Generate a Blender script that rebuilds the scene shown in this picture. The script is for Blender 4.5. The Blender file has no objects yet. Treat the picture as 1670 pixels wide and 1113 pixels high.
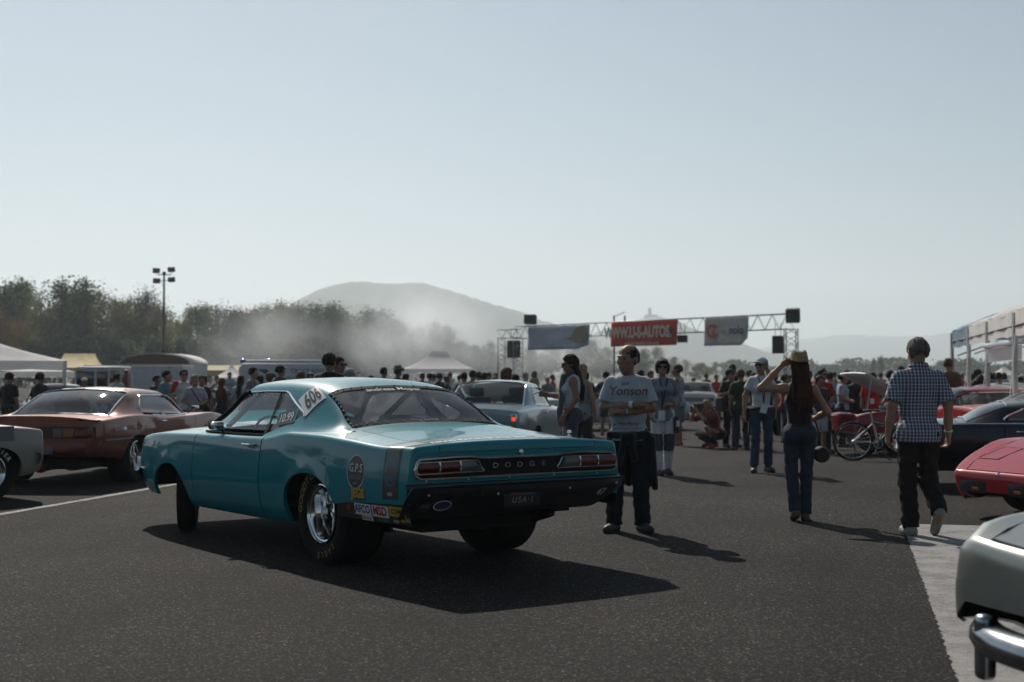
import bpy, bmesh, math, random
import numpy as np
from mathutils import Vector, Matrix, Euler
R = math.radians
PI = math.pi
random.seed(7); np.random.seed(7)
SC = bpy.context.scene
COL = SC.collection

# ------------------------------------------------------------------ camera, sky, sun, exposure
FPX = 2319.0; CAMH = 1.45; TILT = math.atan(52.5 / FPX)      # pixels refer to the 1670 x 1113 photograph
cd = bpy.data.cameras.new('camera'); cam = bpy.data.objects.new('camera', cd); COL.objects.link(cam)
cam.location = (0, 0, CAMH); cam.rotation_euler = (PI / 2 + TILT, 0, 0)
cd.lens = 50.0; cd.sensor_width = 36.0; cd.clip_start = 0.1; cd.clip_end = 40000
cd.dof.use_dof = True; cd.dof.focus_distance = 11.4; cd.dof.aperture_fstop = 2.6
SC.camera = cam
SUN_EL, SUN_AZ = 38.0, -18.0          # elevation; degrees from +Y, negative = to the left
wd = bpy.data.worlds.new('World'); SC.world = wd; wd.use_nodes = True
wn = wd.node_tree
sky = wn.nodes.new('ShaderNodeTexSky'); sky.sky_type = 'NISHITA'; sky.sun_disc = False
sky.sun_elevation = R(SUN_EL); sky.sun_rotation = R(SUN_AZ)
sky.altitude = 100; sky.air_density = 1.0; sky.dust_density = 0.6; sky.ozone_density = 3.0
hs = wn.nodes.new('ShaderNodeHueSaturation'); hs.inputs['Hue'].default_value = 0.487; hs.inputs['Saturation'].default_value = 0.9; wn.links.new(sky.outputs[0], hs.inputs['Color'])
wn.links.new(hs.outputs[0], wn.nodes['Background'].inputs[0]); wn.nodes['Background'].inputs[1].default_value = 0.058
sl = bpy.data.lights.new('sun', 'SUN'); sl.energy = 5.0; sl.angle = R(0.55); sl.color = (1.0, 0.93, 0.84)
so = bpy.data.objects.new('sun', sl); COL.objects.link(so)
sd = Vector((math.sin(R(SUN_AZ)) * math.cos(R(SUN_EL)), math.cos(R(SUN_AZ)) * math.cos(R(SUN_EL)), math.sin(R(SUN_EL))))
so.rotation_euler = (-sd).to_track_quat('-Z', 'Y').to_euler(); so.location = sd * 60
SC.view_settings.view_transform = 'Standard'; SC.view_settings.look = 'None'
SC.view_settings.exposure = -0.05; SC.view_settings.gamma = 1.0
SC.cycles.use_denoising = True
SC.cycles.max_bounces = 8; SC.cycles.transparent_max_bounces = 16; SC.cycles.volume_bounces = 1
SC.cycles.diffuse_bounces = 3; SC.cycles.glossy_bounces = 3; SC.cycles.transmission_bounces = 4
SC.cycles.sample_clamp_indirect = 6.0; SC.cycles.sample_clamp_direct = 0
SC.cycles.caustics_reflective = False; SC.cycles.caustics_refractive = False
SC.cycles.volume_step_rate = 2.0

# ------------------------------------------------------------------ helpers
def gz(Y):                                                    # the tarmac falls away gently behind the car
    return float(np.interp(Y, [20, 36, 60, 120], [0, -0.2, -0.28, -0.3]))
def at(u, v, Y):                                              # point at distance Y seen at pixel (u, v)
    a = (u - 835) / FPX; b = -(v - 556.5) / FPX
    d = (a, math.cos(TILT) - b * math.sin(TILT), math.sin(TILT) + b * math.cos(TILT))
    t = Y / d[1]
    return Vector((d[0] * t, Y, CAMH + d[2] * t))
def gx(u, Y): return (u - 835) / FPX * Y
def tag(o, label=None, cat=None, group=None, kind=None):
    if label: o['label'] = label
    if cat: o['category'] = cat
    if group: o['group'] = group
    if kind: o['kind'] = kind
    return o
def empty(name, loc=(0, 0, 0), rz=0.0, parent=None):
    o = bpy.data.objects.new(name, None); COL.objects.link(o); o.location = loc; o.rotation_euler = (0, 0, rz)
    o.empty_display_size = 0.2
    if parent: o.parent = parent
    return o
def thing(name, label, cat, loc=(0, 0, 0), rz=0.0, group=None):
    return tag(empty(name, loc, rz), label, cat, group)
def link(name, me, parent=None, loc=None, rz=None):
    o = bpy.data.objects.new(name, me); COL.objects.link(o)
    if parent: o.parent = parent
    if loc is not None: o.location = loc
    if rz is not None: o.rotation_euler = (0, 0, rz)
    return o
def copytree(o, parent=None):
    c = o.copy(); COL.objects.link(c); c.parent = parent
    for ch in o.children: copytree(ch, c)
    return c
def pchip(tab):
    xs = np.array([t[0] for t in tab], float); ys = np.array([t[1] for t in tab], float)
    if len(xs) == 1: return lambda x: np.zeros_like(np.asarray(x, float)) + ys[0]
    h = np.diff(xs); dl = np.diff(ys) / h; m = np.zeros(len(xs))
    for i in range(1, len(xs) - 1):
        if dl[i - 1] * dl[i] > 0:
            w1 = 2 * h[i] + h[i - 1]; w2 = h[i] + 2 * h[i - 1]
            m[i] = (w1 + w2) / (w1 / dl[i - 1] + w2 / dl[i])
    m[0] = dl[0]; m[-1] = dl[-1]
    def f(x):
        x = np.clip(np.asarray(x, float), xs[0], xs[-1]); i = np.clip(np.searchsorted(xs, x) - 1, 0, len(xs) - 2)
        t = (x - xs[i]) / h[i]; t2 = t * t; t3 = t2 * t
        return ((2 * t3 - 3 * t2 + 1) * ys[i] + (t3 - 2 * t2 + t) * h[i] * m[i] + (-2 * t3 + 3 * t2) * ys[i + 1] + (t3 - t2) * h[i] * m[i + 1])
    return f

class MB:
    """collects vertices and faces; build() links them as one mesh object"""
    def __init__(s): s.v = []; s.f = []
    def add(s, vs, fs):
        n = len(s.v); s.v.extend([tuple(map(float, q)) for q in vs]); s.f.extend([tuple(n + i for i in q) for q in fs]); return s
    def box(s, c, d, rot=None, taper=None):
        hx, hy, hz = d[0] / 2, d[1] / 2, d[2] / 2; vs = []
        for z in (-1, 1):
            k = 1 if (z < 0 or taper is None) else taper
            for x, y in ((-1, -1), (1, -1), (1, 1), (-1, 1)):
                p = Vector((x * hx * k, y * hy * k, z * hz))
                if rot is not None: p = rot @ p
                vs.append(p + Vector(c))
        return s.add(vs, [(3, 2, 1, 0), (4, 5, 6, 7), (0, 1, 5, 4), (1, 2, 6, 5), (2, 3, 7, 6), (3, 0, 4, 7)])
    def tube(s, path, r, n=8, cap=True, flat=None):
        path = [Vector(p) for p in path]; m = len(path); rr = r if isinstance(r, (list, tuple)) else [r] * m
        rings = []; pu = None
        for i, p in enumerate(path):
            t = (path[min(i + 1, m - 1)] - path[max(i - 1, 0)])
            if t.length < 1e-9: t = Vector((0, 0, 1))
            t.normalize()
            if pu is None: u = t.orthogonal().normalized() if abs(t.z) > .99 else t.cross(Vector((0, 0, 1))).normalized()
            else:
                u = pu - t * pu.dot(t)
                u = u.normalized() if u.length > 1e-6 else t.orthogonal().normalized()
            pu = u; w = t.cross(u)
            rings.append([p + (u * math.cos(2 * PI * k / n) + w * math.sin(2 * PI * k / n) * (flat or 1)) * rr[i] for k in range(n)])
        vs = [q for ring in rings for q in ring]; fs = []
        for i in range(m - 1):
            for k in range(n): fs.append((i * n + k, i * n + (k + 1) % n, (i + 1) * n + (k + 1) % n, (i + 1) * n + k))
        if cap: fs.append(tuple(range(n - 1, -1, -1))); fs.append(tuple((m - 1) * n + k for k in range(n)))
        return s.add(vs, fs)
    def loop(s, path, r, n=6):                                # closed tube
        path = [Vector(p) for p in path]; m = len(path); vs = []; fs = []
        for i, p in enumerate(path):
            t = (path[(i + 1) % m] - path[i - 1]).normalized()
            a = Vector((1, 0, 0)) if abs(t.x) < .8 else Vector((0, 0, 1))
            u = t.cross(a).normalized(); w = t.cross(u)
            vs += [p + (u * math.cos(2 * PI * k / n) + w * math.sin(2 * PI * k / n)) * r for k in range(n)]
        for i in range(m):
            j = (i + 1) % m
            for k in range(n): fs.append((i * n + k, i * n + (k + 1) % n, j * n + (k + 1) % n, j * n + k))
        return s.add(vs, fs)
    def lathe(s, prof, n=32, axis='y', c=(0, 0, 0), a0=0, a1=2 * PI):
        full = abs(a1 - a0 - 2 * PI) < 1e-6; m = len(prof); vs = []; fs = []
        na = n if full else n + 1
        for k in range(na):
            a = a0 + (a1 - a0) * k / n; ca, sa = math.cos(a), math.sin(a)
            for (q, r) in prof:                               # q along the axis, r radius
                p = {'y': (r * ca, q, r * sa), 'z': (r * ca, r * sa, q), 'x': (q, r * ca, r * sa)}[axis]
                vs.append((p[0] + c[0], p[1] + c[1], p[2] + c[2]))
        for k in range(n):
            k2 = (k + 1) % na
            for i in range(m - 1): fs.append((k * m + i, k * m + i + 1, k2 * m + i + 1, k2 * m + i))
        return s.add(vs, fs)
    def grid(s, P, flip=False, closeu=False):
        P = np.asarray(P, float); m, n = P.shape[:2]; fs = []
        for i in range(m - (0 if closeu else 1)):
            i2 = (i + 1) % m
            for j in range(n - 1):
                q = (i * n + j, i2 * n + j, i2 * n + j + 1, i * n + j + 1)
                fs.append(q[::-1] if flip else q)
        return s.add(P.reshape(-1, 3), fs)
    def poly(s, pts, depth=None):
        n = len(pts)
        if depth is None: return s.add(pts, [tuple(range(n))])
        d = Vector(depth); a = [Vector(p) for p in pts]; b = [p + d for p in a]
        return s.add(a + b, [tuple(range(n))[::-1], tuple(range(n, 2 * n))] + [(i, (i + 1) % n, n + (i + 1) % n, n + i) for i in range(n)])
    def mesh(s, name, mat, smooth=True, sharp=38, bevel=0, seg=2):
        me = bpy.data.meshes.new(name); me.from_pydata(s.v, [], s.f); me.validate()
        if bevel:
            bm = bmesh.new(); bm.from_mesh(me); bmesh.ops.remove_doubles(bm, verts=bm.verts, dist=1e-5)
            es = [e for e in bm.edges if len(e.link_faces) == 2 and e.calc_face_angle(0) > .5]
            bmesh.ops.bevel(bm, geom=es, offset=bevel, segments=seg, affect='EDGES', profile=.6)
            bm.to_mesh(me); bm.free()
        if smooth and len(me.polygons):
            me.polygons.foreach_set('use_smooth', [True] * len(me.polygons))
            if sharp: me.set_sharp_from_angle(angle=R(sharp))
        if mat is not None: me.materials.append(mat)
        me.update(); return me
    def build(s, name, mat, parent=None, smooth=True, sharp=38, bevel=0, seg=2, loc=None, rz=None):
        return link(name, s.mesh(name, mat, smooth, sharp, bevel, seg), parent, loc, rz)

def thicken(o, t, off=-1):
    m = o.modifiers.new('solid', 'SOLIDIFY'); m.thickness = t; m.offset = off; return o

# ------------------------------------------------------------------ materials
MAT = {}
def nodes_of(name):
    m = bpy.data.materials.new(name); m.use_nodes = True; nt = m.node_tree
    return m, nt, nt.nodes['Principled BSDF'], nt.nodes['Material Output']
def nd(nt, t, **kw):
    n = nt.nodes.new(t)
    for k, v in kw.items(): setattr(n, k, v)
    return n
def M(name, col=(.5, .5, .5), rough=.5, metal=0., coat=0., var=.12, scale=6., bump=0., bscale=60., spec=.5, oc=False, sheen=0., rvar=.1, trans=0., coord='Object', flake=0.):
    if name in MAT: return MAT[name]
    m, nt, b, out = nodes_of(name); L = nt.links.new
    tc = nd(nt, 'ShaderNodeTexCoord'); nz = nd(nt, 'ShaderNodeTexNoise'); nz.inputs['Scale'].default_value = scale; nz.inputs['Detail'].default_value = 5
    L(tc.outputs[coord], nz.inputs['Vector'])
    rmp = nd(nt, 'ShaderNodeMapRange'); rmp.inputs[1].default_value = .3; rmp.inputs[2].default_value = .7
    rmp.inputs[3].default_value = 1 - var; rmp.inputs[4].default_value = 1 + var
    L(nz.outputs['Fac'], rmp.inputs[0])
    mul = nd(nt, 'ShaderNodeMix', data_type='RGBA', blend_type='MULTIPLY'); mul.inputs[0].default_value = 1
    if oc: oi = nd(nt, 'ShaderNodeObjectInfo'); L(oi.outputs['Color'], mul.inputs[6])
    else: mul.inputs[6].default_value = (*col, 1)
    L(rmp.outputs[0], mul.inputs[7]); L(mul.outputs[2], b.inputs['Base Color'])
    b.inputs['Metallic'].default_value = metal; b.inputs['Specular IOR Level'].default_value = spec
    r2 = nd(nt, 'ShaderNodeMapRange'); r2.inputs[1].default_value = .3; r2.inputs[2].default_value = .7
    r2.inputs[3].default_value = max(.02, rough * (1 - rvar)); r2.inputs[4].default_value = min(1, rough * (1 + rvar))
    L(nz.outputs['Fac'], r2.inputs[0]); L(r2.outputs[0], b.inputs['Roughness'])
    b.inputs['Coat Weight'].default_value = coat; b.inputs['Coat Roughness'].default_value = .03
    if sheen: b.inputs['Sheen Weight'].default_value = sheen
    if bump:
        n2 = nd(nt, 'ShaderNodeTexNoise'); n2.inputs['Scale'].default_value = bscale; n2.inputs['Detail'].default_value = 4
        L(tc.outputs[coord], n2.inputs['Vector'])
        bp = nd(nt, 'ShaderNodeBump'); bp.inputs['Strength'].default_value = bump; bp.inputs['Distance'].default_value = .01
        L(n2.outputs['Fac'], bp.inputs['Height']); L(bp.outputs[0], b.inputs['Normal'])
    if trans:
        tr = nd(nt, 'ShaderNodeBsdfTranslucent'); L(mul.outputs[2], tr.inputs[0]); mx = nd(nt, 'ShaderNodeMixShader'); mx.inputs[0].default_value = trans
        L(b.outputs[0], mx.inputs[1]); L(tr.outputs[0], mx.inputs[2]); L(mx.outputs[0], out.inputs['Surface'])
    m.diffuse_color = (*col, 1); MAT[name] = m; return m
def PAINT(name, col, metal=.35, rough=.32, coat=.7):
    m = M(name, col, rough, metal, coat, var=.04, scale=3, bump=.012, bscale=5, spec=.06); m.node_tree.nodes['Principled BSDF'].inputs['Coat IOR'].default_value = 1.5; return m
def GLASS(name, tint=(.7, .75, .76), dirt=.06, ior=1.5):
    if name in MAT: return MAT[name]
    m, nt, b, out = nodes_of(name); L = nt.links.new
    t = nd(nt, 'ShaderNodeBsdfTransparent'); t.inputs[0].default_value = (*tint, 1)
    g = nd(nt, 'ShaderNodeBsdfGlossy'); g.inputs['Roughness'].default_value = .02; g.inputs[0].default_value = (1, 1, 1, 1)
    fr = nd(nt, 'ShaderNodeFresnel'); fr.inputs[0].default_value = ior
    mx = nd(nt, 'ShaderNodeMixShader'); L(fr.outputs[0], mx.inputs[0]); L(t.outputs[0], mx.inputs[1]); L(g.outputs[0], mx.inputs[2])
    tc = nd(nt, 'ShaderNodeTexCoord'); nz = nd(nt, 'ShaderNodeTexNoise'); nz.inputs['Scale'].default_value = 9; nz.inputs['Detail'].default_value = 8
    L(tc.outputs['Object'], nz.inputs['Vector'])
    mr = nd(nt, 'ShaderNodeMapRange'); mr.inputs[1].default_value = .3; mr.inputs[2].default_value = .75; mr.inputs[3].default_value = dirt * .8; mr.inputs[4].default_value = dirt * 1.3
    L(nz.outputs['Fac'], mr.inputs[0])
    df = nd(nt, 'ShaderNodeBsdfTranslucent'); df.inputs[0].default_value = (.6, .62, .63, 1)
    d2 = nd(nt, 'ShaderNodeBsdfDiffuse'); d2.inputs[0].default_value = (.5, .52, .53, 1)
    dm = nd(nt, 'ShaderNodeMixShader'); L(df.outputs[0], dm.inputs[1]); L(d2.outputs[0], dm.inputs[2])
    m2 = nd(nt, 'ShaderNodeMixShader'); L(mr.outputs[0], m2.inputs[0]); L(mx.outputs[0], m2.inputs[1]); L(dm.outputs[0], m2.inputs[2])
    L(m2.outputs[0], out.inputs['Surface']); MAT[name] = m; return m
chrome = M('chrome', (.78, .78, .77), .10, 1.0, var=.06, rvar=.4)
dullmetal = M('dull_metal', (.32, .33, .34), .42, .9, var=.15)
alu = M('aluminium', (.5, .51, .52), .38, .9, var=.12)
rubber = M('tyre_rubber', (.0125, .0125, .0125), .8, var=.25, scale=20, bump=.15, bscale=120, spec=.15)
blackp = M('black_paint', (.012, .012, .013), .38, var=.2, scale=5)
blackm = M('matt_black', (.018, .018, .019), .75, var=.2)
under = M('underbody_black', (.012, .012, .012), .85, var=.3)
redlens = M('red_lens', (.10, .006, .006), .15, var=.3, scale=14, coat=.5)
clearlens = M('clear_lens', (.11, .115, .115), .15, var=.1, coat=.6)
amber = M('amber_lens', (.45, .13, .02), .15, var=.1, coat=.6)
white_ink = M('white_ink', (.72, .72, .70), .5, var=.08)
trimgrey = M('grey_trim', (.18, .18, .185), .5, var=.1)
canvasw = M('white_canvas', (.90, .89, .87), .75, var=.06, scale=2, bump=.3, bscale=3, trans=.5)
# ------------------------------------------------------------------ ground
def asphalt_mat():
    m, nt, b, out = nodes_of('asphalt'); L = nt.links.new
    tc = nd(nt, 'ShaderNodeTexCoord')
    def noise(sc, det=4, rough=.6):
        n = nd(nt, 'ShaderNodeTexNoise'); n.inputs['Scale'].default_value = sc; n.inputs['Detail'].default_value = det; n.inputs['Roughness'].default_value = rough
        L(tc.outputs['Object'], n.inputs['Vector']); return n
    vo = nd(nt, 'ShaderNodeTexVoronoi'); vo.inputs['Scale'].default_value = 105; L(tc.outputs['Object'], vo.inputs['Vector'])
    sep = nd(nt, 'ShaderNodeSeparateColor'); L(vo.outputs['Color'], sep.inputs[0])
    st = nd(nt, 'ShaderNodeValToRGB'); e = st.color_ramp.elements
    e[0].position = 0; e[0].color = (.0065, .0057, .0052, 1); e[1].position = 1; e[1].color = (.17, .153, .138, 1)
    e2 = st.color_ramp.elements.new(.55); e2.color = (.0135, .012, .0109, 1); e3 = st.color_ramp.elements.new(.86); e3.color = (.034, .0302, .0272, 1); e4 = st.color_ramp.elements.new(.955); e4.color = (.066, .059, .053, 1)
    L(sep.outputs[0], st.inputs[0])
    big = noise(.35, 6, .55); mr = nd(nt, 'ShaderNodeMapRange'); mr.inputs[1].default_value = .3; mr.inputs[2].default_value = .7; mr.inputs[3].default_value = .62; mr.inputs[4].default_value = 1.5
    L(big.outputs['Fac'], mr.inputs[0])
    mid = noise(14, 3); mr2 = nd(nt, 'ShaderNodeMapRange'); mr2.inputs[1].default_value = .3; mr2.inputs[2].default_value = .7; mr2.inputs[3].default_value = .8; mr2.inputs[4].default_value = 1.2
    L(mid.outputs['Fac'], mr2.inputs[0])
    # tyre wear: long soft streaks along the strip
    mp = nd(nt, 'ShaderNodeMapping'); mp.inputs['Rotation'].default_value = (0, 0, R(-13)); mp.inputs['Scale'].default_value = (1.6, .05, 1); 
    mpr = nd(nt, 'ShaderNodeMapping'); mpr.inputs['Rotation'].default_value = (0, 0, R(13)); L(tc.outputs['Object'], mpr.inputs[0]); mp.inputs['Rotation'].default_value = (0, 0, 0); L(mpr.outputs[0], mp.inputs[0])
    sn = nd(nt, 'ShaderNodeTexNoise'); sn.inputs['Scale'].default_value = 1; sn.inputs['Detail'].default_value = 4; L(mp.outputs[0], sn.inputs['Vector'])
    mr3 = nd(nt, 'ShaderNodeMapRange'); mr3.inputs[1].default_value = .35; mr3.inputs[2].default_value = .65; mr3.inputs[3].default_value = .84; mr3.inputs[4].default_value = 1.1; L(sn.outputs['Fac'], mr3.inputs[0])
    def mult(a, bsock):
        x = nd(nt, 'ShaderNodeMix', data_type='RGBA', blend_type='MULTIPLY'); x.inputs[0].default_value = 1; L(a, x.inputs[6]); L(bsock, x.inputs[7]); return x.outputs[2]
    c = mult(mult(mult(st.outputs[0], mr.outputs[0]), mr2.outputs[0]), mr3.outputs[0])
    L(c, b.inputs['Base Color']); b.inputs['Roughness'].default_value = .92; b.inputs['Specular IOR Level'].default_value = .12
    bp = nd(nt, 'ShaderNodeBump'); bp.inputs['Strength'].default_value = .7; bp.inputs['Distance'].default_value = .006
    L(vo.outputs['Distance'], bp.inputs['Height']); L(bp.outputs[0], b.inputs['Normal'])
    return m, nt, c
asph, _, _ = asphalt_mat()
def roadpaint(name, wear):
    m, nt, b, out = nodes_of(name); L = nt.links.new; tc = nd(nt, 'ShaderNodeTexCoord')
    n1 = nd(nt, 'ShaderNodeTexNoise'); n1.inputs['Scale'].default_value = 3.2; n1.inputs['Detail'].default_value = 9; n1.inputs['Roughness'].default_value = .72; L(tc.outputs['Object'], n1.inputs[0])
    n2 = nd(nt, 'ShaderNodeTexNoise'); n2.inputs['Scale'].default_value = 75; n2.inputs['Detail'].default_value = 2; L(tc.outputs['Object'], n2.inputs[0])
    ad = nd(nt, 'ShaderNodeMath', operation='ADD'); L(n1.outputs['Fac'], ad.inputs[0]); ms = nd(nt, 'ShaderNodeMath', operation='MULTIPLY'); ms.inputs[1].default_value = .55; L(n2.outputs['Fac'], ms.inputs[0]); L(ms.outputs[0], ad.inputs[1])
    rp = nd(nt, 'ShaderNodeValToRGB'); e = rp.color_ramp.elements; e[0].position = wear - .16; e[0].color = (.05, .047, .045, 1); e[1].position = wear + .14; e[1].color = (.25, .238, .228, 1)
    L(ad.outputs[0], rp.inputs[0]); L(rp.outputs[0], b.inputs['Base Color']); b.inputs['Roughness'].default_value = .8
    bp = nd(nt, 'ShaderNodeBump'); bp.inputs['Strength'].default_value = .5; bp.inputs['Distance'].default_value = .005; L(n2.outputs['Fac'], bp.inputs['Height']); L(bp.outputs[0], b.inputs['Normal'])
    MAT[name] = m; return m
ys = [-120, -40, -10, 0, 10, 16, 20, 22, 24, 26, 28, 30, 33, 36, 40, 45, 50, 60, 80, 120, 170]
b = MB(); b.grid([[(x, y, gz(y)) for x in (-150, -60, -20, 0, 20, 60, 150)] for y in ys], flip=True)
tag(b.build('tarmac', asph, smooth=True, sharp=None), kind='structure')
b = MB(); b.grid([[(x, y, -.55) for x in np.linspace(-9000, 9000, 5)] for y in np.linspace(-9000, 9000, 5)], flip=True)
tag(b.build('field', M('dry_grass', (.055, .06, .028), .9, var=.35, scale=.05, bump=.5, bscale=2)), kind='structure')
rq = random.Random(2)
def strip(name, a, bb, w, mat, z, n=14, jag=0.0):
    a = Vector(a); bb = Vector(bb); d = (bb - a).normalized(); s = Vector((d.y, -d.x)); g = []
    for i in range(n + 1):
        p = a.lerp(bb, i / n); jt = [rq.uniform(-jag, jag) for _ in range(2)]; g.append([(p.x + s.x * (k + j), p.y + s.y * (k + j), gz(p.y) + z) for k, j in ((0, jt[0]), (w, jt[1]))])
    m = MB(); m.grid(g); o = m.build(name, mat, smooth=False); tag(o, kind='structure'); return o
strip('painted_line', (-5.85, 12.1), (-2.95, 25.5), .11, roadpaint('worn_line_paint', .78), .004, 300, .008)
strip('painted_bay', (1.05, 2.3), (3.75, 13.7), 1.9, roadpaint('worn_bay_paint', .70), .004, 420, .009)
# ------------------------------------------------------------------ hills
def vnoise(x, y, seed=0):
    rs = np.random.RandomState(seed); T = rs.rand(64, 64); x = np.asarray(x, float) % 64; y = np.asarray(y, float) % 64
    i = np.floor(x).astype(int) % 64; j = np.floor(y).astype(int) % 64; fx = x - np.floor(x); fy = y - np.floor(y)
    fx = fx * fx * (3 - 2 * fx); fy = fy * fy * (3 - 2 * fy); i2 = (i + 1) % 64; j2 = (j + 1) % 64
    return T[i, j] * (1 - fx) * (1 - fy) + T[i2, j] * fx * (1 - fy) + T[i, j2] * (1 - fx) * fy + T[i2, j2] * fx * fy
hillmat = M('wooded_hill', (.045, .06, .032), .95, var=.45, scale=.02, bump=.6, bscale=.08)
def hill(prof, Y, depth, name='hills', seed=1, rough=1.0):
    f = pchip([(gx(u, Y), CAMH + (609 - v) * Y / FPX) for u, v in prof])
    x0, x1 = gx(prof[0][0], Y), gx(prof[-1][0], Y); xs = np.linspace(x0, x1, 260); ts = np.linspace(-1, 1, 25)
    X, T = np.meshgrid(xs, ts, indexing='ij'); k = np.cos(T * PI / 2) ** 1.2
    Z = f(X) * k + rough * (vnoise(X / 22, T * 30, seed) * 5 + vnoise(X / 9, T * 70, seed + 1) * 4 - 4) * k + 18 * (vnoise(X / 160, T * 4, seed + 3) - .5) * k * (1 - k)
    o = MB().grid(np.stack([X, Y + T * depth, np.maximum(Z, -6)], -1)).build(name, hillmat, sharp=None); tag(o, kind='structure'); return o
hill([(330, 609), (420, 572), (480, 520), (520, 489), (560, 469), (600, 463), (645, 466), (690, 465), (720, 473), (760, 485), (800, 497), (850, 513), (890, 528), (940, 545), (1000, 566), (1060, 590), (1120, 609)], 2600, 900, seed=3)
hill([(820, 609), (900, 570), (980, 541), (1030, 524), (1062, 518), (1088, 521), (1110, 534), (1150, 546), (1190, 560), (1215, 572), (1245, 577), (1270, 588), (1310, 609)], 2900, 700, seed=5)
hill([(1130, 609), (1230, 575), (1300, 557), (1380, 548), (1450, 551), (1530, 546), (1620, 538), (1720, 534), (1850, 560), (2000, 609)], 5200, 1200, seed=7, rough=1.6)
hill([(-1500, 609), (-1000, 560), (-600, 500), (-350, 520), (-100, 560), (150, 590), (300, 609)], 2700, 900, seed=11)
# hills on the other sides of the airfield (seen only as reflections)
def ring_hill(a0, a1, D, h, seed):
    g = []
    for a in np.linspace(a0, a1, 90):
        row = []
        for t in np.linspace(-1, 1, 9):
            hh = h * (.35 + .9 * vnoise(a * 7, 3.3, seed)) * math.cos(t * PI / 2) * math.sin((a - a0) / (a1 - a0) * PI) ** .4
            row.append(((D + t * D * .25) * math.sin(a), (D + t * D * .25) * math.cos(a), hh - 3))
        g.append(row)
    tag(MB().grid(g, flip=True).build('hills', hillmat, sharp=None), kind='structure')
ring_hill(R(60), R(300), 2300, 260, 21)
# castle with its tower on the far hilltop
c = at(1062, 520, 2900); k = thing('castle', 'tiny hazy castle with a square tower on the far hilltop', 'castle', (c.x, 2900, c.z - 4))
stone = M('castle_stone', (.3, .28, .25), .9)
MB().box((0, 0, 5), (26, 14, 14)).box((10, 0, 3), (22, 12, 10)).build('keep', stone, k, smooth=False)
MB().box((-3, 0, 12), (6.5, 6.5, 24)).box((-3, 0, 24.8), (8, 8, 2)).build('tower', stone, k, smooth=False)

# ------------------------------------------------------------------ trees
leafm = M('foliage', oc=True, rough=.75, var=.38, scale=.6, trans=.5, spec=.2)
bark = M('bark', (.075, .062, .05), .9, var=.3, scale=3, bump=.6, bscale=12)
def leaf_mesh(name, C, S, seed):
    rs = np.random.RandomState(seed); n = len(C)
    a = rs.normal(size=(n, 3)); a /= np.linalg.norm(a, axis=1)[:, None]; r = rs.normal(size=(n, 3)); t = np.cross(a, r); t /= np.linalg.norm(t, axis=1)[:, None]
    S = np.asarray(S)[:, None]; w = S * rs.uniform(.5, .9, (n, 1))
    V = np.stack([C - a * S * .5, C + t * w * .5 + a * S * .1, C + a * S * .55, C - t * w * .5 + a * S * .05], 1).reshape(-1, 3)
    me = bpy.data.meshes.new(name); F = np.arange(4 * n).reshape(-1, 4)
    me.vertices.add(4 * n); me.vertices.foreach_set('co', V.ravel()); me.loops.add(4 * n); me.loops.foreach_set('vertex_index', F.ravel())
    me.polygons.add(n); me.polygons.foreach_set('loop_start', np.arange(0, 4 * n, 4)); me.update(calc_edges=True); me.materials.append(leafm); return me
def tree_meshes(kind, seed):
    """unit tree 10 m high"""
    rs = np.random.RandomState(seed); t = MB(); H = 10.0
    par = dict(poplar=(.13, 40, .12, .98, 3000), broad=(.28, 44, .16, .95, 4200), sparse=(.20, 22, .2, .86, 900), dense=(.25, 46, .2, .96, 5200), shrub=(.62, 40, .05, .95, 3600))[kind]
    spread, nl, base, ttop, nleaf = par
    bend = rs.uniform(-.3, .3, 2); path = [(bend[0] * math.sin(k * 2.5) * .6, bend[1] * math.sin(k * 2.1) * .6, H * ttop * k) for k in np.linspace(0, 1, 7)]
    t.tube(path, [.16 * (1 - .82 * k) for k in np.linspace(0, 1, 7)], n=6)
    C = []; S = []
    for i in range(nl):
        k = base + (1 - base) * ((i + .5) / nl) ** .9; zz = H * ttop * min(k, .98); ang = rs.uniform(0, 2 * PI)
        qq = (k - base) / (1 - base); prof = min(1, qq / .28 + .25) ** .6 * (1 - qq) ** .6 * 1.25 + .05
        Ln = H * spread * (.35 + .75 * rs.rand()) * max(.10, prof)
        rise = {'poplar': 1.5, 'broad': .9, 'sparse': 1.4, 'dense': .7, 'shrub': .4}[kind] * Ln * (.35 + .65 * (1 - qq))
        p0 = Vector(path[min(6, int(k * 6))]); p0.z = zz * .93
        p1 = p0 + Vector((math.cos(ang) * Ln * .55, math.sin(ang) * Ln * .55, rise * .35)); p2 = p0 + Vector((math.cos(ang) * Ln, math.sin(ang) * Ln, rise))
        if p2.z > H: p2.z = H - .3 * rs.rand()
        t.tube([p0, p1, p2], [.05, .03, .012], n=4, cap=False)
        m = int(nleaf / nl * (.5 + rs.rand()))
        for q, c in ((.62, p1.lerp(p2, .4)), (1.0, p2)):
            rc = H * (.030 + .042 * rs.rand()) * (1.15 if kind in ('broad', 'dense') else (1.6 if kind == 'shrub' else .8))
            d = rs.normal(size=(m // 2, 3)) * rc * np.array([1, 1, .8]); C.append(np.array(c) + d); S.append(rs.uniform(.11, .27, m // 2) * (3.2 if kind == 'shrub' else 1.0))
    C = np.concatenate(C); S = np.concatenate(S); keep = (C[:, 2] > .15) & (C[:, 2] < H * 1.02); 
    return t.mesh('trunk', bark, sharp=None), leaf_mesh('crown', C[keep], S[keep], seed)
TREE = {k: [tree_meshes(k, 31 * i + 5 * len(k) + 3) for i in range(n)] for k, n in (('poplar', 3), ('broad', 4), ('sparse', 2), ('dense', 3), ('shrub', 2))}
_tc = [0]
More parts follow.
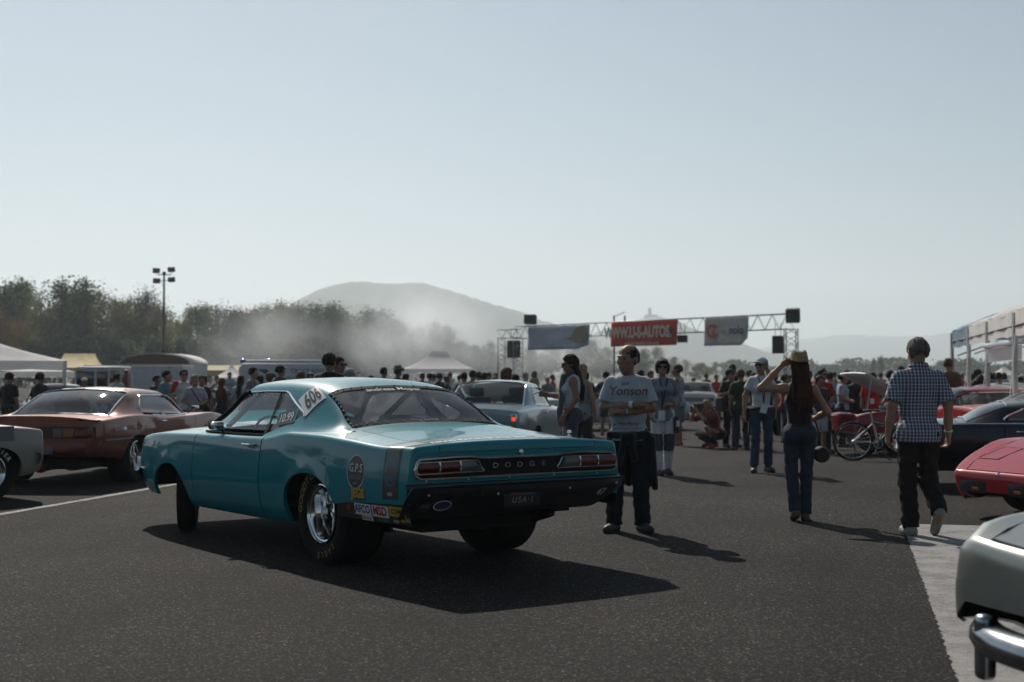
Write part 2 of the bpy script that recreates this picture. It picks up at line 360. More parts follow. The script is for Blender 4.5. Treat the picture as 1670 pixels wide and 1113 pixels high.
LEAFC = {'green': (.075, .098, .038), 'dark': (.048, .068, .032), 'olive': (.115, .105, .036), 'rust': (.17, .105, .03), 'pale': (.12, .13, .055)}
TLAB = {'poplar': 'tall narrow {c} tree', 'broad': '{c} broad crowned tree', 'sparse': 'thin half bare tree with {c} leaves', 'dense': 'dense {c} tree', 'shrub': 'low {c} thicket'}
def tree_place(u):
    for lim, t in ((0, 'over the left of the off white canopy'), (60, 'behind the off white canopy peak'), (112, 'behind the yellow canopy'), (150, 'behind the white box truck'), (215, 'behind the grey trailer'), (262, 'behind the arched shelter'), (300, 'beside the floodlight mast'), (352, 'behind the pale yellow canopies'), (400, 'behind the small peaked canopies'), (460, 'behind the rescue van lights'), (530, 'behind the rescue van'), (600, 'left of the white smoke'), (660, 'in the white smoke'), (735, 'behind the white pitched canopy'), (815, 'left of the gantry'), (880, 'behind the far gantry tower'), (960, 'behind the pale blue banner'), (1040, 'behind the red banner'), (1110, 'right of the gantry mast'), (1300, 'behind the white sedan')):
        if u < lim: return t
    return 'at the end of the wood'
TCOL = {'green': 'green', 'dark': 'dark green', 'olive': 'olive', 'rust': 'rust coloured', 'pale': 'pale green'}
def tree(u, v, Y, kind, col, wide=1.0, far=''):
    wide *= .95
    i = _tc[0]; _tc[0] += 1; tm, cm = TREE[kind][i % len(TREE[kind])]
    h = CAMH + (609 - v) * Y / FPX + .55; rs = random.Random(i * 7 + 1)
    lab = TLAB[kind].format(c=TCOL[col]) + ' ' + tree_place(u) if not far else far.format(c=TCOL[col])
    r = thing('tree' if kind != 'shrub' else 'thicket', lab, 'tree' if kind != 'shrub' else 'bush', (gx(u, Y), Y, -.55), rs.uniform(0, 6.28), lab + 's' if False else ('trees behind the paddock' if not far else 'far trees'))
    s = h / 10.0; r.scale = (s * wide, s * wide, s)
    link('trunk', tm, r); c = link('crown', cm, r); j = rs.uniform(.8, 1.2); q = LEAFC[col]
    c.color = (q[0] * j, q[1] * j * rs.uniform(.93, 1.05), q[2] * j, 1); return r
row = [(-90, 470, 190, 'broad', 'olive', 1), (-45, 455, 200, 'dense', 'rust', 1), (0, 505, 185, 'broad', 'rust', 1.0), (10, 452, 205, 'poplar', 'green', 1.5), (34, 448, 215, 'poplar', 'green', 1.3), (68, 456, 205, 'sparse', 'pale', .9), (84, 478, 215, 'sparse', 'green', 1), (30, 515, 190, 'broad', 'rust', .9),
       (103, 447, 205, 'poplar', 'green', 1.5), (124, 468, 215, 'poplar', 'dark', 1.3), (141, 446, 208, 'poplar', 'green', 1.6), (165, 470, 215, 'broad', 'olive', .9), (188, 476, 218, 'broad', 'olive', 1), (212, 478, 225, 'broad', 'dark', 1), (235, 464, 222, 'dense', 'dark', .9), (256, 488, 215, 'broad', 'olive', .8),
       (278, 486, 230, 'sparse', 'pale', 1), (300, 505, 225, 'sparse', 'pale', 1.1), (322, 490, 235, 'broad', 'green', 1), (352, 490, 240, 'broad', 'green', 1.1), (380, 497, 235, 'dense', 'dark', 1), (408, 502, 245, 'broad', 'olive', 1),
       (432, 488, 250, 'broad', 'green', 1.1), (458, 491, 255, 'dense', 'olive', .9), (488, 486, 255, 'broad', 'green', 1.1), (516, 488, 260, 'broad', 'dark', 1.1), (545, 488, 265, 'poplar', 'green', 1.9), (566, 505, 270, 'broad', 'pale', 1), (600, 492, 275, 'broad', 'green', 1.1), (622, 498, 280, 'broad', 'green', 1.1),
       (650, 516, 290, 'dense', 'green', 1.1), (680, 531, 300, 'dense', 'green', 1.1), (712, 520, 290, 'dense', 'dark', 1.0), (728, 526, 295, 'dense', 'dark', 1.0), (750, 551, 310, 'dense', 'green', 1.1), (775, 558, 330, 'broad', 'green', 1.1), (800, 552, 340, 'broad', 'pale', 1.1),
       (830, 556, 350, 'broad', 'green', 1.2), (865, 560, 360, 'dense', 'olive', 1.2), (900, 552, 360, 'broad', 'olive', 1.2), (935, 548, 355, 'broad', 'green', 1.2), (965, 550, 360, 'dense', 'olive', 1.2), (990, 562, 370, 'broad', 'pale', 1.2), (1020, 570, 380, 'broad', 'green', 1.2), (1050, 566, 390, 'dense', 'olive', 1.2), (1072, 562, 395, 'broad', 'green', 1.0),
       (1098, 580, 410, 'poplar', 'pale', 2.0), (1118, 584, 430, 'broad', 'pale', 1.2), (1145, 590, 450, 'broad', 'green', 1.2), (1168, 589, 450, 'poplar', 'pale', 2.2)]
for t in row: tree(*t)
r2 = random.Random(3)
for i, u in enumerate(np.arange(-110, 790, 21)):             # narrow trees standing between and behind the larger ones
    top = float(np.interp(u, [-110, 0, 40, 60, 90, 110, 150, 200, 240, 290, 330, 430, 520, 560, 610, 660, 690, 725, 745, 790], [462, 452, 452, 488, 480, 452, 452, 478, 470, 498, 492, 490, 489, 494, 496, 518, 532, 522, 546, 560]))
    tree(float(u) + r2.uniform(-4, 4), top - 4 + abs(r2.gauss(0, 22)), float(np.interp(u, [-110, 300, 800], [205, 245, 320])) + r2.uniform(-12, 15), r2.choice(['poplar', 'poplar', 'dense', 'sparse', 'poplar']), r2.choice(['green', 'dark', 'olive', 'green', 'rust', 'pale']), r2.uniform(.8, 1.5))
for u in range(-120, 820, 42):
    Y = float(np.interp(u, [-100, 300, 800], [180, 210, 310])); tree(u + random.uniform(-12, 12), float(np.interp(u, [-100, 300, 560, 800], [545, 548, 555, 575])) + random.uniform(-8, 8), Y, 'shrub', random.choice(['dark', 'dark', 'green', 'olive']), 1.0)
for u in range(830, 1190, 52): tree(u, float(np.interp(u, [830, 1200], [578, 596])) + random.uniform(-3, 3), 345 + (u - 830) * .25, 'shrub', random.choice(['green', 'olive']), 1.3)
for u, v in ((1425, 582), (1438, 578), (1475, 592), (1345, 596), (1690, 590)): tree(u, v, 420, 'dense', 'dark', .62, far='{c} conical tree rising from the far right treeline')
# the wood goes on to the left, out of view but mirrored in the paintwork
for i in range(26):
    a = R(-24 - i * 3.6); D = 190 + 25 * math.sin(i * 1.7); tm, cm = TREE[('broad', 'dense', 'poplar')[i % 3]][i % 3]
    r = thing('tree', 'tree of the wood running on beyond the left of the paddock', 'tree', (D * math.sin(a), D * math.cos(a), -.55), i, 'trees beyond the paddock'); s = random.uniform(1.2, 2.0); r.scale = (s * 1.2, s * 1.2, s)
    link('trunk', tm, r); c = link('crown', cm, r); c.color = (*LEAFC[('green', 'dark', 'olive')[i % 3]], 1)
# distant treeline on the right: one mass
def wood(name, a, bb, h, n, seed, col, label):
    rs = np.random.RandomState(seed); t = rs.rand(n); hh = h * (.55 + .6 * vnoise(t * 37, 1.0, seed)); C = np.stack([a[0] + (bb[0] - a[0]) * t, a[1] + (bb[1] - a[1]) * t + rs.normal(size=n) * 8, hh * rs.rand(n) ** .8], -1)
    o = link(name, leaf_mesh(name, C, rs.uniform(1.0, 2.0, n), seed)); o.color = (*col, 1); tag(o, label, 'wood', kind='stuff'); return o
wood('far_wood', (gx(1180, 640), 640), (gx(1800, 560), 560), 7.0, 9000, 4, LEAFC['dark'], 'hazy far treeline along the edge of the airfield')
wood('far_wood', (60, -150), (-260, -60), 15.0, 7000, 9, LEAFC['dark'], 'treeline on the near side of the airfield')
wood('far_wood', (230, 60), (60, -170), 13.0, 6000, 12, LEAFC['dark'], 'treeline closing the airfield beyond the parked cars')
# ------------------------------------------------------------------ lettering
_TX = {}
def text_geo(txt, size=1.0, bold=0.0, shear=0.0, space=1.0, width=1.0):
    key = (txt, bold, shear, space)
    if key not in _TX:
        cu = bpy.data.curves.new('t', 'FONT'); cu.body = txt; cu.size = 1.0; cu.offset = bold; cu.shear = shear; cu.space_character = space
        cu.align_x = 'CENTER'; cu.align_y = 'CENTER'; cu.resolution_u = 3
        o = bpy.data.objects.new('t', cu); COL.objects.link(o); dg = bpy.context.evaluated_depsgraph_get()
        me = bpy.data.meshes.new_from_object(o.evaluated_get(dg)); V = np.array([v.co[:] for v in me.vertices]).reshape(-1, 3); F = [tuple(p.vertices) for p in me.polygons]
        bpy.data.objects.remove(o); bpy.data.curves.remove(cu); bpy.data.meshes.remove(me); _TX[key] = (V, F)
    V, F = _TX[key]
    return V[:, 0] * size * width, V[:, 1] * size, F
def decal(name, geo, fn, mat, parent):
    u, v, F = geo; m = MB(); m.add([fn(a, b) for a, b in zip(u, v)], F); return m.build(name, mat, parent, smooth=False)
def shape_geo(kind, w, h, n=28, nx=6):
    if kind == 'disc':
        us = [0]; vs = [0]; F = []
        for ring in (1, 2):
            for k in range(n): a = 2 * PI * k / n; us.append(w / 2 * ring / 2 * math.cos(a)); vs.append(h / 2 * ring / 2 * math.sin(a))
        for k in range(n): k2 = (k + 1) % n; F.append((0, 1 + k, 1 + k2)); F.append((1 + k, 1 + n + k, 1 + n + k2, 1 + k2))
        return np.array(us), np.array(vs), F
    if kind == 'ring':
        us = []; vs = []; F = []
        for q in (.46, .5):
            for k in range(n): a = 2 * PI * k / n; us.append(w * q * math.cos(a)); vs.append(h * q * math.sin(a))
        for k in range(n): k2 = (k + 1) % n; F.append((k, n + k, n + k2, k2))
        return np.array(us), np.array(vs), F
    us = []; vs = []; F = []; ny = max(2, int(nx * h / max(w, 1e-6)) + 1)
    for i in range(nx + 1):
        for j in range(ny + 1): us.append(w * (i / nx - .5)); vs.append(h * (j / ny - .5))
    for i in range(nx):
        for j in range(ny): a = i * (ny + 1) + j; F.append((a, a + ny + 1, a + ny + 2, a + 1))
    return np.array(us), np.array(vs), F

# ------------------------------------------------------------------ wheels
def wheel(parent, x, y, z, Rt, width, Rr, style='five', side=1, steer=0.0, letters=None, lcol=None, rimmat=None, slick=False):
    """y = centre of the tyre; side +1 left, -1 right (outer face looks along side*y)"""
    w = empty('wheel', (x, y, z), steer, parent); hw = width / 2; s = side; rimmat = rimmat or chrome
    pr = [(-hw * .80, Rr), (-hw * .97, Rr + (Rt - Rr) * .25), (-hw * 1.0, Rr + (Rt - Rr) * .55), (-hw * .94, Rt * .955), (-hw * .82, Rt * .99), (-hw * .6, Rt), (0, Rt * 1.003), (hw * .6, Rt), (hw * .82, Rt * .99), (hw * .94, Rt * .955), (hw * 1.0, Rr + (Rt - Rr) * .55), (hw * .97, Rr + (Rt - Rr) * .25), (hw * .80, Rr)]
    t = MB().lathe(pr, 40); 
    if not slick:
        for q in (-.5, -.18, .18, .5): t.lathe([(q * hw - .004, Rt * 1.0045), (q * hw + .004, Rt * 1.0045)], 40)
    ty = t.build('tyre', rubber, w, sharp=None)
    o = s * hw * .86; m = MB()
    if style == 'deep5':
        m.lathe([(o * 1.10, Rr * 1.02), (o * 1.12, Rr * .985), (o * 1.06, Rr * .955), (o * 1.0, Rr * .94), (o * .97, Rr * .90), (o * .9, Rr * .87), (o * .30, Rr * .80), (o * .05, Rr * .76)], 56)
        for k in range(5):
            a = 2 * PI * k / 5 + .35; ca, sa = math.cos(a), math.sin(a); g = []
            for q in np.linspace(0, 1, 7):
                r = Rr * (.16 + .62 * q); wd_ = Rr * (.115 + .045 * q); yy = o * (.34 - .26 * q ** 1.4); row = []
                for e, dy in ((-1, -.16), (-.55, .0), (0, .04), (.55, 0), (1, -.16)): row.append((r * ca - e * wd_ * sa, yy + o * dy, r * sa + e * wd_ * ca))
                g.append(row)
            m.grid(g, flip=(s < 0))
        m.lathe([(o * .10, Rr * .26), (o * .40, Rr * .23), (o * .46, Rr * .15), (o * .48, .001)], 24)
    else:
        m.lathe([(o * 1.05, Rr * 1.02), (o * 1.08, Rr * .98), (o * 1.0, Rr * .95), (o * .92, Rr * .90), (o * .62, Rr * .84)], 40)
        if style == 'steel':
            m.lathe([(o * .62, Rr * .84), (o * .72, Rr * .72), (o * .80, Rr * .55), (o * .72, Rr * .38), (o * .80, Rr * .30), (o * .86, Rr * .2), (o * .9, .001)], 40)
        else:
            m.lathe([(o * .25, Rr * .84), (o * .25, .02)], 32)
            for k in range(5):
                a = 2 * PI * k / 5 + .2; ca, sa = math.cos(a), math.sin(a); g = []
                for q in np.linspace(0, 1, 4):
                    r = Rr * (.15 + .74 * q); wd_ = Rr * (.16 - .02 * q); yy = o * (.8 - .1 * q)
                    g.append([(r * ca - e * wd_ * sa, yy + o * dy, r * sa + e * wd_ * ca) for e, dy in ((-1, -.3), (-.7, 0), (.7, 0), (1, -.3))])
                m.grid(g, flip=(s < 0))
            m.lathe([(o * .6, Rr * .24), (o * .9, Rr * .2), (o * .95, .001)], 20)
    m.build('rim', rimmat, w, sharp=30)
    d = MB(); d.lathe([(-o * .9, Rr * .97), (-o * .9, .01)], 24)
    if style == 'deep5': d.lathe([(o * -.05, Rr * .80), (o * -.05, .02)], 32)
    if style == 'steel':
        for k in range(8): a = 2 * PI * k / 8; d.lathe([(o * .795, .0), (o * .795, Rr * .085)], 10, c=(Rr * .64 * math.cos(a), 0, Rr * .64 * math.sin(a)))  # black discs on the rim face paint the shade inside its holes
    d.build('drum_and_hole_discs', under, w, sharp=None)
    if letters:
        for txt, a0, da, size in letters:
            m = MB()
            for i, ch in enumerate(txt):
                if ch == ' ': continue
                u, v, F = text_geo(ch, size, .02); a = a0 + s * i * da; ra = Rr + (Rt - Rr) * .52
                up = (math.cos(a), math.sin(a)); rt = (-math.sin(a) * s, math.cos(a) * s)
                m.add([(rt[0] * p + up[0] * (ra + q), s * (hw * 1.004 + .002), rt[1] * p + up[1] * (ra + q)) for p, q in zip(u, v)], F)
            m.build('tyre_lettering', lcol or white_ink, w, smooth=False)
    return w

# ------------------------------------------------------------------ car bodies from section curves
def bspline(P, ts):
    P = np.asarray(P, float); n = len(P); k = 3; kn = np.concatenate([[0] * k, np.linspace(0, 1, n - k + 1), [1] * k]); out = []
    for t in ts:
        t = min(max(t, 0), 1 - 1e-9); N = np.array([1.0 if kn[i] <= t < kn[i + 1] else 0.0 for i in range(len(kn) - 1)])
        for d in range(1, k + 1):
            M2 = np.zeros(len(kn) - d - 1)
            for i in range(len(M2)):
                a = (t - kn[i]) / (kn[i + d] - kn[i]) * N[i] if kn[i + d] > kn[i] else 0
                b_ = (kn[i + d + 1] - t) / (kn[i + d + 1] - kn[i + 1]) * N[i + 1] if kn[i + d + 1] > kn[i + 1] else 0
                M2[i] = a + b_
            N = M2
        out.append(N @ P)
    return np.array(out)
TR = .46                                                      # parameter of the roof rail on a greenhouse section
class Car:
    def __init__(s, S, root):
        s.S = S; s.root = root; s.W = pchip(S['W']); s.zb = pchip(S['zb']); s.zp = pchip(S.get('zp', S['zb'])); s.zs = pchip(S['zs']); s.zc = pchip(S['zc'])
        s.ins = pchip(S.get('ins', [(0, .085), (.12, .045), (.35, .008), (.58, 0), (.82, .008), (1, .022)])); s.r = S.get('r', .045); s.p = S.get('p', 2.4); s.arch = S['arch']
        g = S.get('g')
        if g:
            s.yb = pchip(g['yb']); s.yr = pchip(g['yr']); s.zr = pchip(g['zr']); s.zt = pchip(g['zt']); s.flare = g.get('flare', .0)
    def low(s, x):
        z = float(s.zb(x))
        for xc, za, Rx, h, n in s.arch:
            q = abs(x - xc) / Rx
            if q < 1: z = max(z, za + h * (1 - q ** n) ** (1 / n))
        return z
    def sidey(s, x, z):
        b_ = float(s.zp(x)); t = (z - b_) / max(.05, float(s.zs(x)) - b_); y = float(s.W(x)) - float(s.ins(min(max(t, 0), 1)))
        for fx, fr, fh, za in s.S.get('flares', []):
            d = math.hypot(x - fx, z - za); y += fh * math.exp(-((d - fr) / .07) ** 2)
        return y
    def topz(s, x, y):
        zs = float(s.zs(x)); ys = s.sidey(x, zs) - s.r; q = min(1, abs(y) / ys); z0 = zs + .8 * s.r
        return z0 + (float(s.zc(x)) - z0) * (1 - q ** s.p)
    def cols(s, x0, x1, step=.07):
        xs = list(np.linspace(x0, x1, max(2, int((x1 - x0) / step) + 1)))
        for xc, za, Rx, h, n in s.arch: xs += [xc + Rx * math.cos(a) * 1.0001 for a in np.linspace(0, PI, 30)] + [xc - Rx * 1.001, xc + Rx * 1.001]
        xs = sorted(x for x in xs if x0 <= x <= x1); o = [xs[0]]
        for x in xs[1:]:
            if x - o[-1] > 1e-4: o.append(x)
        return o
    def section(s, x, yin, nside=11, ntop=6, lip=.03, zlow=None):
        zl = s.low(x) if zlow is None else max(zlow, s.low(x)); zs = float(s.zs(x)); pts = []
        y0 = s.sidey(x, zl); pts.append((y0 - lip, zl + .012)); pts.append((y0 - lip * .15, zl))
        for k in np.linspace(0, 1, nside): z = zl + (zs - zl) * k; pts.append((s.sidey(x, z), z + .003 * (k == 0)))
        ys = s.sidey(x, zs)
        for a in (22, 45, 68): pts.append((ys - s.r * (1 - math.cos(R(a))), zs + .8 * s.r * math.sin(R(a))))
        for k in np.linspace(0, 1, ntop): y = (ys - s.r) + (yin - (ys - s.r)) * k; pts.append((y, s.topz(x, y)))
        return pts
    def panel(s, name, x0, x1, yin, mat, sides=(1, -1), step=.07, flange=True, zlow=None):
        outs = []
        for sd_ in sides:
            g = []; xs = s.cols(x0, x1, step)
            def sec(x, inn=0): return [(x, sd_ * (p[0] - inn), p[1] - inn * .3) for p in s.section(x, yin(x) if callable(yin) else yin, zlow=zlow)]
            if flange: g.append(sec(xs[0], .025))
            for x in xs: g.append(sec(x))
            if flange: g.append(sec(xs[-1], .025))
            outs.append(MB().grid(g, flip=(sd_ > 0)).build(name, mat, s.root, sharp=42))
        return outs
    def lid(s, name, x0, x1, yw, mat, nx=14, dz=0.0, scoop=None):
        g = []
        for x in [x0] + list(np.linspace(x0, x1, nx)) + [x1]:
            g.append(None)
        xs = list(np.linspace(x0, x1, nx)); g = []
        for i, x in enumerate([xs[0]] + xs + [xs[-1]]):
            e = .02 if i in (0, len(xs) + 1) else 0; w_ = yw(x) if callable(yw) else yw
            ysn = [-w_, -w_] + list(np.linspace(-w_, w_, 15)) + [w_, w_]; row = []
            for j, y in enumerate(ysn):
                dd = e + (.02 if j in (0, len(ysn) - 1) else 0); row.append((x, y, s.topz(x, y) + dz - dd + (scoop(x, y) if scoop else 0)))
            g.append(row)
        return MB().grid(g, flip=True).build(name, mat, s.root, sharp=42)
    def cap(s, name, x, d, mat, rings=((0, 0), (.02, .012), (.032, .04), (.034, .09)), zlow=None):
        sec = s.section(x, 0.0, zlow=zlow)[1:]; L_ = [(y, z) for y, z in sec]; full = L_ + [(-y, z) for y, z in L_[::-1][1:]]
        zm = (min(p[1] for p in full) + max(p[1] for p in full)) / 2; g = []
        for dx, k in rings:
            row = []
            for y, z in full:
                ny = y - math.copysign(min(abs(y), k), y); nz = z - math.copysign(min(abs(z - zm), k), z - zm); row.append((x + d * dx, ny, nz))
            g.append(row)
        m = MB().grid(g, flip=(d > 0)); n = len(full); m.f.append(tuple(range(len(g) * n - n, len(g) * n)) if d > 0 else tuple(range(len(g) * n - n, len(g) * n))[::-1]); 
        m.f.append((0, n - 1, 2 * n - 1, n)) if False else None
        return m.build(name, mat, s.root, sharp=50)
    # greenhouse
    def gh(s, x, ts):
        yb = float(s.yb(x)); zb = s.topz(x, yb) - .004; yr = float(s.yr(x)); zr = float(s.zr(x)); zt = float(s.zt(x)); f = s.flare
        zr = max(zr, zb + .01); zt = max(zt, zr)
        P = [(yb + f, zb - f * .12), (yb, zb + f * .35), (yb + (yr - yb) * .52, zb + (zr - zb) * .52), (yr + .012, zr - .02), (yr * .86, zr + (zt - zr) * .42), (yr * .45, zt - (zt - zr) * .12), (0, zt)]
        return bspline(P, ts)
    def S3(s, x, t, sd_=1): q = s.gh(x, [t])[0]; return (x, sd_ * q[0], q[1])
    def gpatch(s, name, t0, t1, xa, xb, mat, nt=10, nx=10, sides=(1, -1), off=0.0, both=False, parent=None, sharp=None):
        outs = []; fa = xa if callable(xa) else (lambda t: xa); fb = xb if callable(xb) else (lambda t: xb)
        for sd_ in ((1,) if both else sides):
            tl = list(np.linspace(t0, t1, nt)); seq = [(t, 1) for t in tl] + ([(t, -1) for t in tl[::-1][1:]] if both else [])
            g = []
            for t, m in seq:
                row = []
                for k in np.linspace(0, 1, nx):
                    x = fa(t) + (fb(t) - fa(t)) * k; q = s.gh(x, [t])[0]; row.append((x, sd_ * m * (q[0] - off * .8), q[1] - off * .6))
                g.append(row)
            o = MB().grid(g, flip=(sd_ < 0)).build(name, mat, parent or s.root, sharp=sharp); outs.append(o)
        return outs
    def line(s, t, x0, x1, n=14, off=0.0): return [(x, q[0] + off, q[1] + off * .3) for x in np.linspace(x0, x1, n) for q in [s.gh(x, [t])[0]]]
    def zt2t(s, x, z):                                        # parameter t at which the side reaches height z
        ts = np.linspace(0, TR, 24); q = s.gh(x, ts); return float(np.interp(z, q[:, 1], ts))

cabinm = M('cabin_dark', (.03, .03, .032), .7, var=.2)
seatm = M('seat_vinyl', (.045, .045, .048), .55, var=.2)
def cabin(car, x0, x1, yw, zf=.3, seats=True, rest=True):
    c = MB(); zbelt = float(car.zs((x0 + x1) / 2)); 
    c.box(((x0 + x1) / 2, 0, zf), (x1 - x0, 2 * yw, .04)); c.box((x1 - .12, 0, zbelt - .10), (.3, 2 * yw, .2)); c.box((x0 + .02, 0, (zf + zbelt) / 2 + .02), (.05, 2 * yw, zbelt - zf - .06))
    for e in (-1, 1): c.box(((x0 + x1) / 2, e * yw, (zf + zbelt) / 2 - .03), (x1 - x0, .03, zbelt - zf - .08))
    c.build('cabin', cabinm, car.root, smooth=False)
    if seats:
        xs = x0 + (x1 - x0) * .48
        for e in (-1, 1):
            m = MB(); m.box((xs, e * yw * .5, zf + .22), (.5, .5, .2)); m.box((xs - .27, e * yw * .5, zf + .48), (.14, .48, .55), rot=Matrix.Rotation(R(-14), 3, 'Y'))
            if rest: m.box((xs - .36, e * yw * .5, zf + .84), (.09, .26, .16), rot=Matrix.Rotation(R(-14), 3, 'Y'))
            m.build('seat', seatm, car.root, bevel=.04)
    st = MB(); cx = x1 - .38; ring = [(cx + .08 * math.sin(a), yw * .5 + .18 * math.cos(a), zbelt + .0 + .18 * math.sin(a)) for a in np.linspace(0, 2 * PI, 20, endpoint=False)]
    st.loop(ring, .013); st.tube([(cx, yw * .5, zbelt), (cx + .3, yw * .5, zbelt - .1)], .02)
    st.build('steering_wheel', blackm, car.root)
def floorpan(car, x0, x1, yw=.6, z0=.24, z1=.5, axles=()):
    f = MB(); f.box(((x0 + x1) / 2, 0, (z0 + z1) / 2), (x1 - x0, 2 * yw, z1 - z0))
    for xa, za in axles: f.tube([(xa, -yw - .2, za), (xa, yw + .2, za)], .05, n=10)
    f.build('underbody', under, car.root, smooth=False)
def mirror_part(car, x, y, z, mat):
    m = MB(); m.tube([(x, y - math.copysign(.10, y), z - .06), (x, y, z)], .012); m.box((x, y + math.copysign(.03, y), z + .012), (.05, .11, .07)); m.build('mirror', mat, car.root, bevel=.018)

def wells(car):
    for xc, za, Rx, h, n in car.arch:
        for e in (1, -1):
            w = MB(); yo = car.sidey(xc + Rx * 1.05, .55) - .03; yi = .50; zt_ = za + h + .05
            w.grid([[(xc + (Rx + .05) * math.cos(a), e * y, za + .05 + (zt_ - za - .05) * math.sin(a) ** .8) for y in (yi, yo)] for a in np.linspace(.12, PI - .12, 12)]); w.add([(xc - Rx, e * yi, .46), (xc + Rx, e * yi, .46), (xc + Rx, e * yi, zt_), (xc - Rx, e * yi, zt_)], [(0, 1, 2, 3)]); w.build('wheel_well', under, car.root, smooth=False)
# ------------------------------------------------------------------ the teal drag car
def roof_mesh(car, name, mat, xb, xr1, xm, xf, tg, parent=None):
    """roof skin with both sail panels; xb rear foot, xr1 rear header, xm(t) rear edge of the side windows, xf front header"""
    tlow = sorted(set(list(np.round(np.linspace(0, TR, 9), 4)) + [TR])); tmid = list(np.linspace(TR, tg, 4)); tup = list(np.linspace(tg, 1, 7)); m = MB()
    def add(ts, fa, fb, nx):
        for sd_ in (1, -1):
            g = [[(x, sd_ * q[0], q[1]) for k in np.linspace(0, 1, nx) for x in [fa(t) + (fb(t) - fa(t)) * k] for q in [car.gh(x, [t])[0]]] for t in ts]
            m.grid(g, flip=(sd_ < 0))
    add(tlow + tmid[1:], lambda t: xb, lambda t: xr1, 10)
    add(tlow + tmid[1:] + tup[1:], lambda t: xr1, xm, 7)
    add(tmid + tup[1:], xm, lambda t: xf, 10)
    me = m.mesh(name, mat, sharp=None); bm = bmesh.new(); bm.from_mesh(me); bmesh.ops.remove_doubles(bm, verts=bm.verts, dist=.0012); bmesh.ops.recalc_face_normals(bm, faces=bm.faces); bm.to_mesh(me); bm.free()
    return link(name, me, parent or car.root)
teal = PAINT('teal_paint', (.003, .21, .255), metal=.0, rough=.4)
tealdk = PAINT('dark_teal_paint', (.012, .05, .065), metal=.3, rough=.3)
HX, HY, HYAW = .073, 10.208, 2.191
hero = thing('drag_car', 'glossy teal two door drag race coupe with black tail stripe and fat rear slicks', 'car', (HX, HY, 0), HYAW)
HS = dict(W=[(.05, .93), (.4, .952), (1.4, .966), (2.3, .966), (3.6, .962), (4.5, .945), (4.95, .91), (5.15, .865), (5.27, .80)],
          zb=[(.05, .548), (1.03, .49), (1.2, .285), (3.8, .262), (4.3, .27), (4.62, .30), (4.9, .315), (5.27, .45)],
          zp=[(.05, .33), (1.03, .30), (1.3, .285), (3.8, .262), (4.3, .27), (4.62, .28), (4.9, .29), (5.27, .40)],
          zs=[(.05, .903), (.4, .897), (.9, .925), (1.4, .948), (1.85, .95), (2.15, .915), (2.32, .893), (3.6, .876), (4.3, .862), (4.7, .845), (5.05, .81), (5.27, .755)],
          zc=[(.05, .975), (.6, 1.01), (1.28, 1.066), (1.6, 1.03), (2.0, .98), (3.7, .985), (4.3, .965), (5.0, .90), (5.27, .85)],
          ins=[(0, .085), (.1, .045), (.3, .012), (.5, .0), (.68, .004), (.85, .014), (1, .03)],
          arch=[(1.46, .38, .42, .31, 2.25), (4.235, .28, .43, .345, 2.05)], r=.05, p=2.6, flares=[(1.46, .36, .012, .36), (4.235, .36, .01, .3)],
          g=dict(yb=[(1.1, .72), (1.4, .785), (1.9, .83), (2.4, .845), (3.5, .835), (3.82, .77)], yr=[(1.1, .69), (1.3, .68), (1.8, .605), (2.4, .60), (3.2, .60), (3.82, .72)],
                 zr=[(1.1, .99), (1.28, 1.047), (1.55, 1.198), (1.8, 1.303), (2.1, 1.350), (2.6, 1.364), (3.2, 1.345), (3.5, 1.155), (3.82, .968)],
                 zt=[(1.1, 1.03), (1.28, 1.068), (1.55, 1.235), (1.8, 1.352), (2.1, 1.402), (2.5, 1.418), (3.0, 1.41), (3.2, 1.388), (3.5, 1.20), (3.82, 1.0)], flare=.045))
H = Car(HS, hero)
GAP = .006
H.panel('front_fender', 3.668 + GAP, 5.27, lambda x: float(np.interp(x, [3.6, 4.2, 5.2], [.76, .74, .66])), teal)
doors = H.panel('door', 2.31 + GAP, 3.668 - GAP, lambda x: float(H.yb(x)) - .01, teal)
H.panel('quarter_panel', .05, 2.31 - GAP * 2, lambda x: float(np.interp(x, [.05, 1.12, 1.3, 1.4, 2.3], [.69, .69, .70, .77, .82])), teal)
H.lid('hood', 3.86, 5.24, lambda x: float(np.interp(x, [3.6, 4.2, 5.2], [.755, .735, .655])) , teal, scoop=lambda x, y: .075 * max(0, 1 - (abs(y) / .28) ** 4) * max(0, math.sin(PI * min(1, max(0, (x - 3.9) / 1.0)))) ** .5)
H.lid('cowl', 3.70, 3.855, .75, teal, nx=4)
H.lid('trunk_lid', .058, 1.10, .685, teal)
H.lid('deck_filler', 1.107, 1.31, .70, teal, nx=5)
xmz = lambda z: float(np.interp(z, [.95, .985, 1.095, 1.115, 1.29, 1.33], [2.42, 2.40, 1.90, 1.90, 2.42, 2.50]))
xmt = lambda t: xmz(H.gh(2.1, [t])[0][1]) if t < TR - 1e-6 else 2.50
roof_mesh(H, 'roof', teal, 1.14, 1.80, xmt, 3.195, .55)
rg = GLASS('rear_plexiglass', (.90, .92, .93), .24); sg = GLASS('side_plexiglass', (.90, .92, .92), .22); wg = GLASS('windscreen_glass', (.72, .78, .78), .05)
glz = H.gpatch('rear_window', .575, 1, 1.30, 1.775, rg, nt=12, nx=14, both=True, off=.008)[0]
screwm = M('screw_steel', (.6, .6, .6), .45, .6); sealm = M('rubber_seal', (.010, .010, .011), .8, spec=.1); sb = MB()
def strip_on(t0, t1, xa, xb, n1, n2, off=-.003):
    for sd_ in (1, -1):
        g = [[(x, sd_ * (q[0] - off * .8), q[1] - off * .6) for x in np.linspace(xa, xb, n2) for q in [H.gh(x, [t])[0]]] for t in np.linspace(t0, t1, n1)]; sb.grid(g, flip=(sd_ < 0))
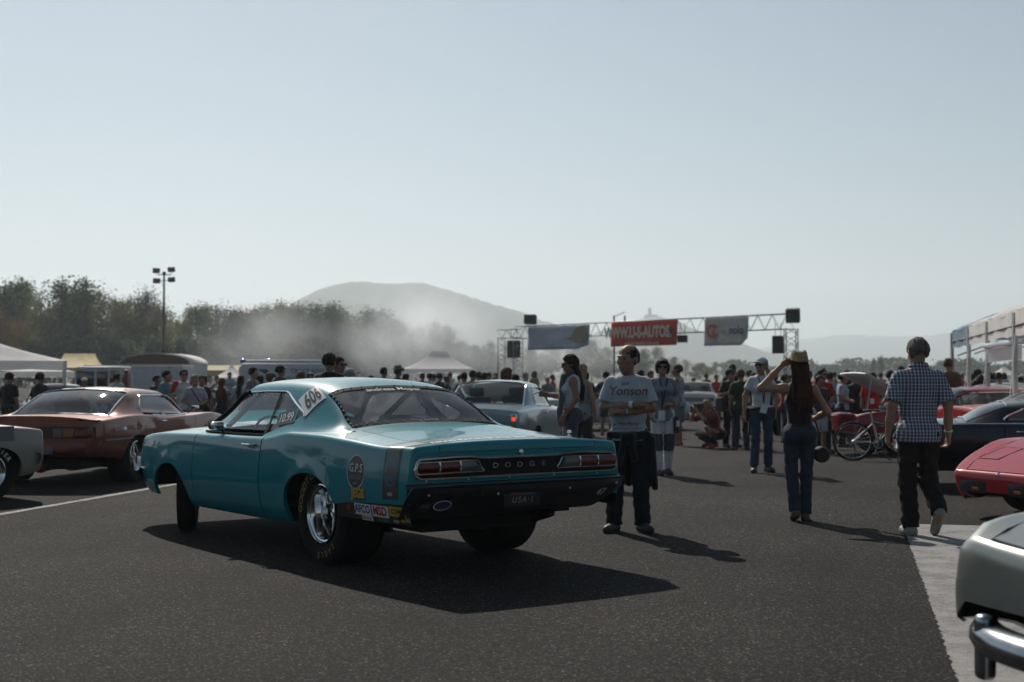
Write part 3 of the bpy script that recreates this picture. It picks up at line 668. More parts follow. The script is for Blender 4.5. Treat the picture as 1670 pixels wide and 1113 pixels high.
strip_on(.54, 1, 1.275, 1.315, 14, 3); strip_on(.54, 1, 1.745, 1.80, 14, 3); strip_on(.535, .60, 1.275, 1.80, 4, 14)
sb.build('window_seal', sealm, glz, sharp=None)
scr = MB()
for k in np.linspace(-1, 1, 15):
    for x in (1.293, 1.783):
        t = 1 - abs(k) * .44; q = H.gh(x, [t])[0]; scr.box((x, math.copysign(q[0], k), q[1] + .006), (.011, .011, .006))
for x in np.linspace(1.33, 1.76, 9):
    for e in (1, -1): q = H.gh(x, [.565])[0]; scr.box((x, e * (q[0] + .003), q[1] + .005), (.011, .011, .008))
scr.build('screw_row', screwm, glz, smooth=False)
H.gpatch('windscreen', TR + .03, 1, 3.21, 3.79, wg, nt=9, nx=8, both=True, off=.004)
xdiv = lambda t: float(np.interp(H.gh(2.45, [t])[0][1], [.97, 1.32], [2.42, 2.545]))
for o in H.gpatch('side_window', .10, TR - .01, lambda t: xdiv(t) + .018, 3.62, sg, off=.006): 
    pass
H.gpatch('quarter_window', .10, TR - .01, lambda t: max(xmt(t), 1.9) + .01, lambda t: xdiv(t) - .018, sg, off=.006)
H.gpatch('window_divider', .06, TR, lambda t: xdiv(t) - .022, lambda t: xdiv(t) + .022, sealm, nx=3, off=-.002)
for e in (1, -1):
    p = H.line(TR - .01, 3.16, 3.80, 12); MB().tube([(a, e * (b_ + .004), c) for a, b_, c in p], .024, n=8).build('a_pillar', sealm, hero)
    p = [(x, q[0] + .006, q[1]) for x in np.linspace(2.46, 3.18, 10) for q in [H.gh(x, [TR])[0]]]; rear = [(x, q[0] + .006, q[1]) for t in np.linspace(.20, TR - .02, 9) for x in [xmt(t)] for q in [H.gh(x, [t])[0]]]
    MB().tube([(a, e * b_, c) for a, b_, c in rear + p], .0075, n=6).build('drip_rail', chrome, hero)
    p = [(x, e * (float(H.yb(x)) + .015), H.topz(x, float(H.yb(x))) + .008) for x in np.linspace(2.42, 3.66, 8)]; MB().tube(p, .010, n=6).build('belt_trim', sealm, hero)
    s_ = MB()
    for k in np.linspace(2.5, 3.14, 9): q = H.gh(k, [TR - .045])[0]; s_.box((k, e * (q[0] + .002), q[1]), (.010, .008, .010))
    for k in np.linspace(2.5, 3.5, 16): q = H.gh(k, [.14])[0]; s_.box((k, e * (q[0] + .002), q[1]), (.009, .008, .009))
    for t in np.linspace(.16, TR - .06, 6): x = xdiv(t) + .045; q = H.gh(x, [t])[0]; s_.box((x, e * (q[0] + .002), q[1]), (.009, .008, .009))
    s_.build('screw_row', screwm, hero, smooth=False)
    # door handle
    d = doors[0 if e > 0 else 1]; yy = H.sidey(2.5, .855)
    h_ = MB(); h_.tube([(2.60, e * (yy + .005), .866), (2.585, e * (yy + .035), .866), (2.44, e * (yy + .035), .866), (2.425, e * (yy + .004), .866)], .011, n=6); h_.box((2.47, e * (yy + .008), .856), (.07, .03, .03)); h_.build('handle', chrome, d)
# black rear valance: wraps from the wheel arch round the tail
def valx(z): return float(np.interp(z, [.40, .46, .60, .655, .69], [.13, .085, -.012, -.022, .0]))
g = []
for y in np.linspace(-1, 1, 41):
    yy = y * .948; zl = .455 if abs(yy) < .70 else .455 + (abs(yy) - .70) * .62; zl = min(zl, .61) if yy < 0 else min(zl, .50)
    if yy > 0: zl = .445
    row = []
    for k in np.linspace(0, 1, 9):
        z = zl + (.683 - zl) * k; bx = valx(z) + .05 * max(0, (abs(yy) - .80) / .148) ** 2; row.append((bx, yy, z))
    row.append((.06, yy * .985, .690)); g.append(row)
val = MB().grid(g).build('rear_valance', M('satin_black', (.015, .016, .018), .30, var=.15, coat=.2), hero, sharp=30)
for e in (1, -1):
    g = []
    for x in np.linspace(1.02, .06, 14):
        zt_ = float(H.zb(x)) + .004; zl = .40 if e > 0 else .46
        g.append([(x, e * (H.sidey(x, zl + (zt_ - zl) * k) - .008), zl + (zt_ - zl) * k) for k in np.linspace(0, 1, 7)])
    MB().grid(g, flip=(e > 0)).build('lower_quarter', MAT['satin_black'], hero, sharp=30)
MB().tube([(.02, .955, .60), (-.02, .93, .665), (-.024, .5, .676), (-.024, -.5, .676), (-.02, -.93, .67), (.03, -.952, .655), (.03, -.93, .60)], .009, n=6).build('bumper_edge', tealdk, hero)
# tail panel: the teal surround, the black light band, chrome frame and lamps
sec = [(y, z) for y, z in H.section(.05, 0.0, zlow=.688)[2:]]; full = sec + [(-y, z) for y, z in sec[::-1][1:]]
g = []
for dx, kk in ((0, 0), (-.012, .005), (-.022, .018), (-.026, .035)):
    g.append([(.05 + dx, y - math.copysign(min(abs(y), kk), y), z - (kk if z > .8 else (0 if z < .70 else -kk * .2))) for y, z in full])
m = MB().grid(g); n = len(full)
inner = [(y, z) for y, z in [(p[1], p[2]) for p in g[-1]]]
m.f.append(tuple(3 * n + i for i in range(n))[::-1])
tailp = m.build('tail_panel', teal, hero, sharp=45)
TX = .024
def rrect(y0, y1, z0, z1, r, n=5, slant=(0, 0)):
    pts = []
    for cy, cz, a0 in ((y1 - r, z1 - r, 0), (y0 + r, z1 - r, 90), (y0 + r, z0 + r, 180), (y1 - r, z0 + r, 270)):
        for k in range(n): a = R(a0 + 90 * k / (n - 1)); pts.append((cy + r * math.cos(a), cz + r * math.sin(a)))
    return pts
band = []
for y, z in ((.885, .752), (.888, .79), (.872, .838), (.84, .857), (.60, .868), (.44, .868), (.36, .858), (.30, .8545), (-.30, .8545), (-.36, .858), (-.44, .868), (-.60, .868), (-.84, .857), (-.872, .838), (-.888, .79), (-.885, .752), (-.865, .732), (-.83, .7235), (0, .7245), (.83, .7235), (.865, .732)): band.append((y, z))
bb_ = MB().poly([(TX - .004, y, z) for y, z in band], depth=(.02, 0, 0)).build('light_band', M('band_black', (.010, .010, .0105), .6, spec=.15), tailp, smooth=False)
MB().loop([(TX - .006, y, z) for y, z in band], .0105, n=6).build('chrome_frame', chrome, tailp)
for e in (1, -1):
    out_ = [(.875, .772), (.878, .80), (.868, .828), (.845, .838), (.395, .841), (.372, .836), (.345, .79), (.322, .768), (.33, .762), (.845, .758), (.868, .762)]
    lamp = MB().poly([(TX - .010, e * y, z) for y, z in (out_ if e > 0 else out_[::-1])], depth=(.02, 0, 0)).build('tail_lamp', M('lamp_housing', (.03, .028, .028), .3), tailp, smooth=False)
    MB().loop([(TX - .014, e * y, z) for y, z in out_], .0065, n=6).build('lamp_frame', chrome, tailp)
    for a0, a1, mt in ((.705, .865, redlens), (.535, .692, redlens), (.365, .522, clearlens)):
        q = [(a0, .766), (a1, .766), (a1, .834), (a0 if a0 > .4 else a0 + .03, .836)]; l_ = MB(); rows = []
        for k in np.linspace(0, 1, 5): rows.append([(TX - .014 - .012 * math.sin(PI * k), e * (q[0][0] + (q[1][0] - q[0][0]) * j) if k < .6 else e * (q[3][0] + (q[2][0] - q[3][0]) * j), .767 + .068 * k) for j in np.linspace(0, 1, 5)])
        l_.grid(rows, flip=(e < 0)).build('lens', mt, tailp)
    for yb_ in (.698, .528): MB().tube([(TX - .022, e * yb_, .760), (TX - .032, e * yb_, .80), (TX - .022, e * yb_, .840)], .0055, n=6).build('lens_divider', chrome, tailp)
tailf = lambda y0, z0, off=.006: (lambda u, v: (TX - off, y0 - u, z0 + v))
for ch, y in zip('DODGE', (.225, .119, .013, -.093, -.198)):
    u, v, F = text_geo(ch, .052, .018, width=1.35); m = MB(); nV = len(u)
    m.add([(TX - .016, y - a, .797 + b_) for a, b_ in zip(u, v)], F); m.build('letter', chrome, tailp, smooth=False)
MB().lathe([(TX - .018, .001), (TX - .018, .012), (TX - .012, .02), (TX, .022)], 14, axis='x', c=(0, 0, .887)).build('lock', chrome, tailp)
lm = MB()
for a, b_ in (((.685, .90), (-.685, .905)), ((.685, .905), (.685, .95)), ((-.685, .905), (-.685, .952))): lm.tube([(TX - .0005, a[0], a[1]), (TX - .0005, b_[0], b_[1])], .0022, n=4)
lm.build('lid_seam', blackm, tailp)
scr = MB()
for y, z in ((.80, .862), (.52, .872), (.33, .862), (-.1, .859), (-.33, .862), (-.52, .872), (-.8, .862), (.8, .708), (.45, .709), (.1, .71), (-.3, .71), (-.7, .709)): scr.box((TX - .008, y, z), (.005, .009, .009))
for y, z in ((.80, .615), (.22, .60), (-.42, .612), (-.86, .63)): scr.box((valx(z) - .003, y, z), (.006, .014, .014))
scr.build('screw_row', screwm, hero, smooth=False)
vf = lambda y0, z0: (lambda u, v: (valx(z0 + v) - .004 + .05 * max(0, (abs(y0 - u) - .80) / .148) ** 2, y0 - u, z0 + v))
dim = M('grey_ink', (.22, .21, .20), .5)
decal('number', text_geo('47', .075, .03, .25), vf(-.725, .565), M('faded_white_ink', (.42, .41, .39), .5), hero)
pl = MB().poly([(valx(.57) - .008, .16, .50), (valx(.57) - .008, -.16, .50), (valx(.57) - .018, -.16, .63), (valx(.57) - .018, .16, .63)], depth=(.006, 0, 0)).build('number_plate', blackp, hero, smooth=False)
pf = lambda y0, z0: (lambda u, v: (valx(.57) - .0085 - (z0 + v - .50) / .13 * .010 - .002, y0 - u, z0 + v))
decal('plate_lettering', text_geo('USA·1', .062, .012, .2, 1.25), pf(0, .545), dim, pl)
decal('flag_patch', shape_geo('rect', .11, .042), pf(.055, .60), M('dull_red_ink', (.13, .03, .03), .5), pl)
decal('flag_patch', shape_geo('rect', .11, .042), pf(-.055, .60), M('dull_blue_ink', (.05, .06, .10), .5), pl)
redi = M('red_ink', (.35, .03, .03), .45); bluei = M('blue_ink', (.035, .05, .18), .45); yeli = M('yellow_ink', (.55, .32, .02), .45); blki = M('black_ink', (.014, .014, .015), .4)
decal('oval_sticker', shape_geo('disc', .15, .075), vf(.66, .535), white_ink, hero); 
vf2 = lambda y0, z0, o_: (lambda u, v: (valx(z0 + v) - .004 - o_, y0 - u, z0 + v))
decal('oval_sticker', shape_geo('disc', .132, .060), vf2(.66, .535, .0015), bluei, hero); decal('oval_lettering', text_geo('mopar', .032, .02), vf2(.66, .535, .003), redi, hero)
decal('shop_lettering', text_geo('ARE', .045, .01), vf2(.80, .536, .001), dim, hero); decal('shop_lettering', text_geo('parts', .02), vf2(.80, .508, .001), dim, hero)
# stickers along the left flank
def sf(x0, z0, off=.0022, e=1): return lambda u, v: (x0 - e * u, e * (H.sidey(x0 - e * u, z0 + v) + off), z0 + v)
def lowf(x0, z0, off=.0):
    def f(u, v):
        x = x0 - u; return (x, H.sidey(x, z0 + v) - .003 + off, z0 + v)
    return f
decal('round_sticker', shape_geo('disc', .245, .245, 36), sf(.72, .742), white_ink, hero); decal('round_sticker', shape_geo('disc', .23, .23, 36), sf(.72, .742, .0032), blki, hero)
decal('sticker_lettering', text_geo('G.P.S', .085, .012), sf(.72, .768, .0045), white_ink, hero); decal('sticker_lettering', text_geo('GARAGE', .042, .006), sf(.72, .704, .0045), dim, hero); decal('sticker_lettering', text_geo('ITALIA', .016), sf(.72, .66, .0045), white_ink, hero)
decal('brand_sticker', shape_geo('rect', .20, .085), sf(.685, .588), blki, hero); decal('sticker_lettering', text_geo('JEGS', .092, .05), sf(.685, .589, .0035), yeli, hero)
def sticker(x, z, w, h, base, txt, ink, size, bold=.02, wd_=1.0, shear=0):
    decal('brand_sticker', shape_geo('rect', w, h), lowf(x, z), base, hero)
    if txt: decal('sticker_lettering', text_geo(txt, size, bold, shear, 1, wd_), lowf(x, z, .003), ink, hero)
sticker(.645, .478, .225, .082, white_ink, 'AFCO', bluei, .078, .03); sticker(.41, .480, .215, .082, white_ink, 'MSD', redi, .085, .035, 1.1); sticker(.195, .492, .20, .07, yeli, 'COMP', blki, .05, .03)
sticker(.60, .418, .15, .034, white_ink, 'HOOKER', redi, .03); sticker(.385, .420, .17, .03, blki, 'BRAKING', dim, .034, .01); sticker(.22, .424, .07, .03, blki, 'NGK', white_ink, .03); sticker(.145, .432, .045, .022, yeli, None, None, 0); sticker(.845, .482, .05, .035, redi, None, None, 0); sticker(.085, .44, .06, .03, dim, None, None, 0)
# tail stripe wrapped over the quarter panel and the deck
stripem = M('stripe_black', (.02, .019, .02), .35, coat=.3)
for e in (1, -1):
    for xa, xb_, mt, off in ((.335, .175, stripem, .0024), (.352, .344, stripem, .0022), (.166, .158, stripem, .0022)):
        g = []
        for x in np.linspace(xa, xb_, 4):
            s_ = H.section(x, .69)[3:]; g.append([(x, e * (y + off), z + off) for y, z in s_])
        MB().grid(g, flip=(e < 0)).build('tail_stripe', mt, hero)
decal('stripe_emblem', shape_geo('disc', .150, .20, 32), sf(.253, .765, .0040), teal, hero); decal('stripe_emblem', shape_geo('disc', .128, .176, 32), sf(.253, .765, .0052), stripem, hero)
decal('stripe_lettering', text_geo('SUPER', .044, .01), sf(.253, .812, .0064), teal, hero); decal('stripe_lettering', text_geo('BEE', .050, .016), sf(.253, .718, .0064), teal, hero)
decal('stripe_lettering', text_geo('ARE', .034, .01), sf(.253, .612, .0046), white_ink, hero)
# race number on the sail panel and dial-in board in the quarter window
def sail(x0, t0, off):                                        # u along the car, v up the section
    def f(u, v):
        x = x0 - u; t = t0 + v; q = H.gh(x, [t])[0]; return (x, q[0] + off, q[1] + off * .8)
    return f
def quad(BL, BR, TR_, TL, w, h, off):                        # text box spread over four (x, t) corners of the greenhouse side
    def f(u, v):
        a, c = u / w + .5, v / h + .5; x = (BL[0] * (1 - a) + BR[0] * a) * (1 - c) + (TL[0] * (1 - a) + TR_[0] * a) * c; t = (BL[1] * (1 - a) + BR[1] * a) * (1 - c) + (TL[1] * (1 - a) + TR_[1] * a) * c
        q = H.gh(x, [t])[0]; return (x, q[0] + off, q[1] + off * .8)
    return f
Q6 = ((1.885, .195), (1.775, .475), (2.04, .60), (2.16, .355)); QD = ((2.31, .135), (2.02, .14), (2.09, .262), (2.375, .235))
decal('number_board', shape_geo('rect', .34, .16, nx=12), quad(*Q6, .34, .16, .005), white_ink, hero); decal('race_number', text_geo('606', .185, .018, .2), quad(*Q6, .36, .17, .007), blki, hero)
decal('dial_board', shape_geo('rect', .30, .12, nx=10), quad(*QD, .30, .12, .004), blki, hero); decal('dial_number', text_geo('10.99', .11, .012), quad(*QD, .30, .12, .006), white_ink, hero)
gl = lambda y0, x0, off=.004: (lambda u, v: (lambda x, y: (x, y, float(np.interp(abs(y), *(lambda q: (q[::-1, 0], q[::-1, 1]))(H.gh(x, np.linspace(.5, 1, 16))))) + off))(x0 + v * .8, y0 - u))
decal('window_lettering', text_geo('andreas Mopar', .085, .012), gl(.05, 1.715), white_ink, hero)
decal('window_oval', shape_geo('disc', .16, .05), gl(.02, 1.355), bluei, hero); decal('window_lettering', text_geo('Drag Racing', .05, .008), gl(.0, 1.318), dim, hero)
# deck lid lettering and latch pins
lidf = lambda y0, x0: (lambda u, v: (x0 + v, y0 - u, H.topz(x0 + v, y0 - u) + .003))
for y0, tx in ((.42, 'DRAG RACING'), (.02, 'SUPER BEE'), (-.40, 'SUPER BEE')): decal('lid_lettering', text_geo(tx, .075, .02, .2, 1, 1.0), lidf(y0, .16), white_ink, hero)
decal('lid_stripe', shape_geo('rect', 1.36, .15, nx=20), lambda u, v: (.255 + v, -u, H.topz(.255 + v, -u) + .0015), M('stripe_charcoal', (.03, .035, .037), .3, coat=.5), hero)
for y in (-.62,):
    z0 = H.topz(.25, y); MB().lathe([(z0, .022), (z0 + .008, .022), (z0 + .01, .010), (z0 + .03, .010), (z0 + .034, .018), (z0 + .05, .016), (z0 + .054, .002)], 12, axis='z', c=(.25, y, 0)).build('latch_pin', chrome, hero)
# nose, bumper, grille (mostly turned away)
H.cap('nose_panel', 5.27, 1, blackp)
g = []
for y in np.linspace(-1, 1, 41):
    yy = .935 * math.copysign(abs(y) ** .55, y); xx = 5.345 - .36 * max(0, (abs(y) - .35) / .65) ** 2.2
    g.append([(xx - .05, yy * .96, .53), (xx, yy, .545), (xx + .018, yy * 1.005, .50), (xx - .015, yy * .985, .42), (xx - .07, yy * .93, .385), (xx - .10, yy * .91, .40)])
b = MB().grid(g)
b.build('front_bumper', chrome, hero)
for e in (1, -1):
    for y in (.62, .42): MB().lathe([(5.29, .075), (5.315, .07), (5.325, .03), (5.327, .001)], 18, axis='x', c=(0, e * y, .66)).build('headlight', clearlens, hero)
    mirror_part(H, 3.26, e * .87, .985, chrome if e > 0 else blackp)
floorpan(H, .55, 4.9, .50, .29, .47, axles=[(1.36, .38)]); f = MB(); f.box((2.85, 0, .33), (1.7, 1.72, .12)); f.box((4.3, 0, .55), (.9, .95, .35)); f.build('floor', under, hero, smooth=False)
f = MB()
f.box((.75, .50, .47), (1.1, .16, .10)); f.box((.75, -.50, .47), (1.1, .16, .10)); f.box((.16, .0, .49), (.1, 1.5, .05)); f.tube([(1.36, 0, .37), (1.36, .001, .371)], .14); f.lathe([(-.12, .02), (-.1, .13), (0, .15), (.1, .13), (.12, .02)], 16, axis='x', c=(1.34, 0, .36))
for e in (1, -1): f.tube([(1.9, e * .33, .33), (1.0, e * .36, .31), (.55, e * .50, .34), (.34, e * .52, .40)], .035); f.tube([(1.36, e * .36, .33), (1.05, e * .30, .55)], .03); f.box((1.2, e * .42, .30), (.16, .03, .12))
f.tube([(1.10, -.5, .30), (1.10, .5, .31)], .018)
f.build('rear_axle', under, hero, smooth=True)
f = MB(); f.tube([(.60, -.55, .40), (.42, -.55, .405)], .035, n=12); f.build('exhaust_tip', under, hero)
wells(H); cabin(H, 1.55, 3.62, .74, .34, rest=False); 
# roll cage
cg = MB(); T_ = .024
for e in (1, -1):
    cg.tube([(2.28, e * .66, .36), (2.26, e * .66, 1.0), (2.24, e * .56, 1.27), (2.24, e * .40, 1.33)], T_); cg.tube([(2.24, e * .50, 1.30), (3.12, e * .52, 1.30), (3.55, e * .66, .98), (3.6, e * .7, .4)], T_)
    cg.tube([(2.24, e * .46, 1.31), (1.45, e * .48, .92)], T_); cg.tube([(2.27, e * .66, .66), (3.2, e * .7, .55)], T_)
cg.tube([(2.24, .42, 1.335), (2.24, -.42, 1.335)], T_); cg.tube([(2.24, .5, 1.30), (2.28, -.62, .42)], T_); cg.tube([(2.26, .64, .95), (2.26, -.64, .95)], T_); cg.tube([(3.12, .52, 1.30), (3.12, -.52, 1.30)], T_); cg.tube([(1.47, .48, .93), (2.24, -.44, 1.3)], T_)
cg.build('roll_cage', M('cage_grey', (.16, .17, .18), .4, coat=.3), hero)
for e in (1, -1): MB().box((2.30, e * .70, 1.12), (.10, .02, .36), rot=Matrix.Rotation(R(e * 30), 3, 'X')).build('inner_pillar', trimgrey, hero, smooth=False)
gold = M('gold_ink', (.30, .17, .05), .5)
wheel(hero, 1.37, .715, .385, .387, .375, .222, 'deep5', 1, letters=[('GOODYEAR', .05, .21, .085), ('EAGLE', 3.95, .2, .06)], lcol=gold, slick=True)
wheel(hero, 1.37, -.715, .385, .387, .375, .222, 'deep5', -1, slick=True)
wheel(hero, 4.26, .745, .332, .333, .17, .20, 'five', 1, steer=R(-27)); wheel(hero, 4.26, -.745, .332, .333, .17, .20, 'five', -1, steer=R(-27))

for o in list(bpy.data.objects):
    if o.name.startswith('screw_row'): o['kind'] = 'stuff'
# ------------------------------------------------------------------ the other cars
glassd = GLASS('car_glass', (.55, .6, .6), .05)
def std_car(name, label, X, Y, yaw, S, paint, roofp=None, wheelkw=None, wstyle='five', hoodopen=None, front='plain', rear='plain', bump=chrome, steer=0, hoodp=None, group=None, belt=chrome, lamps=None, wr=(.33, .22, .19), letters=None, rlens=None):
    root = thing(name, label, 'car', (X, Y, gz(Y)), R(yaw), group); c = Car(S, root); g = S['g']; L_ = S['L']; roofp = roofp or paint
    xd0, xd1 = S['door']; xh0, xh1 = S['hood']; xt0, xt1 = S['trunk']; hw = S['hw']; tw = S['tw']
    c.panel('front_fender', xd1 + GAP, S['W'][-1][0], lambda x: hw(x) + .006 if x > xh0 else hw(xh0) + .006, paint, step=.1)
    c.panel('door', xd0 + GAP, xd1 - GAP, lambda x: float(c.yb(x)) - .01, paint, step=.14)
    c.panel('quarter_panel', S['W'][0][0], xd0 - GAP, lambda x: tw(x) + .006 if x < xt1 else max(tw(xt1), float(c.yb(x)) - .05 if x > g['xb'] + .1 else tw(xt1)), paint, step=.1)
    if hoodopen is None: c.lid('hood', xh0, xh1, hw, hoodp or paint, nx=9)
    else:
        zh = c.topz(xh0, 0); o = MB().grid([[(x, y, zh - .012 - .02 * (abs(y) / hw(x)) ** 2 - .015 * ((x - xh0) / (xh1 - xh0)) ** 3) for y in np.linspace(-hw(x), hw(x), 9)] for x in np.linspace(xh0, xh1, 8)], flip=True).build('hood', hoodp or paint, root); piv = Vector((xh0, 0, c.topz(xh0, 0))); rot = Matrix.Rotation(-R(hoodopen), 4, 'Y')
        o.matrix_local = Matrix.Translation(piv) @ rot @ Matrix.Translation(-piv); thicken(o, .03)
        e_ = MB(); e_.box(((xh0 + xh1) / 2, 0, .55), (xh1 - xh0 - .1, 1.1, .3)); e_.box(((xh0 + xh1) / 2 - .1, 0, .75), (.5, .5, .2)); e_.tube([(xh0 + .6, 0, .85), (xh0 + .6, 0, .93)], .16, n=16); e_.build('engine', dullmetal, root, bevel=.02)
        tip = piv + (rot.to_3x3() @ Vector((xh1 - .12 - xh0, hw(xh1) - .05, 0))); MB().tube([(xh1 - .15, hw(xh1) - .04, .8), tip], .012).build('hood_prop', dullmetal, root)
    c.lid('cowl', xd1 + .01, xh0 - .006, hw(xh0), paint, nx=3)
    c.lid('trunk_lid', xt0, xt1, tw, paint, nx=8)
    if g['xb'] + .15 > xt1: c.lid('deck_filler', xt1 + .006, g['xb'] + .18, tw(xt1), paint, nx=4)
    xmz = pchip(g['xm']); xmt = lambda t: float(xmz(c.gh(g['xr1'] + .2, [t])[0][1])) if t < TR - 1e-6 else g['xm'][-1][1]
    roof_mesh(c, 'roof', roofp, g['xb'], g['xr1'], xmt, g['xf'], g['tg'])
    c.gpatch('rear_window', g['tg'] + .02, 1, g['xr0'], g['xr1'] - .01, glassd, nt=9, nx=9, both=True, off=.006)
    c.gpatch('windscreen', TR + .03, 1, g['xf'] + .01, g['xw0'] - .02, glassd, nt=9, nx=8, both=True, off=.004)
    c.gpatch('side_window', .10, TR - .01, lambda t: xmt(t) + .012, g['xw0'] - .16, glassd, off=.006)
    for e in (1, -1):
        p = c.line(TR - .01, g['xf'] - .04, g['xw0'] - .02, 10); MB().tube([(a, e * (b_ + .003), cc) for a, b_, cc in p], .024, n=6).build('a_pillar', roofp, root)
        rear_ = [(x, q[0] + .005, q[1]) for t in np.linspace(.14, TR - .02, 7) for x in [xmt(t)] for q in [c.gh(x, [t])[0]]]; top_ = [(x, q[0] + .005, q[1]) for x in np.linspace(g['xm'][-1][1], g['xf'], 8) for q in [c.gh(x, [TR])[0]]]
        MB().tube([(a, e * b_, cc) for a, b_, cc in rear_ + top_], .010, n=5).build('drip_rail', belt, root)
        MB().tube([(x, e * (float(c.yb(x)) + .012), c.topz(x, float(c.yb(x))) + .008) for x in np.linspace(xd0 + .1, xd1, 6)], .011, n=5).build('belt_trim', belt, root)
        if g.get('div'): xv = g['div']; MB().tube([(xv, e * q[0], q[1]) for t in np.linspace(.06, TR, 6) for q in [c.gh(xv, [t])[0]]], .014, n=5).build('window_divider', belt, root)
        yy = c.sidey(xd0 + .2, float(c.zs(xd0)) - .06); MB().tube([(xd0 + .14, e * (yy + .004), float(c.zs(xd0)) - .05), (xd0 + .16, e * (yy + .03), float(c.zs(xd0)) - .05), (xd0 + .30, e * (yy + .03), float(c.zs(xd0)) - .05), (xd0 + .32, e * (yy + .004), float(c.zs(xd0)) - .05)], .010, n=5).build('door_handle', chrome, root)
    bord = MB()
    for xa in (g['xr0'], g['xr1'] - .012):
        for e in (1, -1): bord.tube([(xa, e * q[0], q[1] + .004) for t in np.linspace(g['tg'] + .01, 1, 8) for q in [c.gh(xa, [t])[0]]], .010, n=5)
    for e in (1, -1): bord.tube([(x, e * q[0], q[1] + .004) for x in np.linspace(g['xr0'], g['xr1'] - .012, 8) for q in [c.gh(x, [g['tg'] + .01])[0]]], .010, n=5)
    bord.build('window_trim', belt, root)
    c.cap('rear_panel', S['W'][0][0], -1, S.get('rearpaint', paint)); c.cap('front_panel', S['W'][-1][0], 1, S.get('noseprint', paint))
    Rt, wd_, Rr = wr
    for i, (xc, za, Rx, h, n_) in enumerate(S['arch']):
        for e in (1, -1):
            yo = c.sidey(xc + Rx * 1.02, .5) - wd_ / 2 - .045; wheel(root, xc, e * yo, S.get('wz', [Rt, Rt])[i], Rt if i or 'rtyre' not in S else S['rtyre'][0], wd_ if i or 'rtyre' not in S else S['rtyre'][1], Rr, wstyle, e, steer if i else 0, letters=letters, rimmat=S.get('rim'))
    floorpan(c, .3, L_ - .3, .56, .22, .46, axles=[(S['arch'][0][0], .33)]); MB().box((sum(S['door']) / 2, 0, .33), (xd1 - xd0 + .2, 1.62, .16)).build('floor', under, root, smooth=False)
    wells(c)
    if S.get('cabin', True): cabin(c, max(xd0 - .55, g['xb'] + .5), xd1 - .05, .70, .32)
    mirror_part(c, xd1 - .22, -(c.sidey(xd1, float(c.zs(xd1))) + .06), float(c.zs(xd1)) + .13, chrome)
    xr_, xf_ = S['W'][0][0], S['W'][-1][0]
    def bumperbar(xe, d, z, h, w_, curve=.16):
        gg = []
        for y in np.linspace(-1, 1, 25):
            yy = w_ * math.copysign(abs(y) ** .7, y); xx = xe - d * curve * abs(y) ** 3
            gg.append([(xx - d * .05, yy * .97, z + h / 2), (xx, yy, z + h / 2), (xx + d * .025, yy, z), (xx, yy, z - h / 2), (xx - d * .06, yy * .96, z - h / 2)])
        MB().grid(gg, flip=(d < 0)).build('bumper', bump, root)
    if bump is not None:
        bumperbar(xr_ - .09, -1, S.get('bz', .5), .12, S['W'][1][1] + .0, .12); bumperbar(xf_ + .09, 1, S.get('bzf', .48), .12, S['W'][-2][1] + .02, .16)
    return root, c
def simple_lamp(root, x, y, z, r, mat, d, name='headlight'): return MB().lathe([(x, r * 1.12), (x + d * .015, r * 1.1), (x + d * .02, r), (x + d * .035, r * .6), (x + d * .038, .001)], 16, axis='x', c=(0, y, z)).build(name, mat, root)
def slab(root, name, x, y0, y1, z0, z1, mat, d, t=.014):
    return MB().box((x + d * t / 2, (y0 + y1) / 2, (z0 + z1) / 2), (t, abs(y1 - y0), z1 - z0)).build(name, mat, root, bevel=.004)
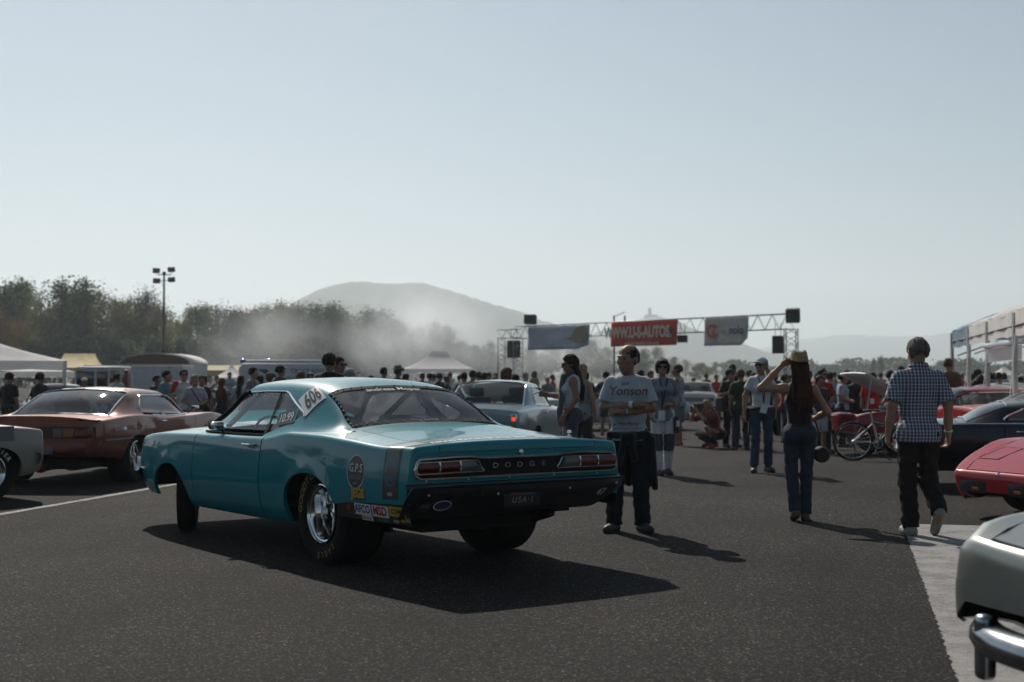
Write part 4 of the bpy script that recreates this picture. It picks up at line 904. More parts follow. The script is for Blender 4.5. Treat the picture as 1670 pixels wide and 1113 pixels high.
def coupe(L_, W_, H_, zs, ov_r, wb, deck, hood, rake=.9, sh=.0, fast=0.0):
    """section tables of a plain two-door: zs shoulder height, ov_r rear overhang, wb wheelbase, deck / hood lengths"""
    xa, xb = ov_r, ov_r + wb; xw0 = L_ - hood; xr0 = deck; xr1 = deck + .5 + fast; xf = xw0 - .62
    return dict(L=L_, W=[(.04, W_ * .95), (.3, W_ * .985), (xa, W_), (L_ * .5, W_), (xb, W_ * .99), (L_ - .35, W_ * .96), (L_ - .04, W_ * .88)],
        zb=[(.04, .40), (xa - .45, .34), (xa - .2, .26), (xb, .25), (xb + .45, .28), (L_ - .04, .36)],
        zs=[(.04, zs - .01), (xa, zs + .02), (xa + .6, zs + .015), (L_ * .5, zs - .02), (xw0, zs - .03), (xb, zs - .03), (L_ - .3, zs - .06), (L_ - .04, zs - .11)],
        zc=[(.04, zs + .07), (deck, zs + .11), (L_ * .5, zs + .06), (xw0, zs + .075), (xb, zs + .05), (L_ - .04, zs - .04)],
        arch=[(xa, .33, .38, .30, 2.3), (xb, .33, .39, .29, 2.3)], r=.045, door=(xf - 1.02 + .1, xw0 - .06), hood=(xw0 + .07, L_ - .06), trunk=(.05, deck - .12), hw=lambda x: W_ * .80, tw=lambda x: W_ * .74,
        g=dict(yb=[(deck - .1, W_ * .80), (deck + .5, W_ * .865), (xf, W_ * .865), (xw0, W_ * .80)], yr=[(deck - .1, W_ * .74), (xr1, W_ * .66), (xf, W_ * .65), (xw0, W_ * .77)],
            zr=[(deck - .1, zs + .06), (deck, zs + .09), (deck + .25 + fast * .5, zs + (H_ - zs) * .55), (xr1, H_ - .075), (xr1 + .45, H_ - .062), (xf, H_ - .075), (xw0, zs + .03)],
            zt=[(deck - .1, zs + .08), (deck, zs + .11), (deck + .25 + fast * .5, zs + .06 + (H_ - zs) * .58), (xr1, H_ - .03), (xr1 + .45, H_), (xf, H_ - .035), (xw0, zs + .075)], flare=.03,
            xb=deck - .1, xr0=deck + .01, xr1=xr1, xf=xf, xw0=xw0, tg=.55, xm=[(zs, xr1 + .06 - .1), (zs + .12, xr1 - .06), (H_ - .10, xr1 + .20), (H_ - .05, xr1 + .24)]))
# copper coupe with the wide rear window
cop = PAINT('copper_paint', (.22, .075, .045), metal=.25, rough=.4)
S = coupe(4.98, .945, 1.26, .80, 1.18, 2.75, .80, 1.62, fast=.30); S['rtyre'] = (.345, .30); S['wz'] = [.345, .33]; S['rearpaint'] = cop
S['W'] = [(.04, .86), (.25, .91), (1.18, .955), (2.4, .935), (3.9, .94), (4.5, .91), (4.94, .78)]
S['zs'] = [(.04, .80), (.4, .825), (1.2, .86), (1.7, .845), (2.4, .80), (3.3, .80), (3.95, .82), (4.5, .78), (4.94, .66)]
S['g']['xm'] = [(.80, 1.72), (.93, 1.60), (1.14, 1.86), (1.20, 1.92)]
cam_, C2 = std_car('race_coupe', 'copper coupe with wide wraparound rear window parked behind the teal drag car', -6.1, 18.0, 81.5, S, cop, bump=None, wr=(.33, .24, .20), belt=chrome)
tb = MB(); gg = []
for y in np.linspace(-.87, .87, 25): gg.append([(-.012 + .05 * (abs(y) / .87) ** 10, y, z) for z in (.625, .66, .745, .775)])
band2 = MB().grid(gg, flip=True).build('light_band', blackp, cam_)
for e in (1, -1):
    for a0, a1, mt, nm in ((.84, .62, redlens, 'tail_lamp'), (.61, .46, M('dim_amber', (.22, .07, .03), .2, coat=.5), 'turn_lamp'), (.45, .33, M('dim_lens', (.10, .10, .11), .2, coat=.5), 'reverse_lamp')): slab(cam_, nm, -.012 + (.004 if a0 > .7 else 0), e * a0, e * a1, .645, .755, mt, -1, .018)
slab(cam_, 'badge', -.014, .02, -.05, .67, .75, redi, -1, .012); slab(cam_, 'badge', -.014, .16, .12, .67, .75, white_ink, -1, .01)
gg = []
for y in np.linspace(-.90, .90, 27): k = (abs(y) / .9) ** 5; gg.append([(.04 + .16 * k, y, .605), (-.055 + .2 * k, y, .59), (-.085 + .22 * k, y, .54), (-.08 + .22 * k, y, .46), (-.02 + .2 * k, y, .40), (.1 + .15 * k, y, .38)])
MB().grid(gg, flip=True).build('rear_bumper', PAINT('copper_bumper', (.17, .056, .04), metal=.25), cam_)
gg = []
for y in np.linspace(-.86, .86, 25): k = (abs(y) / .86) ** 4; gg.append([(.16 + .08 * k, y, C2.topz(.16, y) + .002), (.05 + .1 * k, y, C2.topz(.06, min(abs(y), .8)) + .045 * (1 - .5 * k)), (.0 + .1 * k, y, C2.topz(.05, min(abs(y), .8)) + .04 * (1 - .5 * k)), (.01 + .1 * k, y, C2.topz(.05, min(abs(y), .8)) - .03)])
MB().grid(gg, flip=True).build('rear_spoiler', cop, cam_)
slab(cam_, 'number_plate', -.085, .30, -.36, .43, .52, M('plate_grey', (.20, .17, .18), .5), -1, .01); slab(cam_, 'plate_mark', -.096, -.02, -.16, .44, .50, redi, -1, .006)
for y in (-.5, -.2, .1, .4): MB().lathe([(C2.topz(.12, y), .014), (C2.topz(.12, y) + .014, .012), (C2.topz(.12, y) + .018, .001)], 10, axis='z', c=(.12, y, 0)).build('lid_pin', chrome, cam_)
for y in (-.66, .66): MB().box((.07, y, C2.topz(.07, y) + .01), (.10, .05, .02)).build('lid_strap', blackm, cam_)
rs_ = lambda x0, z0: (lambda u, v: (x0 + u, -(C2.sidey(x0 + u, z0 + v) + .003), z0 + v))
decal('brand_sticker', text_geo('HUGHES', .075, .02), rs_(.62, .735), white_ink, cam_); decal('sticker_underline', shape_geo('rect', .30, .02), rs_(.62, .68), redi, cam_)
rf_ = lambda x0, t0: (lambda u, v: (lambda q: (x0 + u, -(q[0] + .004), q[1] + .003))(C2.gh(x0 + u, [t0 + v])[0]))
decal('roof_sticker', shape_geo('rect', .22, .10), rf_(1.55, .40), M('olive_ink', (.16, .13, .03), .5), cam_); decal('side_stripe', shape_geo('rect', .75, .022, nx=12), rs_(.62, .60), M('silver_ink', (.25, .25, .27), .4), cam_)
decal('side_disc', shape_geo('disc', .13, .13), lambda u, v: (lambda q: (2.35 + u, -(q[0] + .004), q[1]))(C2.gh(2.35 + u, [max(.02, .10 + v * .9)])[0]), M('silver_ink'), cam_)
st_ = MB().lathe([(.06, .10), (.02, .11), (-.02, .10), (-.05, .02)], 18, axis='z', c=(.30, .0, .22)).build('parachute_pack', M('bright_red', (.6, .02, .02), .6), cam_)
f = MB()
for y in (.36, -.10, -.42): f.box((.42, y, .25), (.3, .07, .09)); f.tube([(.2, y, .25), (.6, y, .25)], .035)
f.build('exhaust', under, cam_)
hel = lambda x, y, z, r, mt: MB().lathe([(-r * .7, r * .6), (-r * .3, r * .95), (0, r), (r * .5, r * .85), (r * .85, r * .5), (r, .001)], 14, axis='z', c=(x, y, z)).build('rear_shelf_item', mt, cam_)
hel(1.25, -.42, .96, .07, white_ink); hel(1.3, -.30, .96, .07, white_ink); hel(1.35, -.36, 1.02, .09, M('orange_cloth', (.45, .12, .05), .7))
# light blue coupe with upright roof
lb = PAINT('ice_blue_paint', (.27, .36, .41), metal=.35, rough=.3)
S = coupe(4.65, .89, 1.37, .86, 1.15, 2.79, 1.20, 1.48); S['bz'] = .46
nov, C3 = std_car('parked_coupe', 'pale ice blue coupe with one tail lamp glowing red', -.70, 22.3, 77, S, lb, wr=(.33, .2, .19))
for e in (1, -1):
    slab(nov, 'tail_lamp', .005, e * .80, e * .70, .58, .84, chrome, -1, .02); slab(nov, 'lens', -.018, e * .785, e * .715, .73, .83, redlens, -1, .012)
em, nt_, b_, o_ = nodes_of('lit_tail_lamp'); b_.inputs['Base Color'].default_value = (.6, .02, .01, 1); b_.inputs['Emission Color'].default_value = (1, .09, .02, 1); b_.inputs['Emission Strength'].default_value = .9
slab(nov, 'brake_bulb', -.03, -.78, -.72, .735, .80, em, -1, .006)
slab(nov, 'trunk_trim', .004, .62, -.62, .60, .72, M('blue_trim', (.09, .13, .17), .35, coat=.5), -1, .012)
# white sedan beyond the strip, seen from behind
wp = PAINT('white_paint', (.55, .55, .54), metal=.0, rough=.35)
S = coupe(4.8, .92, 1.40, .90, 1.2, 2.85, 1.15, 1.5)
sed, C4 = std_car('white_sedan', 'white sedan with black roof knob seen from behind beyond the photographer', gx(1127, 52), 52, 78, S, wp)
for e in (1, -1): slab(sed, 'tail_lamp', .0, e * .82, e * .45, .70, .80, redlens, -1, .02)
slab(sed, 'grille_panel', .0, .44, -.44, .68, .82, trimgrey, -1, .015); MB().lathe([(1.40, .05), (1.44, .09), (1.50, .09), (1.53, .001)], 12, axis='z', c=(2.2, .1, 0)).build('roof_knob', blackm, sed)
# white coupe behind the two women
S = coupe(4.6, .90, 1.36, .86, 1.1, 2.75, 1.1, 1.45)
wc, C5 = std_car('white_coupe', 'white coupe half hidden behind the woman with the phone', gx(868, 42) , 42, 8, S, PAINT('cool_white_paint', (.5, .54, .56), metal=.0))
# dark red car with its hood up
dr = PAINT('dark_red_paint', (.20, .012, .025), metal=.15, rough=.3)
S = coupe(4.75, .93, 1.30, .84, 1.15, 2.75, .95, 1.55)
rc, C6 = std_car('open_hood_car', 'dark red car with its grey hood propped open behind the bicycle', 11.0, 27.5, 186, S, dr, bump=None, hoodopen=27, hoodp=M('grey_hood', (.62, .63, .64), .5), wr=(.33, .22, .20))
for e in (1, -1):
    for y in (.70,): simple_lamp(rc, 4.72, e * y, .60, .085, clearlens, 1)
MB().grid([[(x, y, C6.topz(x, y) + .004) for y in np.linspace(.70, .74, 2)] for x in np.linspace(3.3, 4.68, 8)]).build('hood_stripe', MAT['grey_hood'], rc)
# navy two seater with black hard top
nv = PAINT('navy_paint', (.012, .017, .028), metal=.2, rough=.3)
S = coupe(4.5, .90, 1.12, .76, 1.18, 2.5, .78, 1.75); S['rtyre'] = (.35, .25); S['cabin'] = False
nc, C7 = std_car('navy_roadster', 'dark navy two seater with black hard top behind the checked shirt man', 5.05, 18.6, -12, S, nv, roofp=PAINT('black_top', (.012, .012, .014), rough=.35), wr=(.345, .24, .20), letters=[('RADIAL G T', 2.3, .13, .05)])
MB().tube([(x, -(C7.sidey(x, float(C7.zs(x))) - .03), float(C7.zs(x)) + .045) for x in np.linspace(.3, 3.0, 14)], .012, n=5).build('chrome_strip', chrome, nc)
# red fastback and the red car with silver roof behind it
rd = PAINT('signal_red_paint', (.36, .022, .015), metal=.0, rough=.35)
S = coupe(5.1, .95, 1.34, .88, 1.25, 2.95, .85, 1.65, fast=.35); S['g']['xm'] = [(.86, 2.05), (1.0, 1.98), (1.2, 2.20), (1.30, 2.25)]
fb, C8 = std_car('red_fastback', 'bright red fastback with white roof edge under the canopy', 7.35, 23.6, 4, S, rd, wr=(.345, .24, .2))
for e in (1, -1): MB().tube([(x, e * q[0], q[1] + .004) for x in np.linspace(.85, 2.3, 12) for q in [C8.gh(x, [TR + .03])[0]]], .028, n=6, flat=.5).build('roof_stripe', white_ink, fb)
S = coupe(4.7, .91, 1.38, .86, 1.15, 2.8, 1.1, 1.5)
rw, C9 = std_car('red_hardtop', 'red car with silver roof parked behind the red fastback', 12.9, 31, 176, S, rd, roofp=PAINT('silver_roof', (.42, .44, .45), metal=.5))
# low red sports car nose
rv = PAINT('cherry_paint', (.36, .012, .022), metal=.0, rough=.4)
S = coupe(4.7, .92, 1.20, .72, 1.1, 2.49, .8, 1.9); S['W'] = [(.04, .80), (.5, .90), (1.1, .92), (2.2, .86), (3.2, .91), (3.7, .915), (4.2, .84), (4.5, .73), (4.66, .62)]
S['zs'] = [(.04, .70), (1.1, .80), (2.0, .70), (2.8, .70), (3.4, .75), (3.75, .735), (4.2, .615), (4.5, .51), (4.66, .455)]; S['zc'] = [(.04, .78), (1, .84), (2, .8), (2.85, .80), (3.5, .78), (4.1, .66), (4.66, .48)]; S['r'] = .03; S['p'] = 3.5; S['hw'] = lambda x: float(np.interp(x, [2.8, 4.2, 4.5, 4.66], [.72, .66, .56, .46]))
S['zb'] = [(.04, .34), (.8, .28), (1.1, .22), (3.4, .21), (4.0, .20), (4.3, .165), (4.66, .19)]; S['ins'] = [(0, .13), (.2, .07), (.5, .03), (.8, .008), (1, .0)]; S['cabin'] = False
vx, C10 = std_car('red_sports_car', 'cherry red sports car with low wedge nose and amber side marker', 9.0, 15.85, 204.5, S, rv, bump=None, wr=(.33, .24, .2))
for e in (1, -1):
    sy_ = lambda x0, z0: (lambda u, v: (x0 + u, e * (C10.sidey(x0 + u, z0 + v) + .006), z0 + v))
    decal('side_marker', shape_geo('rect', .20, .065), sy_(4.02, .45), amber, vx); decal('marker_frame', shape_geo('rect', .225, .09), lambda u, v: (4.02 + u, e * (C10.sidey(4.02 + u, .45 + v) + .003), .45 + v), M('marker_red', (.2, .01, .015), .4), vx)
    MB().box((4.655, e * .33, .325), (.09, .36, .12)).build('grille', blackm, vx, bevel=.01); slab(vx, 'turn_lamp', 4.702, e * .24, e * .33, .29, .322, amber, 1, .008)
    MB().grid([[(x, e * y, C10.topz(x, y) + .004) for y in (.34, .60)] for x in (4.02, 4.36)]).build('headlight_door', rv, vx, smooth=False)
    m = MB(); 
    for a, b2 in (((4.02, .34), (4.02, .60)), ((4.36, .33), (4.36, .60)), ((4.02, .34), (4.36, .33)), ((4.02, .6), (4.36, .6))): m.tube([(a[0], e * a[1], C10.topz(*a) + .003), (b2[0], e * b2[1], C10.topz(*b2) + .003)], .004, n=4)
    m.build('headlight_seam', blackm, vx)
MB().tube([(4.66, 0, .47), (4.69, 0, .445)], .02, n=8).build('nose_badge', chrome, vx)
# silver foreground car, only its front corner in view
sv = PAINT('silver_green_paint', (.27, .28, .26), metal=.65, rough=.36)
S = coupe(4.9, .93, 1.35, .80, 1.2, 2.85, 1.0, 1.55)
S['W'] = [(.04, .88), (.3, .91), (1.2, .93), (2.5, .93), (4.0, .93), (4.5, .92), (4.7, .89), (4.80, .855), (4.86, .81)]; S['zb'] = [(.04, .4), (.8, .33), (1, .25), (4.05, .25), (4.4, .32), (4.6, .40), (4.86, .43)]; S['zp'] = [(.04, .3), (4.86, .3)]
S['zs'] = [(.04, .80), (1.2, .83), (2.4, .80), (3.3, .78), (4.05, .79), (4.5, .775), (4.75, .74), (4.86, .69)]; S['zc'] = [(.04, .88), (1, .9), (3.3, .86), (4.2, .84), (4.7, .80), (4.86, .76)]; S['r'] = .12; S['hw'] = lambda x: float(np.interp(x, [3.3, 4.5, 4.86], [.74, .70, .58]))
sc_, C11 = std_car('silver_car', 'silver grey car corner with rounded fender and chrome bumper beside the painted bay', 6.75, 6.50, 196, S, sv, bump=None, wr=(.33, .22, .19), wstyle='steel')
gg = []
for y in np.linspace(-1, 1, 31):
    yy = .93 * math.copysign(abs(y) ** .7, y); xx = 5.0 - .42 * abs(y) ** 2.6
    gg.append([(xx - .09, yy * .96, .455), (xx - .04, yy * .985, .465), (xx, yy, .45), (xx + .025, yy, .42), (xx + .028, yy, .385), (xx + .005, yy * .99, .345), (xx - .05, yy * .965, .325)])
bo = MB().grid(gg); bo.build('front_bumper', M('worn_chrome', (.30, .32, .35), .22, 1.0, var=.2), sc_)
for e in (1, -1):
    MB().box((4.93, e * .52, .37), (.07, .08, .26)).build('bumper_guard', MAT['worn_chrome'], sc_, bevel=.034, seg=4)
# grey and cream primered car at the left edge
gp = PAINT('cream_paint', (.33, .30, .26), metal=.0, rough=.4)
S = coupe(4.5, .90, 1.36, .84, 1.05, 2.6, 1.1, 1.3); S['W'] = [(.04, .86), (.3, .89), (1.05, .90), (2.4, .90), (3.65, .90), (4.1, .885), (4.30, .84)]; S['hood'] = (3.27, 4.27)
lc, C12 = std_car('primered_car', 'cream and grey primered car front with lettered race tyre behind the painted line', -8.97, 13.88, 47, S, gp, wr=(.335, .22, .205), wstyle='steel', letters=[('HOOSIER', 1.75, .2, .075)], hoodp=M('primer_grey', (.16, .16, .165), .55))
decal('primer_patch', shape_geo('rect', .62, .26, nx=10), lambda u, v: (3.62 + u, -(C12.sidey(3.62 + u, .72 + v * (1 if v > 0 else .3)) + .002), .72 + v * (1 if v > 0 else .3)), MAT['primer_grey'], lc)
# pale car nosing out behind the two men in black
S = coupe(4.5, .90, 1.40, .86, 1.05, 2.65, 1.1, 1.35)
pc, C13 = std_car('pale_car', 'pale old car with round headlamps behind the two men in black', gx(70, 37) - .5, 39.5, -70, S, PAINT('pale_paint', (.4, .4, .38), metal=0))
for e in (1, -1): simple_lamp(pc, 4.47, e * .68, .66, .09, clearlens, 1)
slab(pc, 'grille', 4.47, .5, -.5, .56, .72, trimgrey, 1)
# ------------------------------------------------------------------ start gantry, canopies, light mast, vans
trussm = M('truss_aluminium', (.16, .165, .17), .5, .7, var=.15)
def truss(m, a, b_, w=.42, h=.5, n=18, r=.028):
    a = Vector(a); b_ = Vector(b_); d = (b_ - a).normalized(); up = Vector((0, 0, 1)) if abs(d.z) < .9 else Vector((1, 0, 0)); s_ = d.cross(up).normalized(); u_ = s_.cross(d)
    cs = [s_ * (w / 2 * i) + u_ * (h / 2 * j) for i, j in ((1, 1), (-1, 1), (-1, -1), (1, -1))]
    for c in cs: m.tube([a + c, b_ + c], r, n=5)
    for k in range(n):
        p = a.lerp(b_, k / n); q = a.lerp(b_, (k + 1) / n)
        for i in range(4): m.tube([p + cs[i], q + cs[(i + 1) % 4]] if k % 2 else [p + cs[(i + 1) % 4], q + cs[i]], r * .55, n=4, cap=False)
GL = Vector((gx(845, 101), 101, 0)); GR = Vector((gx(1290, 79), 79, 0)); GT = 4.62
gan = thing('start_gantry', 'long aluminium truss gantry spanning the strip with banners hung from it', 'gantry', (0, 0, gz(90)))
m = MB(); truss(m, (GL.x, GL.y, GT), (GR.x, GR.y, GT), .5, .85, 46); m.build('crossbeam', trussm, gan, sharp=None)
for p, nm in ((GL, 1), (GR, 2)):
    for off in (0, .0):
        pass
    m = MB(); truss(m, (p.x, p.y, 0), (p.x, p.y, GT - .4), .65, .65, 12, .032); m.build('tower', trussm, gan, sharp=None)
m = MB(); truss(m, (GL.x - 1.35, GL.y + 2, GT - .05), (GL.x + .1, GL.y, GT - .05), .4, .6, 4); m.build('side_arm', trussm, gan, sharp=None)
m = MB(); truss(m, (GL.x - 1.2, GL.y + 1.8, 0), (GL.x - 1.2, GL.y + 1.8, GT - .3), .5, .5, 12, .03); m.build('tower', trussm, gan, sharp=None)
mid = GL.lerp(GR, (1050 - 845) / (1290 - 845) * .94); m = MB()
for e in (-.35, .35): m.tube([(mid.x + e, mid.y + .6, 0), (mid.x + e, mid.y + .6, GT + .85)], .06, n=6)
for z in np.arange(.6, 5.4, .6): m.tube([(mid.x - .35, mid.y + .6, z), (mid.x + .35, mid.y + .6, z + .3)], .025, n=4)
m.build('centre_mast', trussm, gan)
gd = (GR - GL).normalized()
def on_gantry(u):                                             # point of the beam line under pixel column u
    best = min((abs(835 + (GL + gd * t).x / (GL + gd * t).y * FPX - u), t) for t in np.linspace(-2, 32, 1400)); return GL + gd * best[1]
def banner(u0, u1, top, bot, mat, label, name='banner', sag=.06, corner=0.0):
    a, b_ = on_gantry(u0), on_gantry(u1); nrm = Vector((gd.y, -gd.x, 0)); g = []
    for i in np.linspace(0, 1, 25):
        p = a.lerp(b_, i) + nrm * .42; row = []
        for k in np.linspace(0, 1, 9):
            zz = top + (bot + corner * max(0, i - .8) * 5 - top) * k; wv = .05 * math.sin(i * 19 + k * 2) * k + sag * math.sin(i * 7) * k; row.append((p.x + nrm.x * wv, p.y + nrm.y * wv, zz + gz(90)))
        g.append(row)
    o = MB().grid(g, flip=True).build(name, mat, sharp=None); tag(o, label, 'banner'); thicken(o, .01)
    fn = lambda off: (lambda U, V: (lambda p: (p.x, p.y, V + gz(90)))(a.lerp(b_, U) + nrm * (.42 + off)))
    return o, fn, (b_ - a).length
def btext(o, fn, L_, txt, u, z, size, mat, bold=.02, wd_=1., shear=0.):
    U, V, F = text_geo(txt, size, bold, shear, 1, wd_); f = fn(.16); m = MB(); m.add([f(u + a / L_, z + b_) for a, b_ in zip(U, V)], F); t = m.build('banner_lettering', mat, smooth=False); t.parent = o; return t
bred = M('banner_red', (.62, .05, .03), .7, trans=.35, var=.06); bcream = M('banner_cream', (.62, .55, .42), .7); bnavy = M('banner_navy', (.03, .04, .09), .7)
o, fn, L_ = banner(1005, 1114, 5.0, 3.45, bred, 'red web address banner in the middle of the gantry')
btext(o, fn, L_, 'WWW.U-S-AUTOS.', .43, 4.28, .95, bcream, .05, .80); btext(o, fn, L_, 'it', .93, 4.28, .86, bnavy, .03, .8); btext(o, fn, L_, 'used and american auto parts', .5, 3.62, .34, bcream, .02, .82)
o, fn, L_ = banner(869, 970, 4.95, 3.35, M('banner_pale_blue', (.5, .56, .62), .7, trans=.45), 'pale blue banner with a tan blot hanging on the gantry', corner=.25)
f = fn(.16); m = MB(); pts = [(.60, 4.05), (.72, 4.12), (.76, 4.4), (.80, 4.75), (.97, 4.92), (.95, 4.55), (.99, 4.3), (.96, 4.0), (.88, 3.7), (.80, 3.72), (.75, 3.95)]
m.add([f(u, z) for u, z in pts], [tuple(range(len(pts)))]); t = m.build('banner_picture', M('banner_tan', (.30, .22, .14), .7)); t.parent = o
btext(o, fn, L_, 'AUTO MOTO CLUB', .45, 3.5, .26, M('banner_grey', (.25, .25, .3), .7), .01)
o, fn, L_ = banner(1158, 1230, 5.05, 3.35, M('banner_white', (.62, .60, .57), .7, trans=.4), 'white banner with orange ring logo on the gantry', corner=.4)
borange = M('banner_orange', (.55, .13, .03), .7); f = fn(.16); m = MB(); ring = []; n = 24
m.add([f(.22 + .13 * r * math.cos(a) , 4.2 + .42 * r * math.sin(a)) for r in (.55, 1) for a in np.linspace(.6, 5.7, n)], [(k, n + k, n + k + 1, k + 1) for k in range(n - 1)]); t = m.build('banner_logo', borange, smooth=False); t.parent = o
btext(o, fn, L_, 'a', .25, 4.2, .6, borange, .03); btext(o, fn, L_, 're', .47, 4.2, .55, M('banner_pale_orange', (.5, .3, .2), .7), .02); btext(o, fn, L_, 'nolo', .77, 4.22, .66, bnavy, .02)
def speaker(u, v0, v1, w, label, Yoff=0, tilt=0):
    p = on_gantry(u); Y = p.y + Yoff; h = (v1 - v0) * Y / FPX; c = at(u, (v0 + v1) / 2, Y); r = thing('loudspeaker', label, 'speaker', (c.x, Y, c.z - h / 2), R(-18))
    MB().box((0, 0, h / 2), (w, .55, h), rot=Matrix.Rotation(R(tilt), 3, 'X')).build('cabinet', blackm, r, bevel=.03)
    MB().box((0, -.29, h / 2), (w * .88, .02, h * .9), rot=Matrix.Rotation(R(tilt), 3, 'X')).build('grille', M('speaker_cloth', (.03, .03, .032), .9), r, smooth=False)
    if v0 > 535: 
        for e in (-.25, .25): MB().tube([(e * w, 0, h), (e * w, 0, h + .75)], .02, n=4).build('hanger', trussm, r)
speaker(865, 514, 529, .8, 'black loudspeaker standing on the far end of the gantry', .0, -8); speaker(838, 556, 584, .85, 'grey loudspeaker hung from the far gantry arm')
speaker(1293, 504, 526, .75, 'black tilted loudspeaker on the near end of the gantry', .0, 15); speaker(1269, 548, 577, .62, 'black loudspeaker hung beside the near gantry tower', .4)
speaker(1113, 547, 559, .55, 'small black display box below the red banner', .3)
# canopies
def canopy(name, label, u0, u1, Y, vpeak, veave, mat, depth=3.5, valance=.28, ridge=.18, posts=True, yaw=0, cat='canopy', uc=None):
    x0, x1 = gx(u0, Y), gx(u1, Y); ze = at(0, veave, Y).z; zp = at(0, vpeak, Y + depth / 2).z; r = thing(name, label, cat, ((x0 + x1) / 2, Y + depth / 2, gz(Y)), R(yaw)); g0 = gz(Y)
    hw, hd = (x1 - x0) / 2, depth / 2; ze -= g0; zp -= g0; g = []; N = 16
    per = []
    for k in range(N * 4):
        s_, q = divmod(k, N); q = q / N * 2 - 1; per.append({0: (q * hw, -hd), 1: (hw, q * hd), 2: (-q * hw, hd), 3: (-hw, -q * hd)}[s_])
    for t in np.linspace(0, 1, 9):
        row = []
        for x, y in per:
            rx = max(-ridge * hw, min(ridge * hw, x)); e = 1 - t; px_, py_ = rx + (x - rx) * t, y * t
            row.append((px_, py_, zp + (ze - zp) * (t ** .72) - .05 * math.sin(PI * t)))
        g.append(row)
    g.append([(x, y, ze - valance + .02 * math.sin(k * 1.9)) for k, (x, y) in enumerate(per)])
    P = np.array(g).transpose(1, 0, 2); o = MB().grid(P, closeu=True, flip=True).build('canopy_cover', mat, r, sharp=60)
    for ex in (-1, 1):
        for ey in (-1, 1): MB().box((ex * (hw - .05), ey * (hd - .05), ze / 2), (.06, .06, ze)).build('post', alu, r, smooth=False)
    return r
canopy('canopy', 'large off white canopy with grey valance at the left paddock', -430, 50, 36, 512, 588, canvasw, 4.6, .24, .1, yaw=18)
canopy('canopy', 'low bright white canopy behind the two men in black', -40, 112, 47, 598, 606, canvasw, 4, .2, .3, yaw=15)
canopy('canopy', 'yellow canopy behind the off white canopy', 55, 140, 54, 577, 600, M('yellow_canvas', (.50, .36, .08), .75, trans=.35, bump=.2, bscale=3), 5, .3, .6, yaw=15)
canopy('canopy', 'white pitched canopy standing in the drifting smoke', 655, 772, 76, 573, 602, canvasw, 4, .2, .2)
yel = M('pale_yellow_canvas', (.5, .42, .22), .75, trans=.35)
canopy('canopy', 'pale yellow market canopy behind the crowd', 306, 400, 75, 596, 604, yel, 6, .25, .7); canopy('canopy', 'long pale yellow canopy with low ridge near the van', 300, 420, 95, 596, 602, yel, 5, .2, .8)
canopy('canopy', 'small white peaked canopy beside the rescue van', 346, 390, 66, 595, 616, canvasw, 3, .2, .05); canopy('canopy', 'second white peaked canopy by the rescue van', 376, 402, 74, 598, 612, canvasw, 3, .2, .05)
canopy('canopy', 'tiny white canopy far behind the parked red cars', 1630, 1672, 85, 599, 612, canvasw, 3, .2, .1)
# the row of white canopies on the right
rowp = [(11.45, 37), (10.6, 33), (9.7, 29), (8.7, 24.6), (7.65, 20)]
blu = M('blue_canvas', (.20, .29, .38), .75, trans=.3, bump=.3, bscale=4)
for i in range(4):
    (xa, ya), (xb_, yb_) = rowp[i], rowp[i + 1]; g0 = gz(ya); r = thing('canopy', ['pale blue end canopy of the row beside the parked red cars', 'white canopy between the blue one and the next bay', 'white canopy with grey rail above the navy car', 'white canopy bay rising over the red sports car'][i], 'canopy', (xa, ya, g0), 0)
    A, B = Vector((0, 0, 0)), Vector((xb_ - xa, yb_ - ya, 0)); out_ = Vector((3.2, -.75, 0)); ze = 2.30 - g0; zp = 3.05 - g0; g = []
    for t in np.linspace(0, 1, 9):
        row = []
        for q in np.linspace(0, 1, 13):
            p = A.lerp(B, .015 + .97 * t) + out_ * q * .98; zz = ze + .24 + (zp - ze - .24) * math.sin(PI * min(1, q * 1.0)) ** .8 * (.75 + .25 * math.sin(PI * t)) - .04 * math.sin(PI * t); row.append((p.x, p.y, zz + .02 * math.sin(t * 9 + q * 14)))
        g.append(row)
    c = MB().grid(g); c.grid([[(p.x + .02 * math.sin(t * 13), p.y, z + .02 * math.sin(t * 11 + i)) for z in (ze - .20, ze + .0, ze + .25)] for t in np.linspace(0, 1, 13) for p in [A.lerp(B, .015 + .97 * t)]])
    c.grid([[((A + out_ * q * .98).x, (A + out_ * q * .98).y - .03, z) for z in (ze, ze + .25 + (zp - ze - .24) * math.sin(PI * q) ** .8 * .75)] for q in np.linspace(0, 1, 13)])
    o = c.build('canopy_cover', blu if i == 0 else canvasw, r, sharp=60)
    for p in (A, A + out_): MB().box((p.x, p.y, ze / 2 + .1), (.075, .075, ze + .2)).build('post', alu, r, smooth=False)
    MB().tube([A + Vector((0, 0, ze - .03)), B + Vector((0, 0, ze - .03))], .025, n=6).build('rail', M('rail_dark', (.07, .06, .065), .6), r)
    MB().tube([A + Vector((.1, -.1, ze - .4)), A + out_ * .35 + Vector((0, 0, ze - .02))], .018, n=5).build('brace', alu, r)
    MB().tube([A + Vector((.02, -.02, ze)), A + Vector((-.55, -1.0, .02))], .007, n=4).build('guy_rope', white_ink, r)
w_ = thing('awning', 'small rolled white awning hanging under the canopy row', 'awning', (gx(1638, 26), 26, 2.0 - .1), R(-70)); MB().tube([(-.55, 0, .05), (.55, 0, .13)], .05, n=8).build('roller', alu, w_); MB().grid([[(x, .02 * math.sin(x * 9), .03 + x * .07 - z) for z in (0, .12, .25)] for x in np.linspace(-.5, .5, 12)]).build('fringe', canvasw, w_)
MB().tube([(-.5, 0, .05), (-.5, 0, .5)], .008, n=4).build('cord', white_ink, w_)
